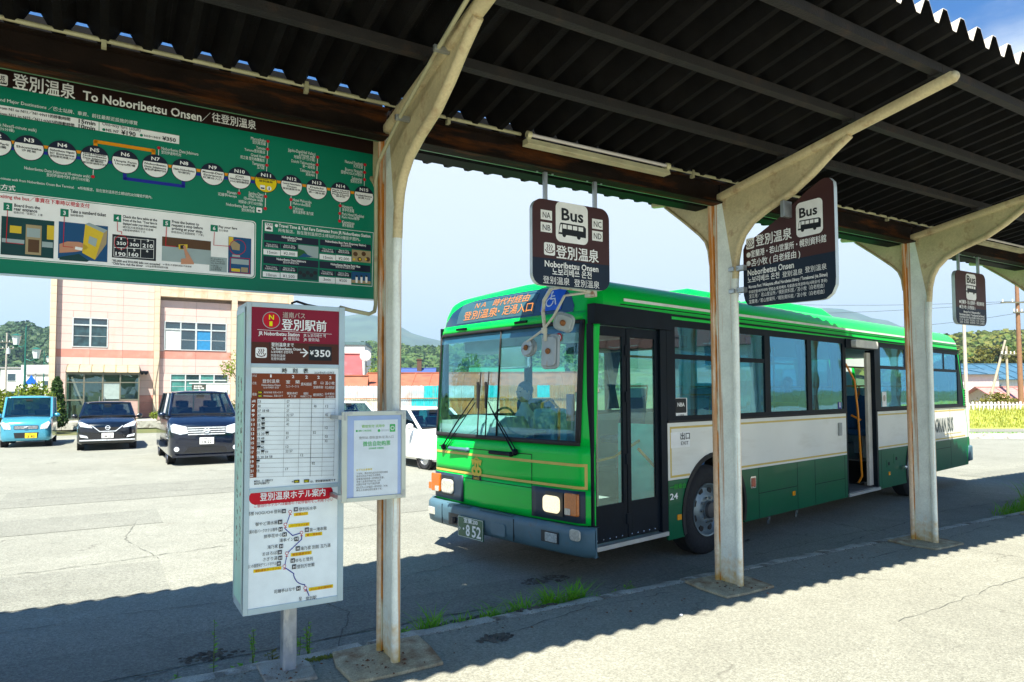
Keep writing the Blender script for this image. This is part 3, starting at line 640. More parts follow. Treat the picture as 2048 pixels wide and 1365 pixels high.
 ('t',-0.706,-0.638,2.597,0.011,'Time (min.)','white',0,5),
 ('t',-0.711,-0.633,2.583,0.011,'所需時間(分鐘)','white',0,5),
 ('t',-0.599,-0.53,2.599,0.011,'Approx. Fare','white',0,5),
 ('t',-0.603,-0.525,2.585,0.011,'預估的車資','white',0,5),
 ('l',[(-0.619,2.612),(-0.618,2.522)],0.003,'green',3),
 ('r',-0.508,2.535,-0.38,2.611,'pdark',5,0.0),
 ('e',-0.492,2.575,0.0125,'ink',6),
 ('e',-0.468,2.561,0.013,'ink',6),
 ('e',-0.445,2.579,0.013,'ink',6),
 ('e',-0.421,2.565,0.013,'ink',6),
 ('e',-0.397,2.583,0.013,'ink',6),
 ('r',-0.368,2.618,-0.023,2.663,'navy',2,0.0),
 ('r',-0.368,2.572,-0.156,2.605,'navy',2,0.0),
 ('r',-0.372,2.525,-0.265,2.561,'white',4,0.0),
 ('r',-0.262,2.525,-0.156,2.563,'white',4,0.0),
 ('t',-0.295,-0.095,2.651,0.016,'Noboribetsu Marine Park Nixe','white',1,5),
 ('t',-0.263,-0.132,2.635,0.014,'登別海洋公園尼克斯','white',0,5),
 ('t',-0.342,-0.295,2.546,0.021,'3min','ink',0,5),
 ('t',-0.238,-0.185,2.548,0.021,'¥500','ink',0,5),
 ('t',-0.353,-0.285,2.596,0.012,'Time (min.)','white',0,5),
 ('t',-0.358,-0.28,2.582,0.011,'所需時間(分鐘)','white',0,5),
 ('t',-0.243,-0.177,2.598,0.012,'Approx. Fare','white',0,5),
 ('t',-0.248,-0.171,2.583,0.012,'預估的車資','white',0,5),
 ('l',[(-0.265,2.611),(-0.264,2.516)],0.003,'green',3),
 ('r',-0.154,2.537,-0.022,2.613,'pblue',5,0.0),
 ('r',-0.154,2.537,-0.022,2.557,'ptan',6,0.0),
 ('r',-0.127,2.538,-0.112,2.582,'white',7,0.006),
 ('e',-0.119,2.584,0.007,'ink',8),
 ('r',-0.093,2.541,-0.078,2.585,'white',7,0.006),
 ('e',-0.086,2.587,0.007,'ink',8),
 ('r',-0.059,2.544,-0.044,2.588,'white',7,0.007),
 ('e',-0.051,2.59,0.0065,'ink',8),
]
TIMETABLE_PRINT = [
 ('r',-0.844,1.974,-0.335,2.299,'wine',1,0.0),
 ('r',-0.846,1.974,-0.339,2.095,'brown',2,0.0),
 ('e',-0.735,2.225,0.05,'pgrey',3),
 ('e',-0.735,2.225,0.046,'red',4),
 ('t',-0.749,-0.721,2.243,0.03,'N','yel2',1,6),
 ('t',-0.746,-0.729,2.205,0.029,'1','yel2',1,6),
 ('t',-0.671,-0.541,2.259,0.034,'道南バス','tan',1,5),
 ('t',-0.676,-0.414,2.202,0.065,'登別駅前','white',1,5),
 ('l',[(-0.812,2.167),(-0.38,2.157)],0.002,'white',3),
 ('t',-0.806,-0.573,2.147,0.023,'JR Noboribetsu Station','white',1,5),
 ('t',-0.55,-0.418,2.144,0.022,'JR 노보리베쓰 역','white',0,5),
 ('t',-0.668,-0.575,2.12,0.02,'JR 登别站','white',0,5),
 ('t',-0.549,-0.456,2.119,0.02,'JR 登別站','white',0,5),
 ('r',-0.821,2.004,-0.758,2.064,'white',3,0.01),
 ('l',[(-0.803,2.054),(-0.799,2.046),(-0.804,2.037),(-0.799,2.025)],0.004,'brown',4),
 ('l',[(-0.791,2.055),(-0.787,2.046),(-0.792,2.037),(-0.787,2.025)],0.004,'brown',4),
 ('l',[(-0.779,2.055),(-0.775,2.046),(-0.781,2.037),(-0.775,2.025)],0.004,'brown',4),
 ('l',[(-0.813,2.028),(-0.807,2.016),(-0.788,2.012),(-0.771,2.017),(-0.766,2.029)],0.005,'brown',4),
 ('l',[(-0.744,2.098),(-0.744,1.994)],0.002,'ink',3),
 ('t',-0.734,-0.606,2.083,0.022,'登別温泉まで','white',1,5),
 ('t',-0.734,-0.563,2.06,0.017,'To Noboribetsu Onsen','white',1,5),
 ('t',-0.735,-0.612,2.04,0.016,'노보리베쓰 온천까지','white',1,5),
 ('t',-0.735,-0.653,2.019,0.015,'到登别温泉','white',0,5),
 ('t',-0.735,-0.653,2.0,0.016,'往登別溫泉','white',0,5),
 ('l',[(-0.566,2.041),(-0.525,2.04)],0.007,'white',4),
 ('l',[(-0.55,2.062),(-0.525,2.04),(-0.548,2.017)],0.008,'white',5),
 ('r',-0.518,1.995,-0.38,2.08,'ink',3,0.0),
 ('t',-0.511,-0.488,2.041,0.028,'¥','white',1,5),
 ('t',-0.483,-0.387,2.039,0.044,'350','white',1,5),
 ('r',-0.843,1.248,-0.344,1.836,'paper',1,0.0),
 ('t',-0.671,-0.52,1.931,0.027,'時\u3000刻\u3000表','ink',1,5),
 ('t',-0.483,-0.362,1.921,0.015,'2020年4月1日改正','ink',0,5),
 ('r',-0.839,1.767,-0.353,1.914,'rustb',2,0.0),
 ('r',-0.842,1.318,-0.807,1.774,'rustb',2,0.0),
 ('t',-0.739,-0.73,1.9,0.018,'1','white',1,5),
 ('t',-0.615,-0.601,1.897,0.018,'2','white',1,5),
 ('t',-0.537,-0.522,1.895,0.019,'2','white',1,5),
 ('t',-0.466,-0.451,1.894,0.018,'2','white',1,5),
 ('t',-0.394,-0.38,1.893,0.019,'2','white',1,5),
 ('t',-0.836,-0.813,1.9,0.016,'のりば','white',0,5),
 ('t',-0.836,-0.814,1.857,0.016,'行先','white',0,5),
 ('t',-0.835,-0.813,1.794,0.016,'経由','white',0,5),
 ('t',-0.781,-0.685,1.869,0.021,'登別温泉','white',0,5),
 ('t',-0.785,-0.68,1.847,0.013,'Noboribetsu Onsen','white',0,5),
 ('t',-0.776,-0.69,1.832,0.011,'노보리베쓰 온천','white',0,5),
 ('t',-0.649,-0.57,1.865,0.02,'室\u3000蘭','white',0,5),
 ('t',-0.649,-0.573,1.839,0.016,'フェリーターミナル','white',0,5),
 ('t',-0.563,-0.499,1.852,0.019,'資料館前','white',0,5),
 ('t',-0.489,-0.429,1.861,0.019,'若\u3000山','white',0,5),
 ('t',-0.488,-0.43,1.834,0.016,'営業所前','white',0,5),
 ('t',-0.418,-0.36,1.858,0.02,'苫小牧','white',0,5),
 ('t',-0.419,-0.361,1.832,0.017,'市立病院前','white',0,5),
 ('t',-0.772,-0.665,1.804,0.011,'時代村経由 足湯入口まで','white',0,5),
 ('t',-0.717,-0.665,1.784,0.012,'足湯入口まで','white',0,5),
 ('t',-0.642,-0.581,1.798,0.015,'幌別本町','white',0,5),
 ('t',-0.634,-0.591,1.781,0.012,'４丁目','white',0,5),
 ('t',-0.546,-0.519,1.796,0.015,'幌別','white',0,5),
 ('t',-0.564,-0.5,1.779,0.013,'中央町５丁目','white',0,5),
 ('t',-0.489,-0.43,1.788,0.017,'幌別駅西口','white',0,5),
 ('t',-0.418,-0.361,1.794,0.014,'白老駅前','white',0,5),
 ('t',-0.417,-0.361,1.776,0.013,'苫小牧駅前','white',0,5),
 ('r',-0.806,1.799,-0.779,1.813,'ink',3,0.0),
 ('t',-0.802,-0.783,1.805,0.011,'NA','yel2',1,5),
 ('r',-0.806,1.777,-0.779,1.792,'ink',3,0.0),
 ('t',-0.801,-0.783,1.784,0.011,'NC','yel2',1,5),
 ('l',[(-0.773,1.784),(-0.725,1.782)],0.003,'white',3),
 ('l',[(-0.812,1.768),(-0.357,1.759)],0.001,'ink',3),
 ('l',[(-0.812,1.741),(-0.357,1.732)],0.001,'ink',3),
 ('l',[(-0.813,1.715),(-0.357,1.705)],0.001,'ink',3),
 ('l',[(-0.813,1.688),(-0.357,1.678)],0.001,'ink',3),
 ('l',[(-0.813,1.662),(-0.357,1.651)],0.002,'ink',3),
 ('l',[(-0.813,1.636),(-0.358,1.624)],0.001,'ink',3),
 ('l',[(-0.813,1.609),(-0.358,1.597)],0.001,'ink',3),
 ('l',[(-0.814,1.583),(-0.358,1.57)],0.001,'ink',3),
 ('l',[(-0.814,1.557),(-0.358,1.544)],0.001,'ink',3),
 ('l',[(-0.814,1.53),(-0.358,1.517)],0.001,'ink',3),
 ('l',[(-0.814,1.504),(-0.359,1.49)],0.001,'ink',3),
 ('l',[(-0.815,1.478),(-0.359,1.463)],0.001,'ink',3),
 ('l',[(-0.815,1.451),(-0.359,1.436)],0.001,'ink',3),
 ('l',[(-0.815,1.425),(-0.359,1.41)],0.002,'ink',3),
 ('l',[(-0.815,1.399),(-0.359,1.383)],0.001,'ink',3),
 ('l',[(-0.815,1.373),(-0.36,1.356)],0.001,'ink',3),
 ('l',[(-0.816,1.346),(-0.36,1.329)],0.001,'ink',3),
 ('l',[(-0.816,1.32),(-0.36,1.303)],0.001,'ink',3),
 ('l',[(-0.813,1.768),(-0.817,1.325)],0.001,'ink',3),
 ('l',[(-0.653,1.766),(-0.659,1.315)],0.001,'ink',3),
 ('l',[(-0.567,1.766),(-0.573,1.309)],0.001,'ink',3),
 ('l',[(-0.497,1.765),(-0.503,1.304)],0.002,'ink',3),
 ('l',[(-0.427,1.764),(-0.434,1.3)],0.001,'ink',3),
 ('l',[(-0.355,1.764),(-0.363,1.295)],0.001,'ink',3),
 ('t',-0.837,-0.817,1.754,0.016,'6時','white',1,5),
 ('t',-0.838,-0.821,1.728,0.017,'7','white',1,5),
 ('t',-0.838,-0.821,1.701,0.016,'8','white',1,5),
 ('t',-0.838,-0.822,1.675,0.017,'9','white',1,5),
 ('t',-0.838,-0.822,1.648,0.016,'10','white',1,5),
 ('t',-0.839,-0.822,1.622,0.017,'11','white',1,5),
 ('t',-0.839,-0.822,1.595,0.016,'12','white',1,5),
 ('t',-0.839,-0.823,1.569,0.017,'13','white',1,5),
 ('t',-0.839,-0.823,1.542,0.017,'14','white',1,5),
 ('t',-0.84,-0.823,1.516,0.016,'15','white',1,5),
 ('t',-0.84,-0.823,1.49,0.017,'16','white',1,5),
 ('t',-0.84,-0.824,1.464,0.016,'17','white',1,5),
 ('t',-0.84,-0.824,1.437,0.016,'18','white',1,5),
 ('t',-0.841,-0.824,1.41,0.017,'19','white',1,5),
 ('t',-0.841,-0.824,1.385,0.016,'20','white',1,5),
 ('t',-0.841,-0.825,1.357,0.016,'21','white',1,5),
 ('t',-0.841,-0.825,1.332,0.017,'22','white',1,5),
 ('t',-0.803,-0.788,1.752,0.016,'53','ink',0,5),
 ('t',-0.643,-0.627,1.75,0.016,'57','ink',0,5),
 ('t',-0.804,-0.789,1.726,0.016,'48','ink',0,5),
 ('t',-0.643,-0.627,1.724,0.016,'37','ink',0,5),
 ('t',-0.485,-0.469,1.721,0.017,'40','ink',0,5),
 ('t',-0.415,-0.398,1.72,0.017,'12','ink',0,5),
 ('t',-0.805,-0.742,1.699,0.016,'07 18 48','ink',0,5),
 ('t',-0.644,-0.628,1.697,0.016,'27','ink',0,5),
 ('t',-0.804,-0.789,1.673,0.016,'47','ink',0,5),
 ('t',-0.644,-0.603,1.671,0.016,'32 57','ink',0,5),
 ('t',-0.416,-0.399,1.668,0.016,'02','ink',0,5),
 ('t',-0.805,-0.766,1.647,0.016,'25 55','ink',0,5),
 ('t',-0.644,-0.628,1.644,0.016,'32','ink',0,5),
 ('t',-0.805,-0.766,1.619,0.016,'18 40','ink',0,5),
 ('t',-0.644,-0.628,1.618,0.016,'42','ink',0,5),
 ('t',-0.805,-0.767,1.594,0.016,'09 50','ink',0,5),
 ('t',-0.417,-0.4,1.59,0.017,'12','ink',0,5),
 ('t',-0.805,-0.743,1.566,0.016,'15 20 45','ink',0,5),
 ('t',-0.646,-0.63,1.566,0.016,'02','ink',0,5),
 ('t',-0.489,-0.472,1.564,0.016,'52','ink',0,5),
 ('t',-0.806,-0.767,1.54,0.016,'19 49','ink',0,5),
 ('t',-0.646,-0.63,1.539,0.016,'37','ink',0,5),
 ('t',-0.417,-0.4,1.537,0.016,'03','ink',0,5),
 ('t',-0.806,-0.767,1.514,0.016,'05 25','ink',0,5),
 ('t',-0.418,-0.401,1.511,0.016,'32','ink',0,5),
 ('t',-0.807,-0.768,1.488,0.015,'10 40','ink',0,5),
 ('t',-0.646,-0.63,1.486,0.016,'12','ink',0,5),
 ('t',-0.807,-0.745,1.461,0.015,'05 35 59','ink',0,5),
 ('t',-0.647,-0.607,1.46,0.016,'22 57','ink',0,5),
 ('t',-0.807,-0.721,1.433,0.015,'15 20 54 58','ink',0,5),
 ('t',-0.561,-0.545,1.433,0.016,'12','ink',0,5),
 ('t',-0.807,-0.792,1.409,0.016,'27','ink',0,5),
 ('t',-0.808,-0.792,1.382,0.015,'18','ink',0,5),
 ('t',-0.493,-0.476,1.381,0.016,'02','ink',0,5),
 ('t',-0.807,-0.792,1.357,0.016,'18','ink',0,5),
 ('t',-0.647,-0.631,1.356,0.015,'17','ink',0,5),
 ('r',-0.784,1.65,-0.766,1.66,'ink',6,0.0),
 ('r',-0.784,1.623,-0.765,1.632,'ink',6,0.0),
 ('r',-0.784,1.595,-0.765,1.605,'ink',6,0.0),
 ('r',-0.761,1.568,-0.742,1.578,'ink',6,0.0),
 ('r',-0.785,1.516,-0.766,1.526,'ink',6,0.0),
 ('r',-0.806,1.489,-0.787,1.499,'ink',6,0.0),
 ('r',-0.784,1.463,-0.766,1.473,'ink',6,0.0),
 ('r',-0.809,1.409,-0.79,1.419,'ink',6,0.0),
 ('t',-0.819,-0.716,1.296,0.013,'●印は土・日・祝運休です','ink',1,5),
 ('t',-0.819,-0.735,1.282,0.012,'●印は平日運休です','ink',1,5),
 ('t',-0.611,-0.599,1.28,0.013,'※','ink',0,5),
 ('r',-0.597,1.271,-0.565,1.289,'ink',3,0.0),
 ('t',-0.592,-0.57,1.28,0.012,'NA','yel2',1,5),
 ('r',-0.539,1.269,-0.508,1.288,'ink',3,0.0),
 ('t',-0.535,-0.512,1.278,0.013,'NC','yel2',1,5),
 ('t',-0.501,-0.35,1.273,0.013,'は、登別駅前始発です','ink',1,5),
 ('r',-0.86,0.496,-0.341,1.26,'paper',1,0.0),
 ('r',-0.846,1.163,-0.366,1.243,'red',2,0.041),
 ('t',-0.786,-0.412,1.204,0.044,'登別温泉ホテル案内','white',1,5),
 ('t',-0.818,-0.365,1.157,0.021,'ご宿泊のホテルへは最寄の下記停留所をご利用下さい','red',0,5),
 ('l',[(-0.619,1.087),(-0.635,1.041)],0.004,'blue',2),
 ('l',[(-0.646,1.012),(-0.601,0.966),(-0.559,0.975)],0.005,'blue',2),
 ('l',[(-0.549,0.961),(-0.549,0.939),(-0.625,0.873)],0.005,'blue',2),
 ('l',[(-0.634,0.849),(-0.643,0.803)],0.004,'blue',2),
 ('l',[(-0.641,0.785),(-0.593,0.746),(-0.592,0.733),(-0.588,0.72),(-0.581,0.707),(-0.573,0.695),(-0.562,0.686),(-0.55,0.679),(-0.538,0.674),(-0.53,0.673),(-0.503,0.605)],0.005,'blue',2),
 ('e',-0.617,1.106,0.0095,'red',3),
 ('e',-0.617,1.106,0.0065,'paper',4),
 ('l',[(-0.616,1.097),(-0.616,1.089)],0.003,'red',3),
 ('l',[(-0.623,1.089),(-0.609,1.089)],0.003,'red',3),
 ('e',-0.643,1.035,0.0095,'red',3),
 ('e',-0.643,1.035,0.0065,'paper',4),
 ('l',[(-0.643,1.025),(-0.642,1.017)],0.003,'red',3),
 ('l',[(-0.649,1.018),(-0.636,1.017)],0.003,'red',3),
 ('e',-0.55,0.978,0.0095,'red',3),
 ('e',-0.55,0.978,0.0065,'paper',4),
 ('l',[(-0.55,0.968),(-0.55,0.96)],0.003,'red',3),
 ('l',[(-0.557,0.96),(-0.543,0.959)],0.003,'red',3),
 ('e',-0.633,0.868,0.0095,'red',3),
 ('e',-0.633,0.868,0.0065,'paper',4),
 ('l',[(-0.633,0.858),(-0.633,0.85)],0.003,'red',3),
 ('l',[(-0.64,0.851),(-0.626,0.85)],0.003,'red',3),
 ('e',-0.647,0.796,0.009,'red',3),
 ('e',-0.647,0.796,0.0065,'paper',4),
 ('l',[(-0.646,0.787),(-0.646,0.778)],0.003,'red',3),
 ('l',[(-0.653,0.779),(-0.639,0.778)],0.003,'red',3),
 ('e',-0.525,0.652,0.01,'red',3),
 ('e',-0.525,0.652,0.007,'paper',4),
 ('l',[(-0.525,0.642),(-0.525,0.634)],0.003,'red',3),
 ('l',[(-0.532,0.635),(-0.517,0.634)],0.003,'red',3),
 ('t',-0.857,-0.67,1.115,0.021,'望楼 NOGUCHI 登別','ink',0,5),
 ('t',-0.81,-0.688,1.052,0.021,'御やど清水屋','ink',0,5),
 ('t',-0.857,-0.688,1.012,0.021,'名湯の宿パークホテル雅亭','ink',0,5),
 ('t',-0.763,-0.662,0.978,0.021,'旅亭花ゆら','ink',0,5),
 ('t',-0.676,-0.595,0.946,0.022,'滝本イン','ink',0,5),
 ('t',-0.743,-0.684,0.915,0.021,'滝乃家','ink',0,5),
 ('t',-0.769,-0.689,0.879,0.021,'まほろば','ink',0,5),
 ('t',-0.766,-0.686,0.848,0.021,'さぎり湯','ink',0,5),
 ('t',-0.853,-0.692,0.819,0.021,'祝いの宿登別グランドホテル','ink',0,5),
 ('t',-0.703,-0.583,0.657,0.021,'花鐘亭はなや','ink',0,5),
 ('t',-0.567,-0.465,1.115,0.021,'登別石水亭','ink',0,5),
 ('t',-0.503,-0.402,0.988,0.022,'第一滝本館','ink',0,5),
 ('t',-0.556,-0.378,0.885,0.022,'滝乃家 別館 玉乃湯','ink',0,5),
 ('t',-0.583,-0.483,0.819,0.021,'ゆもと登別','ink',0,5),
 ('t',-0.574,-0.474,0.782,0.022,'登別万世閣','ink',0,5),
 ('t',-0.562,-0.544,0.594,0.022,'至','ink',0,5),
 ('t',-0.522,-0.459,0.589,0.021,'登別駅','ink',0,5),
 ('r',-0.665,1.101,-0.641,1.125,'ink',3,0.0),
 ('t',-0.659,-0.646,1.113,0.016,'H','white',1,6),
 ('r',-0.685,1.04,-0.661,1.065,'ink',3,0.0),
 ('t',-0.679,-0.667,1.052,0.016,'H','white',1,6),
 ('r',-0.681,0.998,-0.659,1.022,'ink',3,0.0),
 ('t',-0.677,-0.664,1.01,0.016,'H','white',1,6),
 ('r',-0.659,0.966,-0.635,0.99,'ink',3,0.0),
 ('t',-0.654,-0.641,0.978,0.016,'H','white',1,6),
 ('r',-0.591,0.932,-0.567,0.957,'ink',3,0.0),
 ('t',-0.585,-0.572,0.946,0.017,'H','white',1,6),
 ('r',-0.677,0.901,-0.655,0.925,'ink',3,0.0),
 ('t',-0.672,-0.659,0.913,0.016,'H','white',1,6),
 ('r',-0.685,0.867,-0.661,0.891,'ink',3,0.0),
 ('t',-0.679,-0.666,0.879,0.017,'H','white',1,6),
 ('r',-0.681,0.834,-0.659,0.858,'ink',3,0.0),
 ('t',-0.677,-0.664,0.846,0.016,'H','white',1,6),
 ('r',-0.689,0.802,-0.666,0.827,'ink',3,0.0),
 ('t',-0.684,-0.671,0.815,0.016,'H','white',1,6),
 ('r',-0.577,0.643,-0.553,0.669,'ink',3,0.0),
 ('t',-0.572,-0.559,0.656,0.017,'H','white',1,6),
 ('r',-0.596,1.105,-0.572,1.129,'ink',3,0.0),
 ('t',-0.59,-0.577,1.118,0.016,'H','white',1,6),
 ('r',-0.531,0.978,-0.507,1.004,'ink',3,0.0),
 ('t',-0.526,-0.512,0.991,0.017,'H','white',1,6),
 ('r',-0.583,0.875,-0.559,0.901,'ink',3,0.0),
 ('t',-0.577,-0.564,0.888,0.016,'H','white',1,6),
 ('r',-0.611,0.809,-0.587,0.834,'ink',3,0.0),
 ('t',-0.606,-0.593,0.821,0.017,'H','white',1,6),
 ('r',-0.603,0.772,-0.579,0.798,'ink',3,0.0),
 ('t',-0.597,-0.584,0.785,0.016,'H','white',1,6),
 ('r',-0.595,1.078,-0.513,1.096,'yellow',2,0.0),
 ('t',-0.586,-0.522,1.087,0.015,'足湯入口','red',0,5),
 ('r',-0.625,1.014,-0.504,1.034,'yellow',2,0.0),
 ('t',-0.616,-0.512,1.023,0.014,'パークホテル前','red',0,5),
 ('r',-0.529,0.95,-0.428,0.97,'yellow',2,0.0),
 ('t',-0.521,-0.437,0.96,0.014,'第一滝本前','red',0,5),
 ('r',-0.61,0.845,-0.49,0.865,'yellow',2,0.0),
 ('t',-0.602,-0.498,0.855,0.015,'登別温泉中央','red',0,5),
 ('r',-0.817,0.78,-0.663,0.798,'yellow',2,0.0),
 ('t',-0.809,-0.671,0.789,0.014,'登別温泉ターミナル','red',0,5),
 ('r',-0.504,0.63,-0.36,0.65,'yellow',2,0.0),
 ('t',-0.495,-0.368,0.639,0.014,'JCHO登別病院前','red',0,5),
]
NOTICE_PRINT = [
 ('r',-0.329,1.15,0.011,1.666,'paleblue',1,0.0),
 ('r',-0.29,1.184,-0.015,1.636,'paper',2,0.0),
 ('t',-0.243,-0.1,1.599,0.017,'微信支付 试用中','lime',1,5),
 ('r',-0.067,1.561,-0.031,1.608,'grn2',3,0.004),
 ('e',-0.049,1.584,0.0125,'white',4),
 ('e',-0.049,1.584,0.0085,'grn2',5),
 ('e',-0.273,1.573,0.0065,'grn2',3),
 ('t',-0.264,-0.183,1.573,0.011,'道南バス株式会社','grn2',1,5),
 ('e',-0.135,1.571,0.0085,'grn2',3),
 ('t',-0.121,-0.073,1.571,0.012,'微信支付','pgrey',0,5),
 ('t',-0.259,-0.043,1.531,0.016,'登别站-登别温泉/足汤入口','pgrey2',0,5),
 ('t',-0.235,-0.063,1.494,0.029,'微信自助购票','grn2',1,5),
 ('t',-0.199,-0.103,1.466,0.011,'扫码购票 无需排队','grn2',1,5),
 ('t',-0.275,-0.177,1.342,0.012,'以下为注意事项','yellow',1,5),
 ('t',-0.274,-0.079,1.32,0.012,'下车时，请向司机出示支付成功画面','ink',0,5),
 ('t',-0.274,-0.123,1.305,0.012,'指定区间以外地区无法使用。','ink',0,5),
 ('t',-0.274,-0.101,1.288,0.013,'如果连同乘客请一次性购买车票。','ink',0,5),
 ('t',-0.274,-0.124,1.272,0.012,'享受儿童票的年龄为6-12岁','ink',0,5),
 ('t',-0.274,-0.129,1.256,0.013,'如需在中途下车不退还车费','ink',0,5),
 ('t',-0.274,-0.078,1.238,0.013,'前往足汤入口的最后一班车时间：14:30。','ink',0,5),
 ('t',-0.274,-0.112,1.222,0.012,'\u3000再往之后请在登别温泉下车。','ink',0,5),
]
HANG_PRINT = [
 ('r',1.34,2.936,1.644,3.244,'white',2,0.046),
 ('t',1.393,1.599,3.154,0.099,'Bus','ink',1,5),
 ('p',[(1.363,2.996),(1.377,3.074),(1.386,3.085),(1.606,3.082),(1.625,3.066),(1.624,2.99)],'ink',3),
 ('p',[(1.404,3.073),(1.44,3.073),(1.44,3.041),(1.403,3.042)],'white',4),
 ('p',[(1.449,3.073),(1.49,3.072),(1.49,3.04),(1.449,3.041)],'white',4),
 ('p',[(1.499,3.072),(1.541,3.071),(1.54,3.04),(1.499,3.04)],'white',4),
 ('p',[(1.552,3.071),(1.597,3.07),(1.596,3.038),(1.552,3.039)],'white',4),
 ('p',[(1.369,3.011),(1.384,3.072),(1.397,3.072),(1.396,3.01)],'white',4),
 ('e',1.417,2.993,0.0175,'ink',4),
 ('e',1.554,2.989,0.0175,'ink',4),
 ('r',1.204,3.088,1.306,3.162,'white',2,0.0),
 ('t',1.221,1.291,3.125,0.048,'NA','ink',0,5),
 ('r',1.203,2.995,1.305,3.069,'white',2,0.0),
 ('t',1.22,1.29,3.031,0.047,'NB','ink',0,5),
 ('r',1.686,3.076,1.79,3.155,'white',2,0.0),
 ('t',1.701,1.777,3.115,0.05,'NC','ink',0,5),
 ('r',1.685,2.982,1.789,3.06,'white',2,0.0),
 ('t',1.7,1.776,3.021,0.05,'ND','ink',0,5),
 ('r',1.232,2.823,1.332,2.919,'white',2,0.014),
 ('l',[(1.259,2.904),(1.268,2.889),(1.257,2.874),(1.268,2.856)],0.006,'brown',4),
 ('l',[(1.279,2.904),(1.288,2.889),(1.277,2.874),(1.287,2.856)],0.006,'brown',4),
 ('l',[(1.299,2.904),(1.307,2.889),(1.297,2.874),(1.307,2.856)],0.006,'brown',4),
 ('l',[(1.243,2.863),(1.255,2.847),(1.282,2.841),(1.309,2.847),(1.322,2.864)],0.007,'brown',4),
 ('t',1.342,1.745,2.856,0.098,'登別温泉','white',1,5),
 ('t',1.236,1.742,2.76,0.05,'Noboribetsu Onsen','white',1,5),
 ('t',1.305,1.673,2.703,0.055,'노보리베쓰 온천','white',1,5),
 ('t',1.22,1.464,2.636,0.055,'登别温泉','white',0,5),
 ('t',1.506,1.75,2.633,0.057,'登別溫泉','white',0,5),
]
BRAC_PRINT = [
 ('r',0.707,3.016,0.941,3.293,'white',2,0.039),
 ('t',0.737,0.896,3.21,0.082,'Bus','ink',1,5),
 ('p',[(0.72,3.075),(0.733,3.142),(0.74,3.151),(0.911,3.14),(0.925,3.126),(0.923,3.063)],'ink',3),
 ('p',[(0.754,3.141),(0.784,3.139),(0.783,3.112),(0.754,3.114)],'white',4),
 ('p',[(0.791,3.138),(0.823,3.136),(0.822,3.109),(0.79,3.111)],'white',4),
 ('p',[(0.83,3.136),(0.862,3.134),(0.861,3.107),(0.829,3.109)],'white',4),
 ('p',[(0.87,3.133),(0.904,3.131),(0.903,3.104),(0.87,3.106)],'white',4),
 ('p',[(0.725,3.088),(0.738,3.141),(0.749,3.14),(0.747,3.086)],'white',4),
 ('e',0.764,3.07,0.0145,'ink',4),
 ('e',0.871,3.064,0.0145,'ink',4),
 ('r',0.212,3.014,0.296,3.107,'white',2,0.013),
 ('l',[(0.232,3.09),(0.24,3.075),(0.229,3.061),(0.239,3.043)],0.006,'brown',4),
 ('l',[(0.251,3.089),(0.26,3.075),(0.249,3.061),(0.259,3.043)],0.006,'brown',4),
 ('l',[(0.271,3.089),(0.279,3.074),(0.268,3.06),(0.278,3.043)],0.006,'brown',4),
 ('l',[(0.215,3.051),(0.227,3.035),(0.253,3.029),(0.28,3.034),(0.292,3.049)],0.007,'brown',4),
 ('t',0.316,0.663,3.067,0.092,'登別温泉','white',1,5),
 ('e',0.236,2.964,0.022,'white',2),
 ('t',0.262,0.966,2.966,0.058,'室蘭港・若山営業所・幌別資料館','white',1,5),
 ('e',0.234,2.891,0.022,'white',2),
 ('t',0.263,0.737,2.889,0.06,'苫小牧 ( 白老経由 )','white',1,5),
 ('t',0.224,0.679,2.81,0.054,'Noboribetsu Onsen','white',1,5),
 ('t',0.224,0.54,2.747,0.052,'노보리베쓰 온천','white',1,5),
 ('t',0.569,0.756,2.743,0.046,'登别温泉','white',0,5),
 ('t',0.778,0.964,2.75,0.047,'登別溫泉','white',0,5),
 ('t',0.232,0.97,2.689,0.029,'Muroran Port / Wakayama office/ Horobetsu Library / Tomakomai (via Shiraoi)','white',1,5),
 ('t',0.233,0.965,2.643,0.027,'무로란항/와카야마 영업소/호로베쓰 자료관/도마코마이(시라오이 경유)','white',1,5),
 ('t',0.236,0.942,2.606,0.034,'室兰港／ 若山营业所／幌别资料馆／苫小牧（白老经由）','white',0,5),
 ('t',0.234,0.941,2.56,0.033,'室蘭港／若山營業所／幌別資料館／苫小牧（白老經由）','white',0,5),
]
BFRONT_PRINT = [
 ('t',-1.654,-1.454,2.785,0.065,'ＮＡ','amber',1,2),
 ('t',-1.353,-0.763,2.8,0.081,'時代村経由','amber',0,2),
 ('t',-1.81,-1.169,2.637,0.101,'登別温泉','amber',1,2),
 ('t',-1.157,-0.605,2.662,0.095,'・足湯入口','amber',1,2),
]
BSIDE_PRINT = [
 ('t',1.438,1.601,1.331,0.072,'出口','ink',1,5),
 ('t',1.446,1.578,1.26,0.04,'EXIT','ink',0,5),
 ('r',1.272,1.216,1.607,1.378,'white',1,0.0),
 ('t',1.244,1.526,0.819,0.051,'一般乗合','lgreen',1,5),
 ('t',1.242,1.376,0.726,0.066,'24','white',1,5),
 ('t',8.387,10.342,1.192,0.31,'DONAN BUS','pgrey2',1,5),
 ('r',1.361,1.526,1.583,1.732,'white',1,0.016),
 ('r',1.379,1.575,1.568,1.727,'ink',2,0.012),
 ('t',1.409,1.534,1.663,0.044,'NBA','white',1,5),
 ('t',1.42,1.521,1.547,0.028,'公貸車','ink',0,5),
]
rnd=random.Random(7)
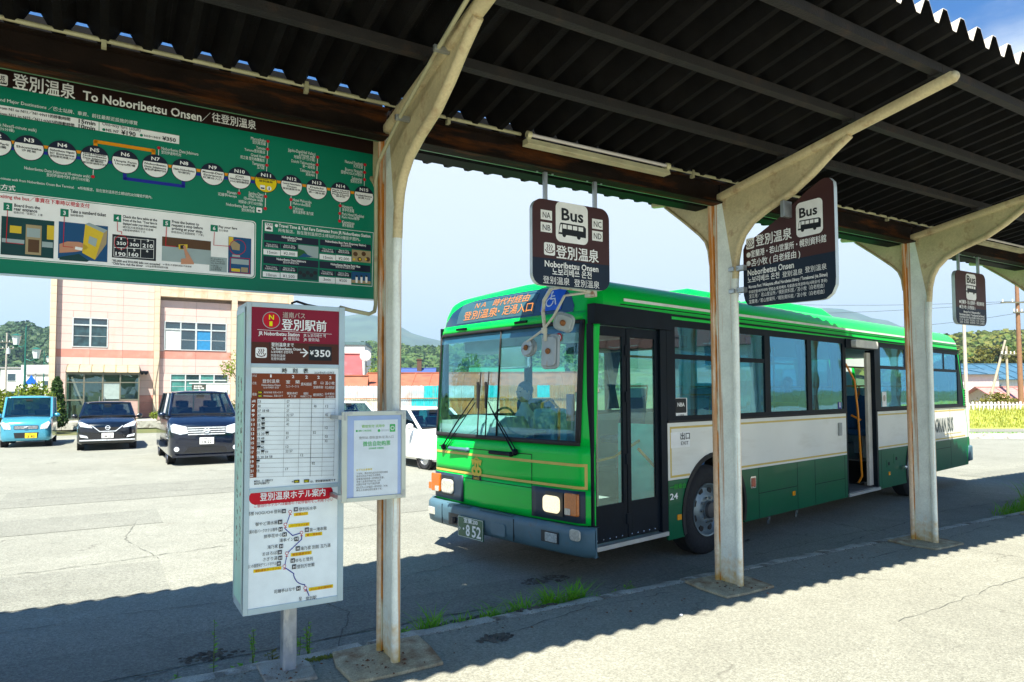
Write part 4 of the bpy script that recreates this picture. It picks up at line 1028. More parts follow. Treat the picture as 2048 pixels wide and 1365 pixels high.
# ================================================================ ground
def sheet(frame,x0,x1,y0,y1,z,n=1):
    b=B(); 
    for i in range(n):
        for j in range(n):
            X0=x0+(x1-x0)*i/n; X1=x0+(x1-x0)*(i+1)/n; Y0=y0+(y1-y0)*j/n; Y1=y0+(y1-y0)*(j+1)/n
            b.quad(frame.w(X0,Y0,z),frame.w(X1,Y0,z),frame.w(X1,Y1,z),frame.w(X0,Y1,z))
    return b
WO=Fr((0,0),PI/2)
M_GRD=mat('soil_grass',(.10,.12,.035),rough=.95,var=.3,scale=.05,stain=(.16,.14,.06),stain_amt=.7,stain_scale=(.3,.3,.3))
M_ASP=asphalt('asphalt_lot',(.250,.256,.218),(.05,.045,.04),.6)
M_ASP2=asphalt('asphalt_patch',(.218,.224,.192),(.04,.04,.035),.3)
M_PLAT=asphalt('asphalt_platform',(.268,.268,.222),(.05,.045,.035),.45,1.25)
M_CONC=mat('concrete',(.36,.35,.30),rough=.9,var=.25,scale=5,bump=.6,bscale=90,fine=.22,fine_scale=150,stain=(.12,.06,.03),stain_amt=.6,stain_scale=(7,7,7),stain_lo=.52,stain_hi=.66)
struct('terrain_ground',sheet(WO,-4000,4000,-4000,4200,-.06),M_GRD)
struct('asphalt_lot',sheet(SH,-60,34,.42,31.2,0),M_ASP)
struct('asphalt_road',sheet(SH,34,120,-20,31.2,-.004),M_ASP)
for (x0,x1,y0,y1,r) in [(-3.2,-1.0,2.9,4.2,0),(-4.6,3,.9,1.55,0),(-9,-4.4,5.0,8.2,0),(2.0,4.6,5.5,7.0,0),(14,19,1.2,3.4,0),(-7.5,-.8,6.6,7.9,0),(-3,1.5,9.2,11.4,0),(3,3.7,.5,5,0)]:
    struct('asphalt_patch',sheet(SH,x0,x1,y0,y1,.004),M_ASP2)
# platform body with its front edge under the kerb
pb=B(); pb.add([SH.w(x,y,z) for x,y,z in [(-40,-30,PZ),(60,-30,PZ),(60,.25,PZ),(-40,.25,PZ),(-40,.25,-.05),(60,.25,-.05)]],[(0,1,2,3),(3,2,5,4)])
struct('platform_pavement',pb,M_PLAT)
M_KERB=mat('kerb_concrete',(.40,.40,.35),rough=.95,var=.3,scale=4,bump=1.0,bscale=60,fine=.3,fine_scale=120,stain=(.06,.045,.03),stain_amt=.7,stain_scale=(5,5,5),stain_lo=.5,stain_hi=.62)
kerb=empty('kerb',SH.w(0,0,0),SH.rz); kerb['kind']='structure'
km=None
for i in range(-9,32):
    L=.93+.04*math.sin(i*2.3); r_=random.Random(i)
    b=B(); n=6
    prof=lambda t:[(.253,-.04),(.253,PZ+.003+r_.uniform(-.004,.003)),(.30,PZ+.004+r_.uniform(-.006,.004)),(.385+r_.uniform(-.012,.006),PZ-.006+r_.uniform(-.012,.004)),(.425+r_.uniform(-.015,.012),PZ-.045+r_.uniform(-.02,.015)),(.445+r_.uniform(-.012,.012),.0),(.45,-.04)]
    R=[prof(k/n) for k in range(n+1)]
    b.add([(L*k/n,p[0],p[1]) for k in range(n+1) for p in R[k]],[(k*7+j,(k+1)*7+j,(k+1)*7+j+1,k*7+j+1) for k in range(n) for j in range(6)]+[tuple(range(7)),tuple(n*7+j for j in range(7))])
    o=part('kerb_stone',b,M_KERB,kerb,smooth=35); o.location=(i*.97,r_.uniform(-.006,.006),0)
# gutter grime and loose grit along the kerb, small pebbles
def grit(name,x0,x1,y0,y1,n,z,col,rz=(.003,.012),seed=1,kind='stuff'):
    r=random.Random(seed); b=B()
    for _ in range(n):
        x=r.uniform(x0,x1); y=min(y1,max(y0,r.gauss((y0+y1)/2,(y1-y0)/4))); s=r.uniform(*rz); c=SH.w(x,y,z+s*.3); a=r.uniform(0,PI)
        P=[Vector((math.cos(a+k*2.1)*s*r.uniform(.7,1.2),math.sin(a+k*2.1)*s*r.uniform(.7,1.2),0)) for k in range(3)]
        b.add([c+P[0],c+P[1],c+P[2],c+Vector((0,0,s*.6))],[(0,1,3),(1,2,3),(2,0,3)])
    o=part(name,b,mat('grit_'+name,col,rough=.95,var=.4,scale=20),None,fix=False); o['kind']=kind; return o
grit('gravel',-5,22,.45,.62,2600,0,(.16,.15,.12),seed=3)
grit('gravel',-5,20,.18,.28,1100,PZ,(.13,.11,.08),seed=4)
grit('gravel',-6,14,.6,3.2,500,0,(.22,.2,.16),(.003,.008),seed=5)
grit('gravel',-2,12,-3.4,.1,420,PZ,(.2,.18,.14),(.002,.006),seed=6)
# dead leaves: small rusty flakes by the posts
def leaf_litter(n,spots,seed):
    r=random.Random(seed); b=B()
    for _ in range(n):
        cx,cy,sx,sy,z=r.choice(spots); x=r.gauss(cx,sx); y=r.gauss(cy,sy); s=r.uniform(.006,.017); a=r.uniform(0,6.28); c=SH.w(x,y,z+.004)
        d=Vector((math.cos(a),math.sin(a),0)); e=Vector((-d.y,d.x,0)); b.add([c-d*s,c+e*s*.4+V3(0,0,s*.5),c+d*s,c-e*s*.4],[(0,1,2),(0,2,3)])
    o=part('leaf_litter',b,mat('dead_leaf',(.13,.045,.015),rough=.9,var=.4,scale=20),None,fix=False); o['kind']='stuff'
leaf_litter(150,[(2.95,-.15,.16,.1,.155),(4.6,.0,.6,.09,PZ),(-.65,.05,.1,.08,.155),(1.6,0,.7,.1,PZ),(-.1,-.1,.13,.1,.155)],9)
# broken asphalt holes in the road and on the platform
def pothole(cx,cy,rx,ry,z,seed,n=60):
    r=random.Random(seed); b=B()
    for _ in range(n):
        a=r.uniform(0,6.28); q=math.sqrt(r.random()); x=cx+rx*q*math.cos(a); y=cy+ry*q*math.sin(a); s=r.uniform(.012,.04)*(1.1-q*.5); c=SH.w(x,y,z)
        P=[Vector((math.cos(k*1.26+a)*s*r.uniform(.6,1.2),math.sin(k*1.26+a)*s*r.uniform(.6,1.2),r.uniform(0,.006))) for k in range(5)]
        b.add([c+p for p in P]+[c+V3(0,0,s*.45)],[(k,(k+1)%5,5) for k in range(5)])
    o=part('broken_asphalt',b,mat('broken_asphalt',(.085,.075,.06),rough=1,var=.5,scale=12,bump=.8,bscale=80),None,fix=False); o['kind']='stuff'
def crack(pts,w,z,seed):
    r=random.Random(seed); P=[]
    for (a,b_),(c,d) in zip(pts[:-1],pts[1:]):
        n=max(2,int(math.hypot(c-a,d-b_)/.09)); P+=[(a+(c-a)*k/n+r.gauss(0,.008),b_+(d-b_)*k/n+r.gauss(0,.014)) for k in range(n)]
    b=B()
    for k in range(len(P)-1):
        q=w*r.uniform(.3,1.3); (x0,y0),(x1,y1)=P[k],P[k+1]; dx,dy=x1-x0,y1-y0; L=math.hypot(dx,dy) or 1; nx,ny=-dy/L*q,dx/L*q
        b.quad(SH.w(x0+nx,y0+ny,z),SH.w(x0-nx,y0-ny,z),SH.w(x1-nx*.7,y1-ny*.7,z),SH.w(x1+nx*.7,y1+ny*.7,z))
    o=part('pavement_crack',b,mat('crack_dark',(.10,.105,.09),rough=1),None,fix=False); o['kind']='structure'
for i,(pts,w,z) in enumerate([([(-3,.92),(-1,.86),(.6,.95),(2.2,.8)],.006,.006),([(-4,2.2),(-1.5,2.35),(.5,2.1),(3,2.6)],.005,.006),([(-.2,.5),(.2,1.4),(-.1,2.6)],.005,.007),([(1.2,.5),(1.6,.75),(3.5,.9),(7,1.1)],.005,.006),([(-6,4.6),(-2,4.3),(2,4.9)],.007,.007),([(-1,4.3),(-1.3,5.6),(-1.1,7)],.004,.007),([(-8,9.5),(-3,10.2),(3,9.6)],.009,.006),([(5,-.1),(6.4,-.05),(8,.1)],.006,PZ+.003),([(.7,-.05),(1.6,.12),(2.6,.1)],.005,PZ+.003),([(3.4,-1.3),(6,-1.2),(9,-1.35)],.004,PZ+.003),([(-1.6,.2),(-.8,-.2),(-.6,-.9)],.005,PZ+.003),([(6,.8),(9,1.3),(12,1.2)],.007,.006)]): crack(pts,w,z,i)
pothole(2.1,1.35,.26,.12,.002,1,110); pothole(.9,.72,.5,.05,.002,2,90); pothole(-.9,1.0,.22,.10,.002,3,60); pothole(.75,-.05,.13,.08,PZ+.001,4,60); pothole(4.9,1.5,.3,.06,.002,5,50); pothole(1.35,.35,.2,.03,PZ+.001,6,30)
b=B(); b.sph((0,0,0),(.014,.009,.009),6,4)
o=tag(part('litter',b,mat('litter_white',(.8,.82,.85),rough=.5)),'tiny white scrap of paper lying on the sunlit platform edge','litter'); o.location=SH.w(2.15,-.38,PZ+.008)
# ================================================================ shelter
RUST=(.30,.085,.008)
M_POST=mat('cream_paint_post',(.82,.88,.80),rough=.5,var=.10,scale=5,bump=.25,bscale=70,stain=(.50,.19,.015),stain_amt=.85,stain_scale=(26,26,.45),stain_lo=.55,stain_hi=.65,fine=.06,fine_scale=60,low=(.30,(.60,.36,.05)))
M_POSTR=mat('cream_paint_rusty',(.80,.80,.66),rough=.6,var=.12,scale=7,bump=.4,bscale=60,stain=(.55,.19,.008),stain_amt=1,stain_scale=(22,22,.9),stain_lo=.35,stain_hi=.52,zfade=(.7,1.9,.45),fine=.1,fine_scale=50,low=(.26,(.55,.28,.02)))
M_ARM=mat('cream_paint_arm',(.60,.51,.29),rough=.55,var=.12,scale=4,bump=.3,bscale=60,stain=(.24,.10,.04),stain_amt=.7,stain_scale=(8,8,8),stain_lo=.54,stain_hi=.72,fine=.08,fine_scale=60)
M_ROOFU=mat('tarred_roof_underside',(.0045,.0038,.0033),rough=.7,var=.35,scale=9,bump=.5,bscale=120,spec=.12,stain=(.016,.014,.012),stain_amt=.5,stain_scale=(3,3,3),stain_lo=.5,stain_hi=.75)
M_ROOFT=mat('roof_sheet_top',(.60,.55,.46),rough=.5,var=.15,scale=2)
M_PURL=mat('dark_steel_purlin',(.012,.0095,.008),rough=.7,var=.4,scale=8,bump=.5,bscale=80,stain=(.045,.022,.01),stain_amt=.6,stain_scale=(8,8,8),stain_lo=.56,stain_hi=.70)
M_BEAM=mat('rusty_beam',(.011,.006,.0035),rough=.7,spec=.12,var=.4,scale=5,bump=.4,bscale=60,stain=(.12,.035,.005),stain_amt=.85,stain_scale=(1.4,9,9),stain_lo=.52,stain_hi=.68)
M_BEAMLIT=mat('beam_green_lit_edge',(.10,.24,.12),rough=.45,var=.2,scale=6,stain=(.15,.08,.03),stain_amt=.6,stain_scale=(6,6,6))  # green light on the flange edge, put in as the strip's colour
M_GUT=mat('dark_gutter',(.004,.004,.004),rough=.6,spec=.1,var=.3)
M_GALV=mat('galvanised_steel',(.42,.45,.46),rough=.38,metal=.75,var=.15,scale=14)
sh=empty('bus_shelter',SH.w(0,0,PZ),SH.rz,'long roofed bus shelter of cream rusty steel posts and black corrugated roof','shelter')
X0,X1=-6.2,24.8
def post_mesh():
    b=B()   # web with both haunches, slots: 0 paint 1 rusty paint 2 arm paint
    b.m=0; b.prism([(-.12,0),(.10,0),(.10,2.75),(.10,2.85),(.12,3.39),(-.2,3.39),(-.16,2.8),(-.12,2.62)],'x',-.006,.006)
    b.m=2; b.prism([(-.13,2.62),(-.15,2.80),(-.18,2.92),(-.232,3.01),(-.33,3.10),(-.50,3.175),(-.72,3.245),(-.90,3.345),(-1.05,3.45),(-1.20,3.54),(-1.24,3.58),(-.2,3.40),(0,3.36),(-.1,2.8)],'x',-.0075,.0075)
    b.prism([(.12,2.78),(.12,3.0),(.12,3.38),(.84,3.50),(.70,3.46),(.664,3.44),(.387,3.225),(.25,3.10),(.16,2.97)],'x',-.0075,.0075)
    return b
def sweep(b,pts,hw,hd):
    """flat bar with rounded face following pts in the yz plane, hw half width along x"""
    n=len(pts); R=[]
    for i,p in enumerate(pts):
        a=pts[max(i-1,0)]; c=pts[min(i+1,n-1)]; d=Vector((c[0]-a[0],c[1]-a[1])).normalized(); q=Vector((-d.y,d.x))
        R.append([(t*hw,p[0]+q.x*k*hd,p[1]+q.y*k*hd) for t,k in ((-1,-.2),(-.94,.5),(-.6,.95),(0,1.1),(.6,.95),(.94,.5),(1,-.2),(.9,-.8),(0,-1),(-.9,-.8))])
    m=10; b.add([v for r in R for v in r],[(i*m+k,i*m+(k+1)%m,(i+1)*m+(k+1)%m,(i+1)*m+k) for i in range(n-1) for k in range(m)]+[tuple(range(m)),tuple((n-1)*m+k for k in range(m))])
NEARL=[(-.125,-.0),(-.125,1.3),(-.127,2.45),(-.138,2.64),(-.152,2.80),(-.182,2.92),(-.232,3.01),(-.33,3.10),(-.50,3.175),(-.72,3.245),(-.90,3.345),(-1.05,3.45),(-1.21,3.545)]
FARL=[(.128,2.80),(.145,2.93),(.18,3.02),(.245,3.09),(.35,3.18),(.47,3.28),(.69,3.455)]
def make_post():
    r=part('post',post_mesh(),[M_POST,M_POSTR,M_ARM],sh)
    b=B(); sweep(b,NEARL[:4],.028,.023); part('near_flange',b,M_POST,r,smooth=50)
    b=B(); sweep(b,NEARL[3:],.030,.022); part('curved_brace',b,M_ARM,r,smooth=50)
    b=B(); sweep(b,[(.106,0),(.106,1.3),(.108,2.6),(.118,3.38)],.037,.022); part('far_flange',b,M_POSTR,r,smooth=50)
    b=B(); b.tube([(-.011,.082,0),(-.011,.083,1.2),(-.011,.082,2.4),(-.011,.09,3.36)],.006,5); part('rust_seam',b,mat('rust_seam',(.42,.15,.01),rough=.9,var=.5,scale=9,stain=(.62,.62,.45),stain_amt=.9,stain_scale=(9,9,2.5),stain_lo=.5,stain_hi=.6),r)
    b=B(); sweep(b,FARL,.03,.012); part('curved_brace',b,M_ARM,r,smooth=50)
    b=B(); sweep(b,[(.02,3.385),(-.6,3.485),(-1.3,3.595),(-1.93,3.695)],.040,.034); b.sph((0,-1.93,3.695),(.038,.03,.034),12,8); part('roof_arm',b,M_ARM,r,smooth=50)
    b=B(); sweep(b,[(.0,3.385),(.45,3.455),(.86,3.515)],.036,.028); b.sph((0,.86,3.515),(.034,.026,.028),10,6); part('roof_arm',b,M_ARM,r,smooth=50)
    return r
p0=make_post(); p0.location=(0,0,0)
for k in (-2,-1,1,2,3,4,5,6,7,8):
    c=p0.copy(); COL.objects.link(c); c.location=(k*3.097,0,0)
    for ch in p0.children: d=ch.copy(); COL.objects.link(d); d.parent=c
# concrete pads
for k in range(-2,8):
    b=B(); r=random.Random(k+50); 
    P=[(-.30+r.uniform(-.03,.03),-.27),(-.1,-.285),(.24,-.27+r.uniform(-.02,.02)),(.28,.0),(.29+r.uniform(-.04,.02),.235),(-.27,.24),(-.31,.02)]
    b.prism([(x*1.05,y) for x,y in P],'z',-.0,.022); o=part('footing',b,mat('pad_concrete',(.44,.37,.24),rough=.95,var=.3,scale=6,bump=.8,bscale=90,fine=.25,fine_scale=110,stain=(.17,.06,.012),stain_amt=.8,stain_scale=(5,5,5),stain_lo=.48,stain_hi=.66),sh,bevel=.006); o.location=(k*3.097,0,0)
# beam
for i in range(-2,8):
    b=B(); x0=i*3.097+.012; x1=(i+1)*3.097-.012
    b.m=0; b.box(x0,x1,.03,.042,3.34,3.50); b.box(x0,x1,-.02,.10,3.50,3.512); b.box(x0,x1,-.02,.10,3.328,3.34); b.m=1; b.box(x0,x1,.1005,.118,3.329,3.337)
    part('beam',b,[M_BEAM,M_BEAMLIT],sh)
    b=B(); b.box(x0,x1,.112,.345,3.470,3.476); b.box(x0,x1,.339,.345,3.476,3.508); b.box(x0,x1,.106,.112,3.47,3.642 if i<0 else 3.652 if i==0 else 3.67); part('valley_sun_block',b,M_GUT,sh)  # hidden trough added in the roof valley to block sun and narrow the slits
    if i<0: continue
    b=B(); b.box(x0,x1,.145,.16,3.33,3.52); b.box(x0,x1,.16,.30,3.325,3.335); b.box(x0,x1,.30,.31,3.335,3.50); part('gutter',b,M_GUT,sh)
# purlins (angle sections)
SL=.155
for yy in (-1.83,-1.22,-.65):
    for i in range(-2,8):
        b=B(); z=3.45-SL*yy+.012; x0=i*3.097+.002; x1=(i+1)*3.097-.002
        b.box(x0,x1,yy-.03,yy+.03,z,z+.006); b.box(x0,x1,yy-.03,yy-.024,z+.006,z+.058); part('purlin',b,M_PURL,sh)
    for i in range(-2,9):
        b=B(); z=3.45-SL*yy; b.box(i*3.097-.03,i*3.097-.024,yy-.022,yy+.05,z-.0,z+.055); b.box(i*3.097-.09,i*3.097-.03,yy-.022,yy+.02,z+.0195,z+.025); part('purlin_cleat',b,M_PURL,sh)
for yy in (.45,.86):
    b=B(); z=3.395+.157*yy+.03; b.box(X0,X1,yy-.03,yy+.03,z,z+.006); b.box(X0,X1,yy+.024,yy+.03,z+.006,z+.05); part('purlin',b,M_PURL,sh)
# folded roof sheets: three ribs each
PROF=[(0,.105),(.022,.105),(.082,.0),(.122,.0),(.178,.105),(.2,.105)]
def sheet_mesh(y0,y1,z0,z1,drop=0):
    pts=[]
    for k in range(3):
        pts+=[(k*.2+x,z) for x,z in (PROF if k==2 else PROF[:-1])]
    b=B(); n=len(pts)
    for (a,b_,i) in ((y0,z0,0),(y1,z1,1)):
        pass
    top=[];und=[]
    vs=[(x,y0,z0+z) for x,z in pts]+[(x,y1,z1+z) for x,z in pts]+[(x,y0,z0+z-.004) for x,z in pts]+[(x,y1,z1+z-.004) for x,z in pts]
    b.m=0; b.add(vs,[(i,i+1,n+i+1,n+i) for i in range(n-1)]+[(i,i+1,2*n+i+1,2*n+i) for i in range(n-1)]+[(n+i,n+i+1,3*n+i+1,3*n+i) for i in range(n-1)])
    b.m=1; k0=len(b.v); b.add(vs[2*n:],[(i,i+1,n+i+1,n+i) for i in range(n-1)])
    return b
near=sheet_mesh(.02,-2.08,3.517,3.842); far=sheet_mesh(.24,1.25,3.50,3.665)
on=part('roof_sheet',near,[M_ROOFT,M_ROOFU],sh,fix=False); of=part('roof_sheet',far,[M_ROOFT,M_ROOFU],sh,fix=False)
k=0; x=-6.2+.11-.01+.0
xs0=.11-.011-.2*31   # crest centre sits at .11 modulo .2
i=0
while xs0+.6*i<X1:
    xx=xs0+.6*i
    if i==0: on.location=(xx,0,0); of.location=(xx,0,0)
    else:
        a=on.copy(); COL.objects.link(a); a.location=(xx,0,rnd.uniform(-.0015,.0015)); a2=of.copy(); COL.objects.link(a2); a2.location=(xx,0,rnd.uniform(-.0015,.0015))
    i+=1
# ================================================================ conduit and lamps
M_PIPE=mat('conduit_paint',(.42,.40,.24),rough=.5,var=.15,scale=8,stain=(.2,.1,.04),stain_amt=.5,stain_scale=(9,9,9))
cd=empty('conduit',SH.w(0,0,PZ),SH.rz,'thin cream electrical conduit clipped along the beam and down the first post','conduit')
b=B(); b.tube([(X0,-.035,3.525),(.98,-.035,3.53)],.013,8); b.tube([(2.36,-.035,3.53),(7.4,-.035,3.53)],.013,8); b.tube([(8.6,-.035,3.53),(X1,-.035,3.53)],.013,8); part('pipe',b,M_PIPE,cd,smooth=60)
b=B(); b.tube([(-.075,-1.45,3.66),(-.075,-.9,3.50),(-.072,-.35,3.32),(-.07,.02,3.16),(-.068,.075,3.05),(-.062,.085,2.9),(-.06,.09,2.30),(-.06,.09,2.24),(-.075,.07,2.195),(-.12,.04,2.172),(-.24,.02,2.185),(-.32,.01,2.20)],.0125,8); part('pipe',b,M_PIPE,cd,smooth=60)
for x in (-1.6,-.55,.4,2.7,4.2,5.6,9.2): b=B(); b.box(x-.012,x+.012,-.052,-.018,3.485,3.512); b.box(x-.012,x+.012,-.053,-.05,3.50,3.55); part('pipe_clip',b,M_PIPE,cd)
for y,z in ((-.9,3.50),(-.35,3.32)): b=B(); b.box(-.1,-.01,y-.01,y+.01,z-.016,z+.016); part('pipe_clip',b,M_GALV,cd)
def lamp(x0,x1,label):
    t=empty('fluorescent_lamp',SH.w(x0,-.085,PZ+3.435),SH.rz,label,'lamp','fluorescent tubes under the shelter beam'); L=x1-x0
    Mh=mat('lamp_housing',(.62,.58,.36),rough=.45,var=.1,stain=(.25,.15,.06),stain_amt=.4,stain_scale=(4,12,12),stain_lo=.55)
    b=B(); b.prism([(-.045,.0),(.04,.0),(.03,.045),(-.028,.045)],'x',0,L); part('housing',b,Mh,t,bevel=.004)
    b=B(); b.cyl((.03,-.025,.072),(L-.03,-.025,.072),.0135,12); part('tube',b,mat('tube_glass',(.62,.58,.56),rough=.25,var=.03),t,smooth=60)
    for x in (.0,L-.035): b=B(); b.cyl((x,-.025,.072),(x+.035,-.025,.072),.024,12); b.box(x,x+.03,-.035,-.012,.04,.07); part('socket',b,Mh,t,smooth=40)
lamp(.985,2.36,'fluorescent lamp under the beam above the hanging Noboribetsu Onsen bus sign'); lamp(7.45,8.6,'smaller-looking fluorescent lamp above the far hanging bus sign at the right')
# ================================================================ overhead route board
M_BG=mat('board_green',(.0,.19,.105),rough=.4,spec=.2,var=.05,scale=3); M_BB=mat('board_brown_band',(.022,.010,.008),rough=.4,var=.1,spec=.2)
M_ALU=mat('alu_frame',(.42,.56,.60),rough=.35,metal=.35,var=.08,scale=9)
bd=empty('route_board',SH.w(-1.45,.3,0),SH.rz,'large green route map board to Noboribetsu Onsen hung under the beam','sign board')
bx=lambda x:x+1.45
b=B(); b.box(bx(-2.98),bx(.072),.004,.03,2.437,3.60); part('panel',b,M_BG,bd)
b=B(); b.box(bx(-2.98),bx(.072),-.0004,.004,3.437,3.60); part('title_band',b,M_BB,bd)
b=B(); b.box(bx(.072),bx(.086),-.004,.034,2.434,3.6); b.box(bx(-2.98),bx(.072),-.002,.034,2.430,2.437); part('frame',b,M_ALU,bd)
for x in (-.9,.055): 
    for z in (2.55,2.95,3.35): 
        if x>0: b=B(); b.box(bx(.045),bx(.13),-.012,-.004,z-.018,z+.018); b.cyl((bx(.062),-.018,z),(bx(.062),-.012,z),.008,8); part('clamp',b,M_GALV,bd)
for x in (-2.9,-1.9,-.9,.0): b=B(); b.box(bx(x)-.015,bx(x)+.015,-.22,.006,3.60,3.606); b.box(bx(x)-.015,bx(x)+.015,.031,.037,3.3,3.606); part('hanger',b,M_GALV,bd)
do_print(BOARD_PRINT,bd,lambda u,v,o:(u+1.45,.0035-o if v<3.43 else -.0006-o,v))
# ================================================================ timetable box on a post
tb=empty('timetable_box',SH.w(-.5835,-.03,PZ),SH.rz,'tall blue grey timetable box on a short steel post with a pad','timetable sign'); tx=lambda x:x+.5835
M_BOXF=mat('box_frame_alu',(.42,.55,.60),rough=.42,metal=.25,var=.08,scale=7,stain=(.5,.42,.28),stain_amt=.35,stain_scale=(5,5,2))
ZZ=lambda z:z-PZ
fx0,fx1=-.872,-.299
b=B(); b.box(tx(fx0),tx(-.845),0,.32,ZZ(.545),ZZ(2.325)); b.box(tx(-.335),tx(fx1),0,.32,ZZ(.545),ZZ(2.325)); part('side_frame',b,M_BOXF,tb,bevel=.003)
for z0,z1 in ((2.298,2.3255),(1.948,1.972),(1.2305,1.2555),(.5445,.5795)): b=B(); b.box(tx(-.845),tx(-.335),.0005,.318,ZZ(z0),ZZ(z1)); part('rail',b,M_BOXF,tb,bevel=.002)
b=B(); b.box(tx(-.845),tx(-.335),.006,.016,ZZ(1.972),ZZ(2.298)); part('title_panel',b,pmat('wine'),tb)
b=B(); b.box(tx(-.845),tx(-.335),.006,.016,ZZ(1.2555),ZZ(1.948)); part('timetable_panel',b,pmat('paper'),tb)
b=B(); b.box(tx(-.845),tx(-.335),.006,.016,ZZ(.5795),ZZ(1.2305)); part('hotel_map_panel',b,pmat('paper'),tb)
b=B(); b.box(tx(-.845),tx(-.335),.30,.316,ZZ(.5795),ZZ(2.298)); part('back_panel',b,M_BOXF,tb)
M_FADE=mat('faded_side_panel',(.42,.74,.62),rough=.5,var=.08)
b=B(); b.box(tx(fx0)-.0035,tx(fx0)-.0005,.035,.285,ZZ(.60),ZZ(2.27)); part('side_panel',b,M_FADE,tb)
b=B(); b.box(tx(fx0)-.007,tx(fx0)-.0036,.02,.034,ZZ(.58),ZZ(2.30)); b.box(tx(fx0)-.007,tx(fx0)-.0036,.286,.30,ZZ(.58),ZZ(2.30)); b.box(tx(fx0)-.007,tx(fx0)-.0036,.02,.3,ZZ(2.27),ZZ(2.30)); part('side_rim',b,M_ALU,tb)
# flaking remains of side lettering
b=B(); r=random.Random(5); cols=['wine','navy','green']; mts=[pmat(c) for c in ('ink','wine','green')]
for i in range(120):
    y=.16+.05*r.choice((-1,1))+r.gauss(0,.014); z=r.uniform(.8,1.9); h=r.uniform(.006,.022); w=r.uniform(.004,.012); b.m=0 if r.random()<.55 else r.choice((1,2))
    b.add([(tx(fx0)-.0042,y-w,ZZ(z)),(tx(fx0)-.0042,y+w*.6,ZZ(z)-.2*h),(tx(fx0)-.0042,y+w,ZZ(z)+h),(tx(fx0)-.0042,y-w*.4,ZZ(z)+h*.8)],[(0,1,2,3)])
part('flaked_lettering',b,mts,tb,fix=False)
b=B(); b.box(-.04,.042,.118,.198,0,ZZ(.545)); part('post',b,mat('galv_post',(.33,.37,.42),rough=.42,metal=.5,var=.25,scale=12,stain=(.6,.62,.6),stain_amt=.5,stain_scale=(25,25,8),stain_lo=.5,stain_hi=.62,low=(.035,(.24,.08,.02))),tb,bevel=.008)
b=B(); b.prism([(-.155,.0),(.12,-.055),(.135,.19),(.1,.30),(-.15,.33)],'z',0,.02); part('base_slab',b,M_CONC,tb,bevel=.005)
b=B(); b.tube([(.0,.14,ZZ(2.325)),(-.005,.13,ZZ(2.35)),(.02,.12,ZZ(2.36)),(.08,.10,ZZ(2.34)),(.16,.09,ZZ(2.327)),(.28,.09,ZZ(2.33))],.008,6); part('cable',b,mat('black_cable',(.02,.02,.02)),tb,smooth=60)
do_print([e for e in TIMETABLE_PRINT if not(e[0]=='r' and e[5] in('paper','wine') and e[6]==1)],tb,lambda u,v,o:(tx(u),.0058-o,ZZ(v)))
# ================================================================ small notice frame
nf=empty('framed_notice',SH.w(-.163,-.195,1.42),SH.rz,'small aluminium framed paper notice fixed beside the timetable box','notice'); nx=lambda x:x+.163; nz=lambda z:z-1.42
M_NF=mat('notice_alu',(.50,.56,.52),rough=.3,metal=.5,var=.06)
for (a0,a1,z0,z1) in ((-.363,-.331,1.156,1.69),(.008,.037,1.156,1.69)): b=B(); b.box(nx(a0),nx(a1),0,.02,nz(z0),nz(z1)); part('rail',b,M_NF,nf,bevel=.003)
for (z0,z1) in ((1.156,1.182),(1.664,1.69)): b=B(); b.box(nx(-.331),nx(.008),.0005,.0195,nz(z0),nz(z1)); part('rail',b,M_NF,nf,bevel=.002)
for sx,sz in ((-1,1),(1,1),(1,-1)):
    X_=nx(-.347) if sx<0 else nx(.0215); Z_=nz(1.677) if sz>0 else nz(1.169)
    b=B(); b.box(min(X_,X_-sx*.045),max(X_,X_-sx*.045),-.003,-.0005,Z_-.005,Z_+.007); b.box(X_-.005,X_+.007,-.0035,-.001,min(Z_,Z_-sz*.04),max(Z_,Z_-sz*.04)); part('corner_clip',b,M_GALV,nf)
b=B(); b.box(nx(-.331),nx(.008),.008,.015,nz(1.182),nz(1.664)); part('backing',b,pmat('paleblue'),nf)
b=B(); b.box(nx(-.331),nx(.008),.0035,.0045,nz(1.182),nz(1.664)); part('cover_sheet',b,glass('clear_cover',(.97,.98,1),.0,.05),nf)
for z in (1.655,1.19): b=B(); b.box(nx(-.385),nx(-.363),.004,.17,nz(z)-.012,nz(z)+.012); part('bracket',b,M_GALV,nf)
do_print([e for e in NOTICE_PRINT if not(e[0]=='r' and e[5]=='paleblue')],nf,lambda u,v,o:(nx(u),.0078-o*.7,nz(v)))
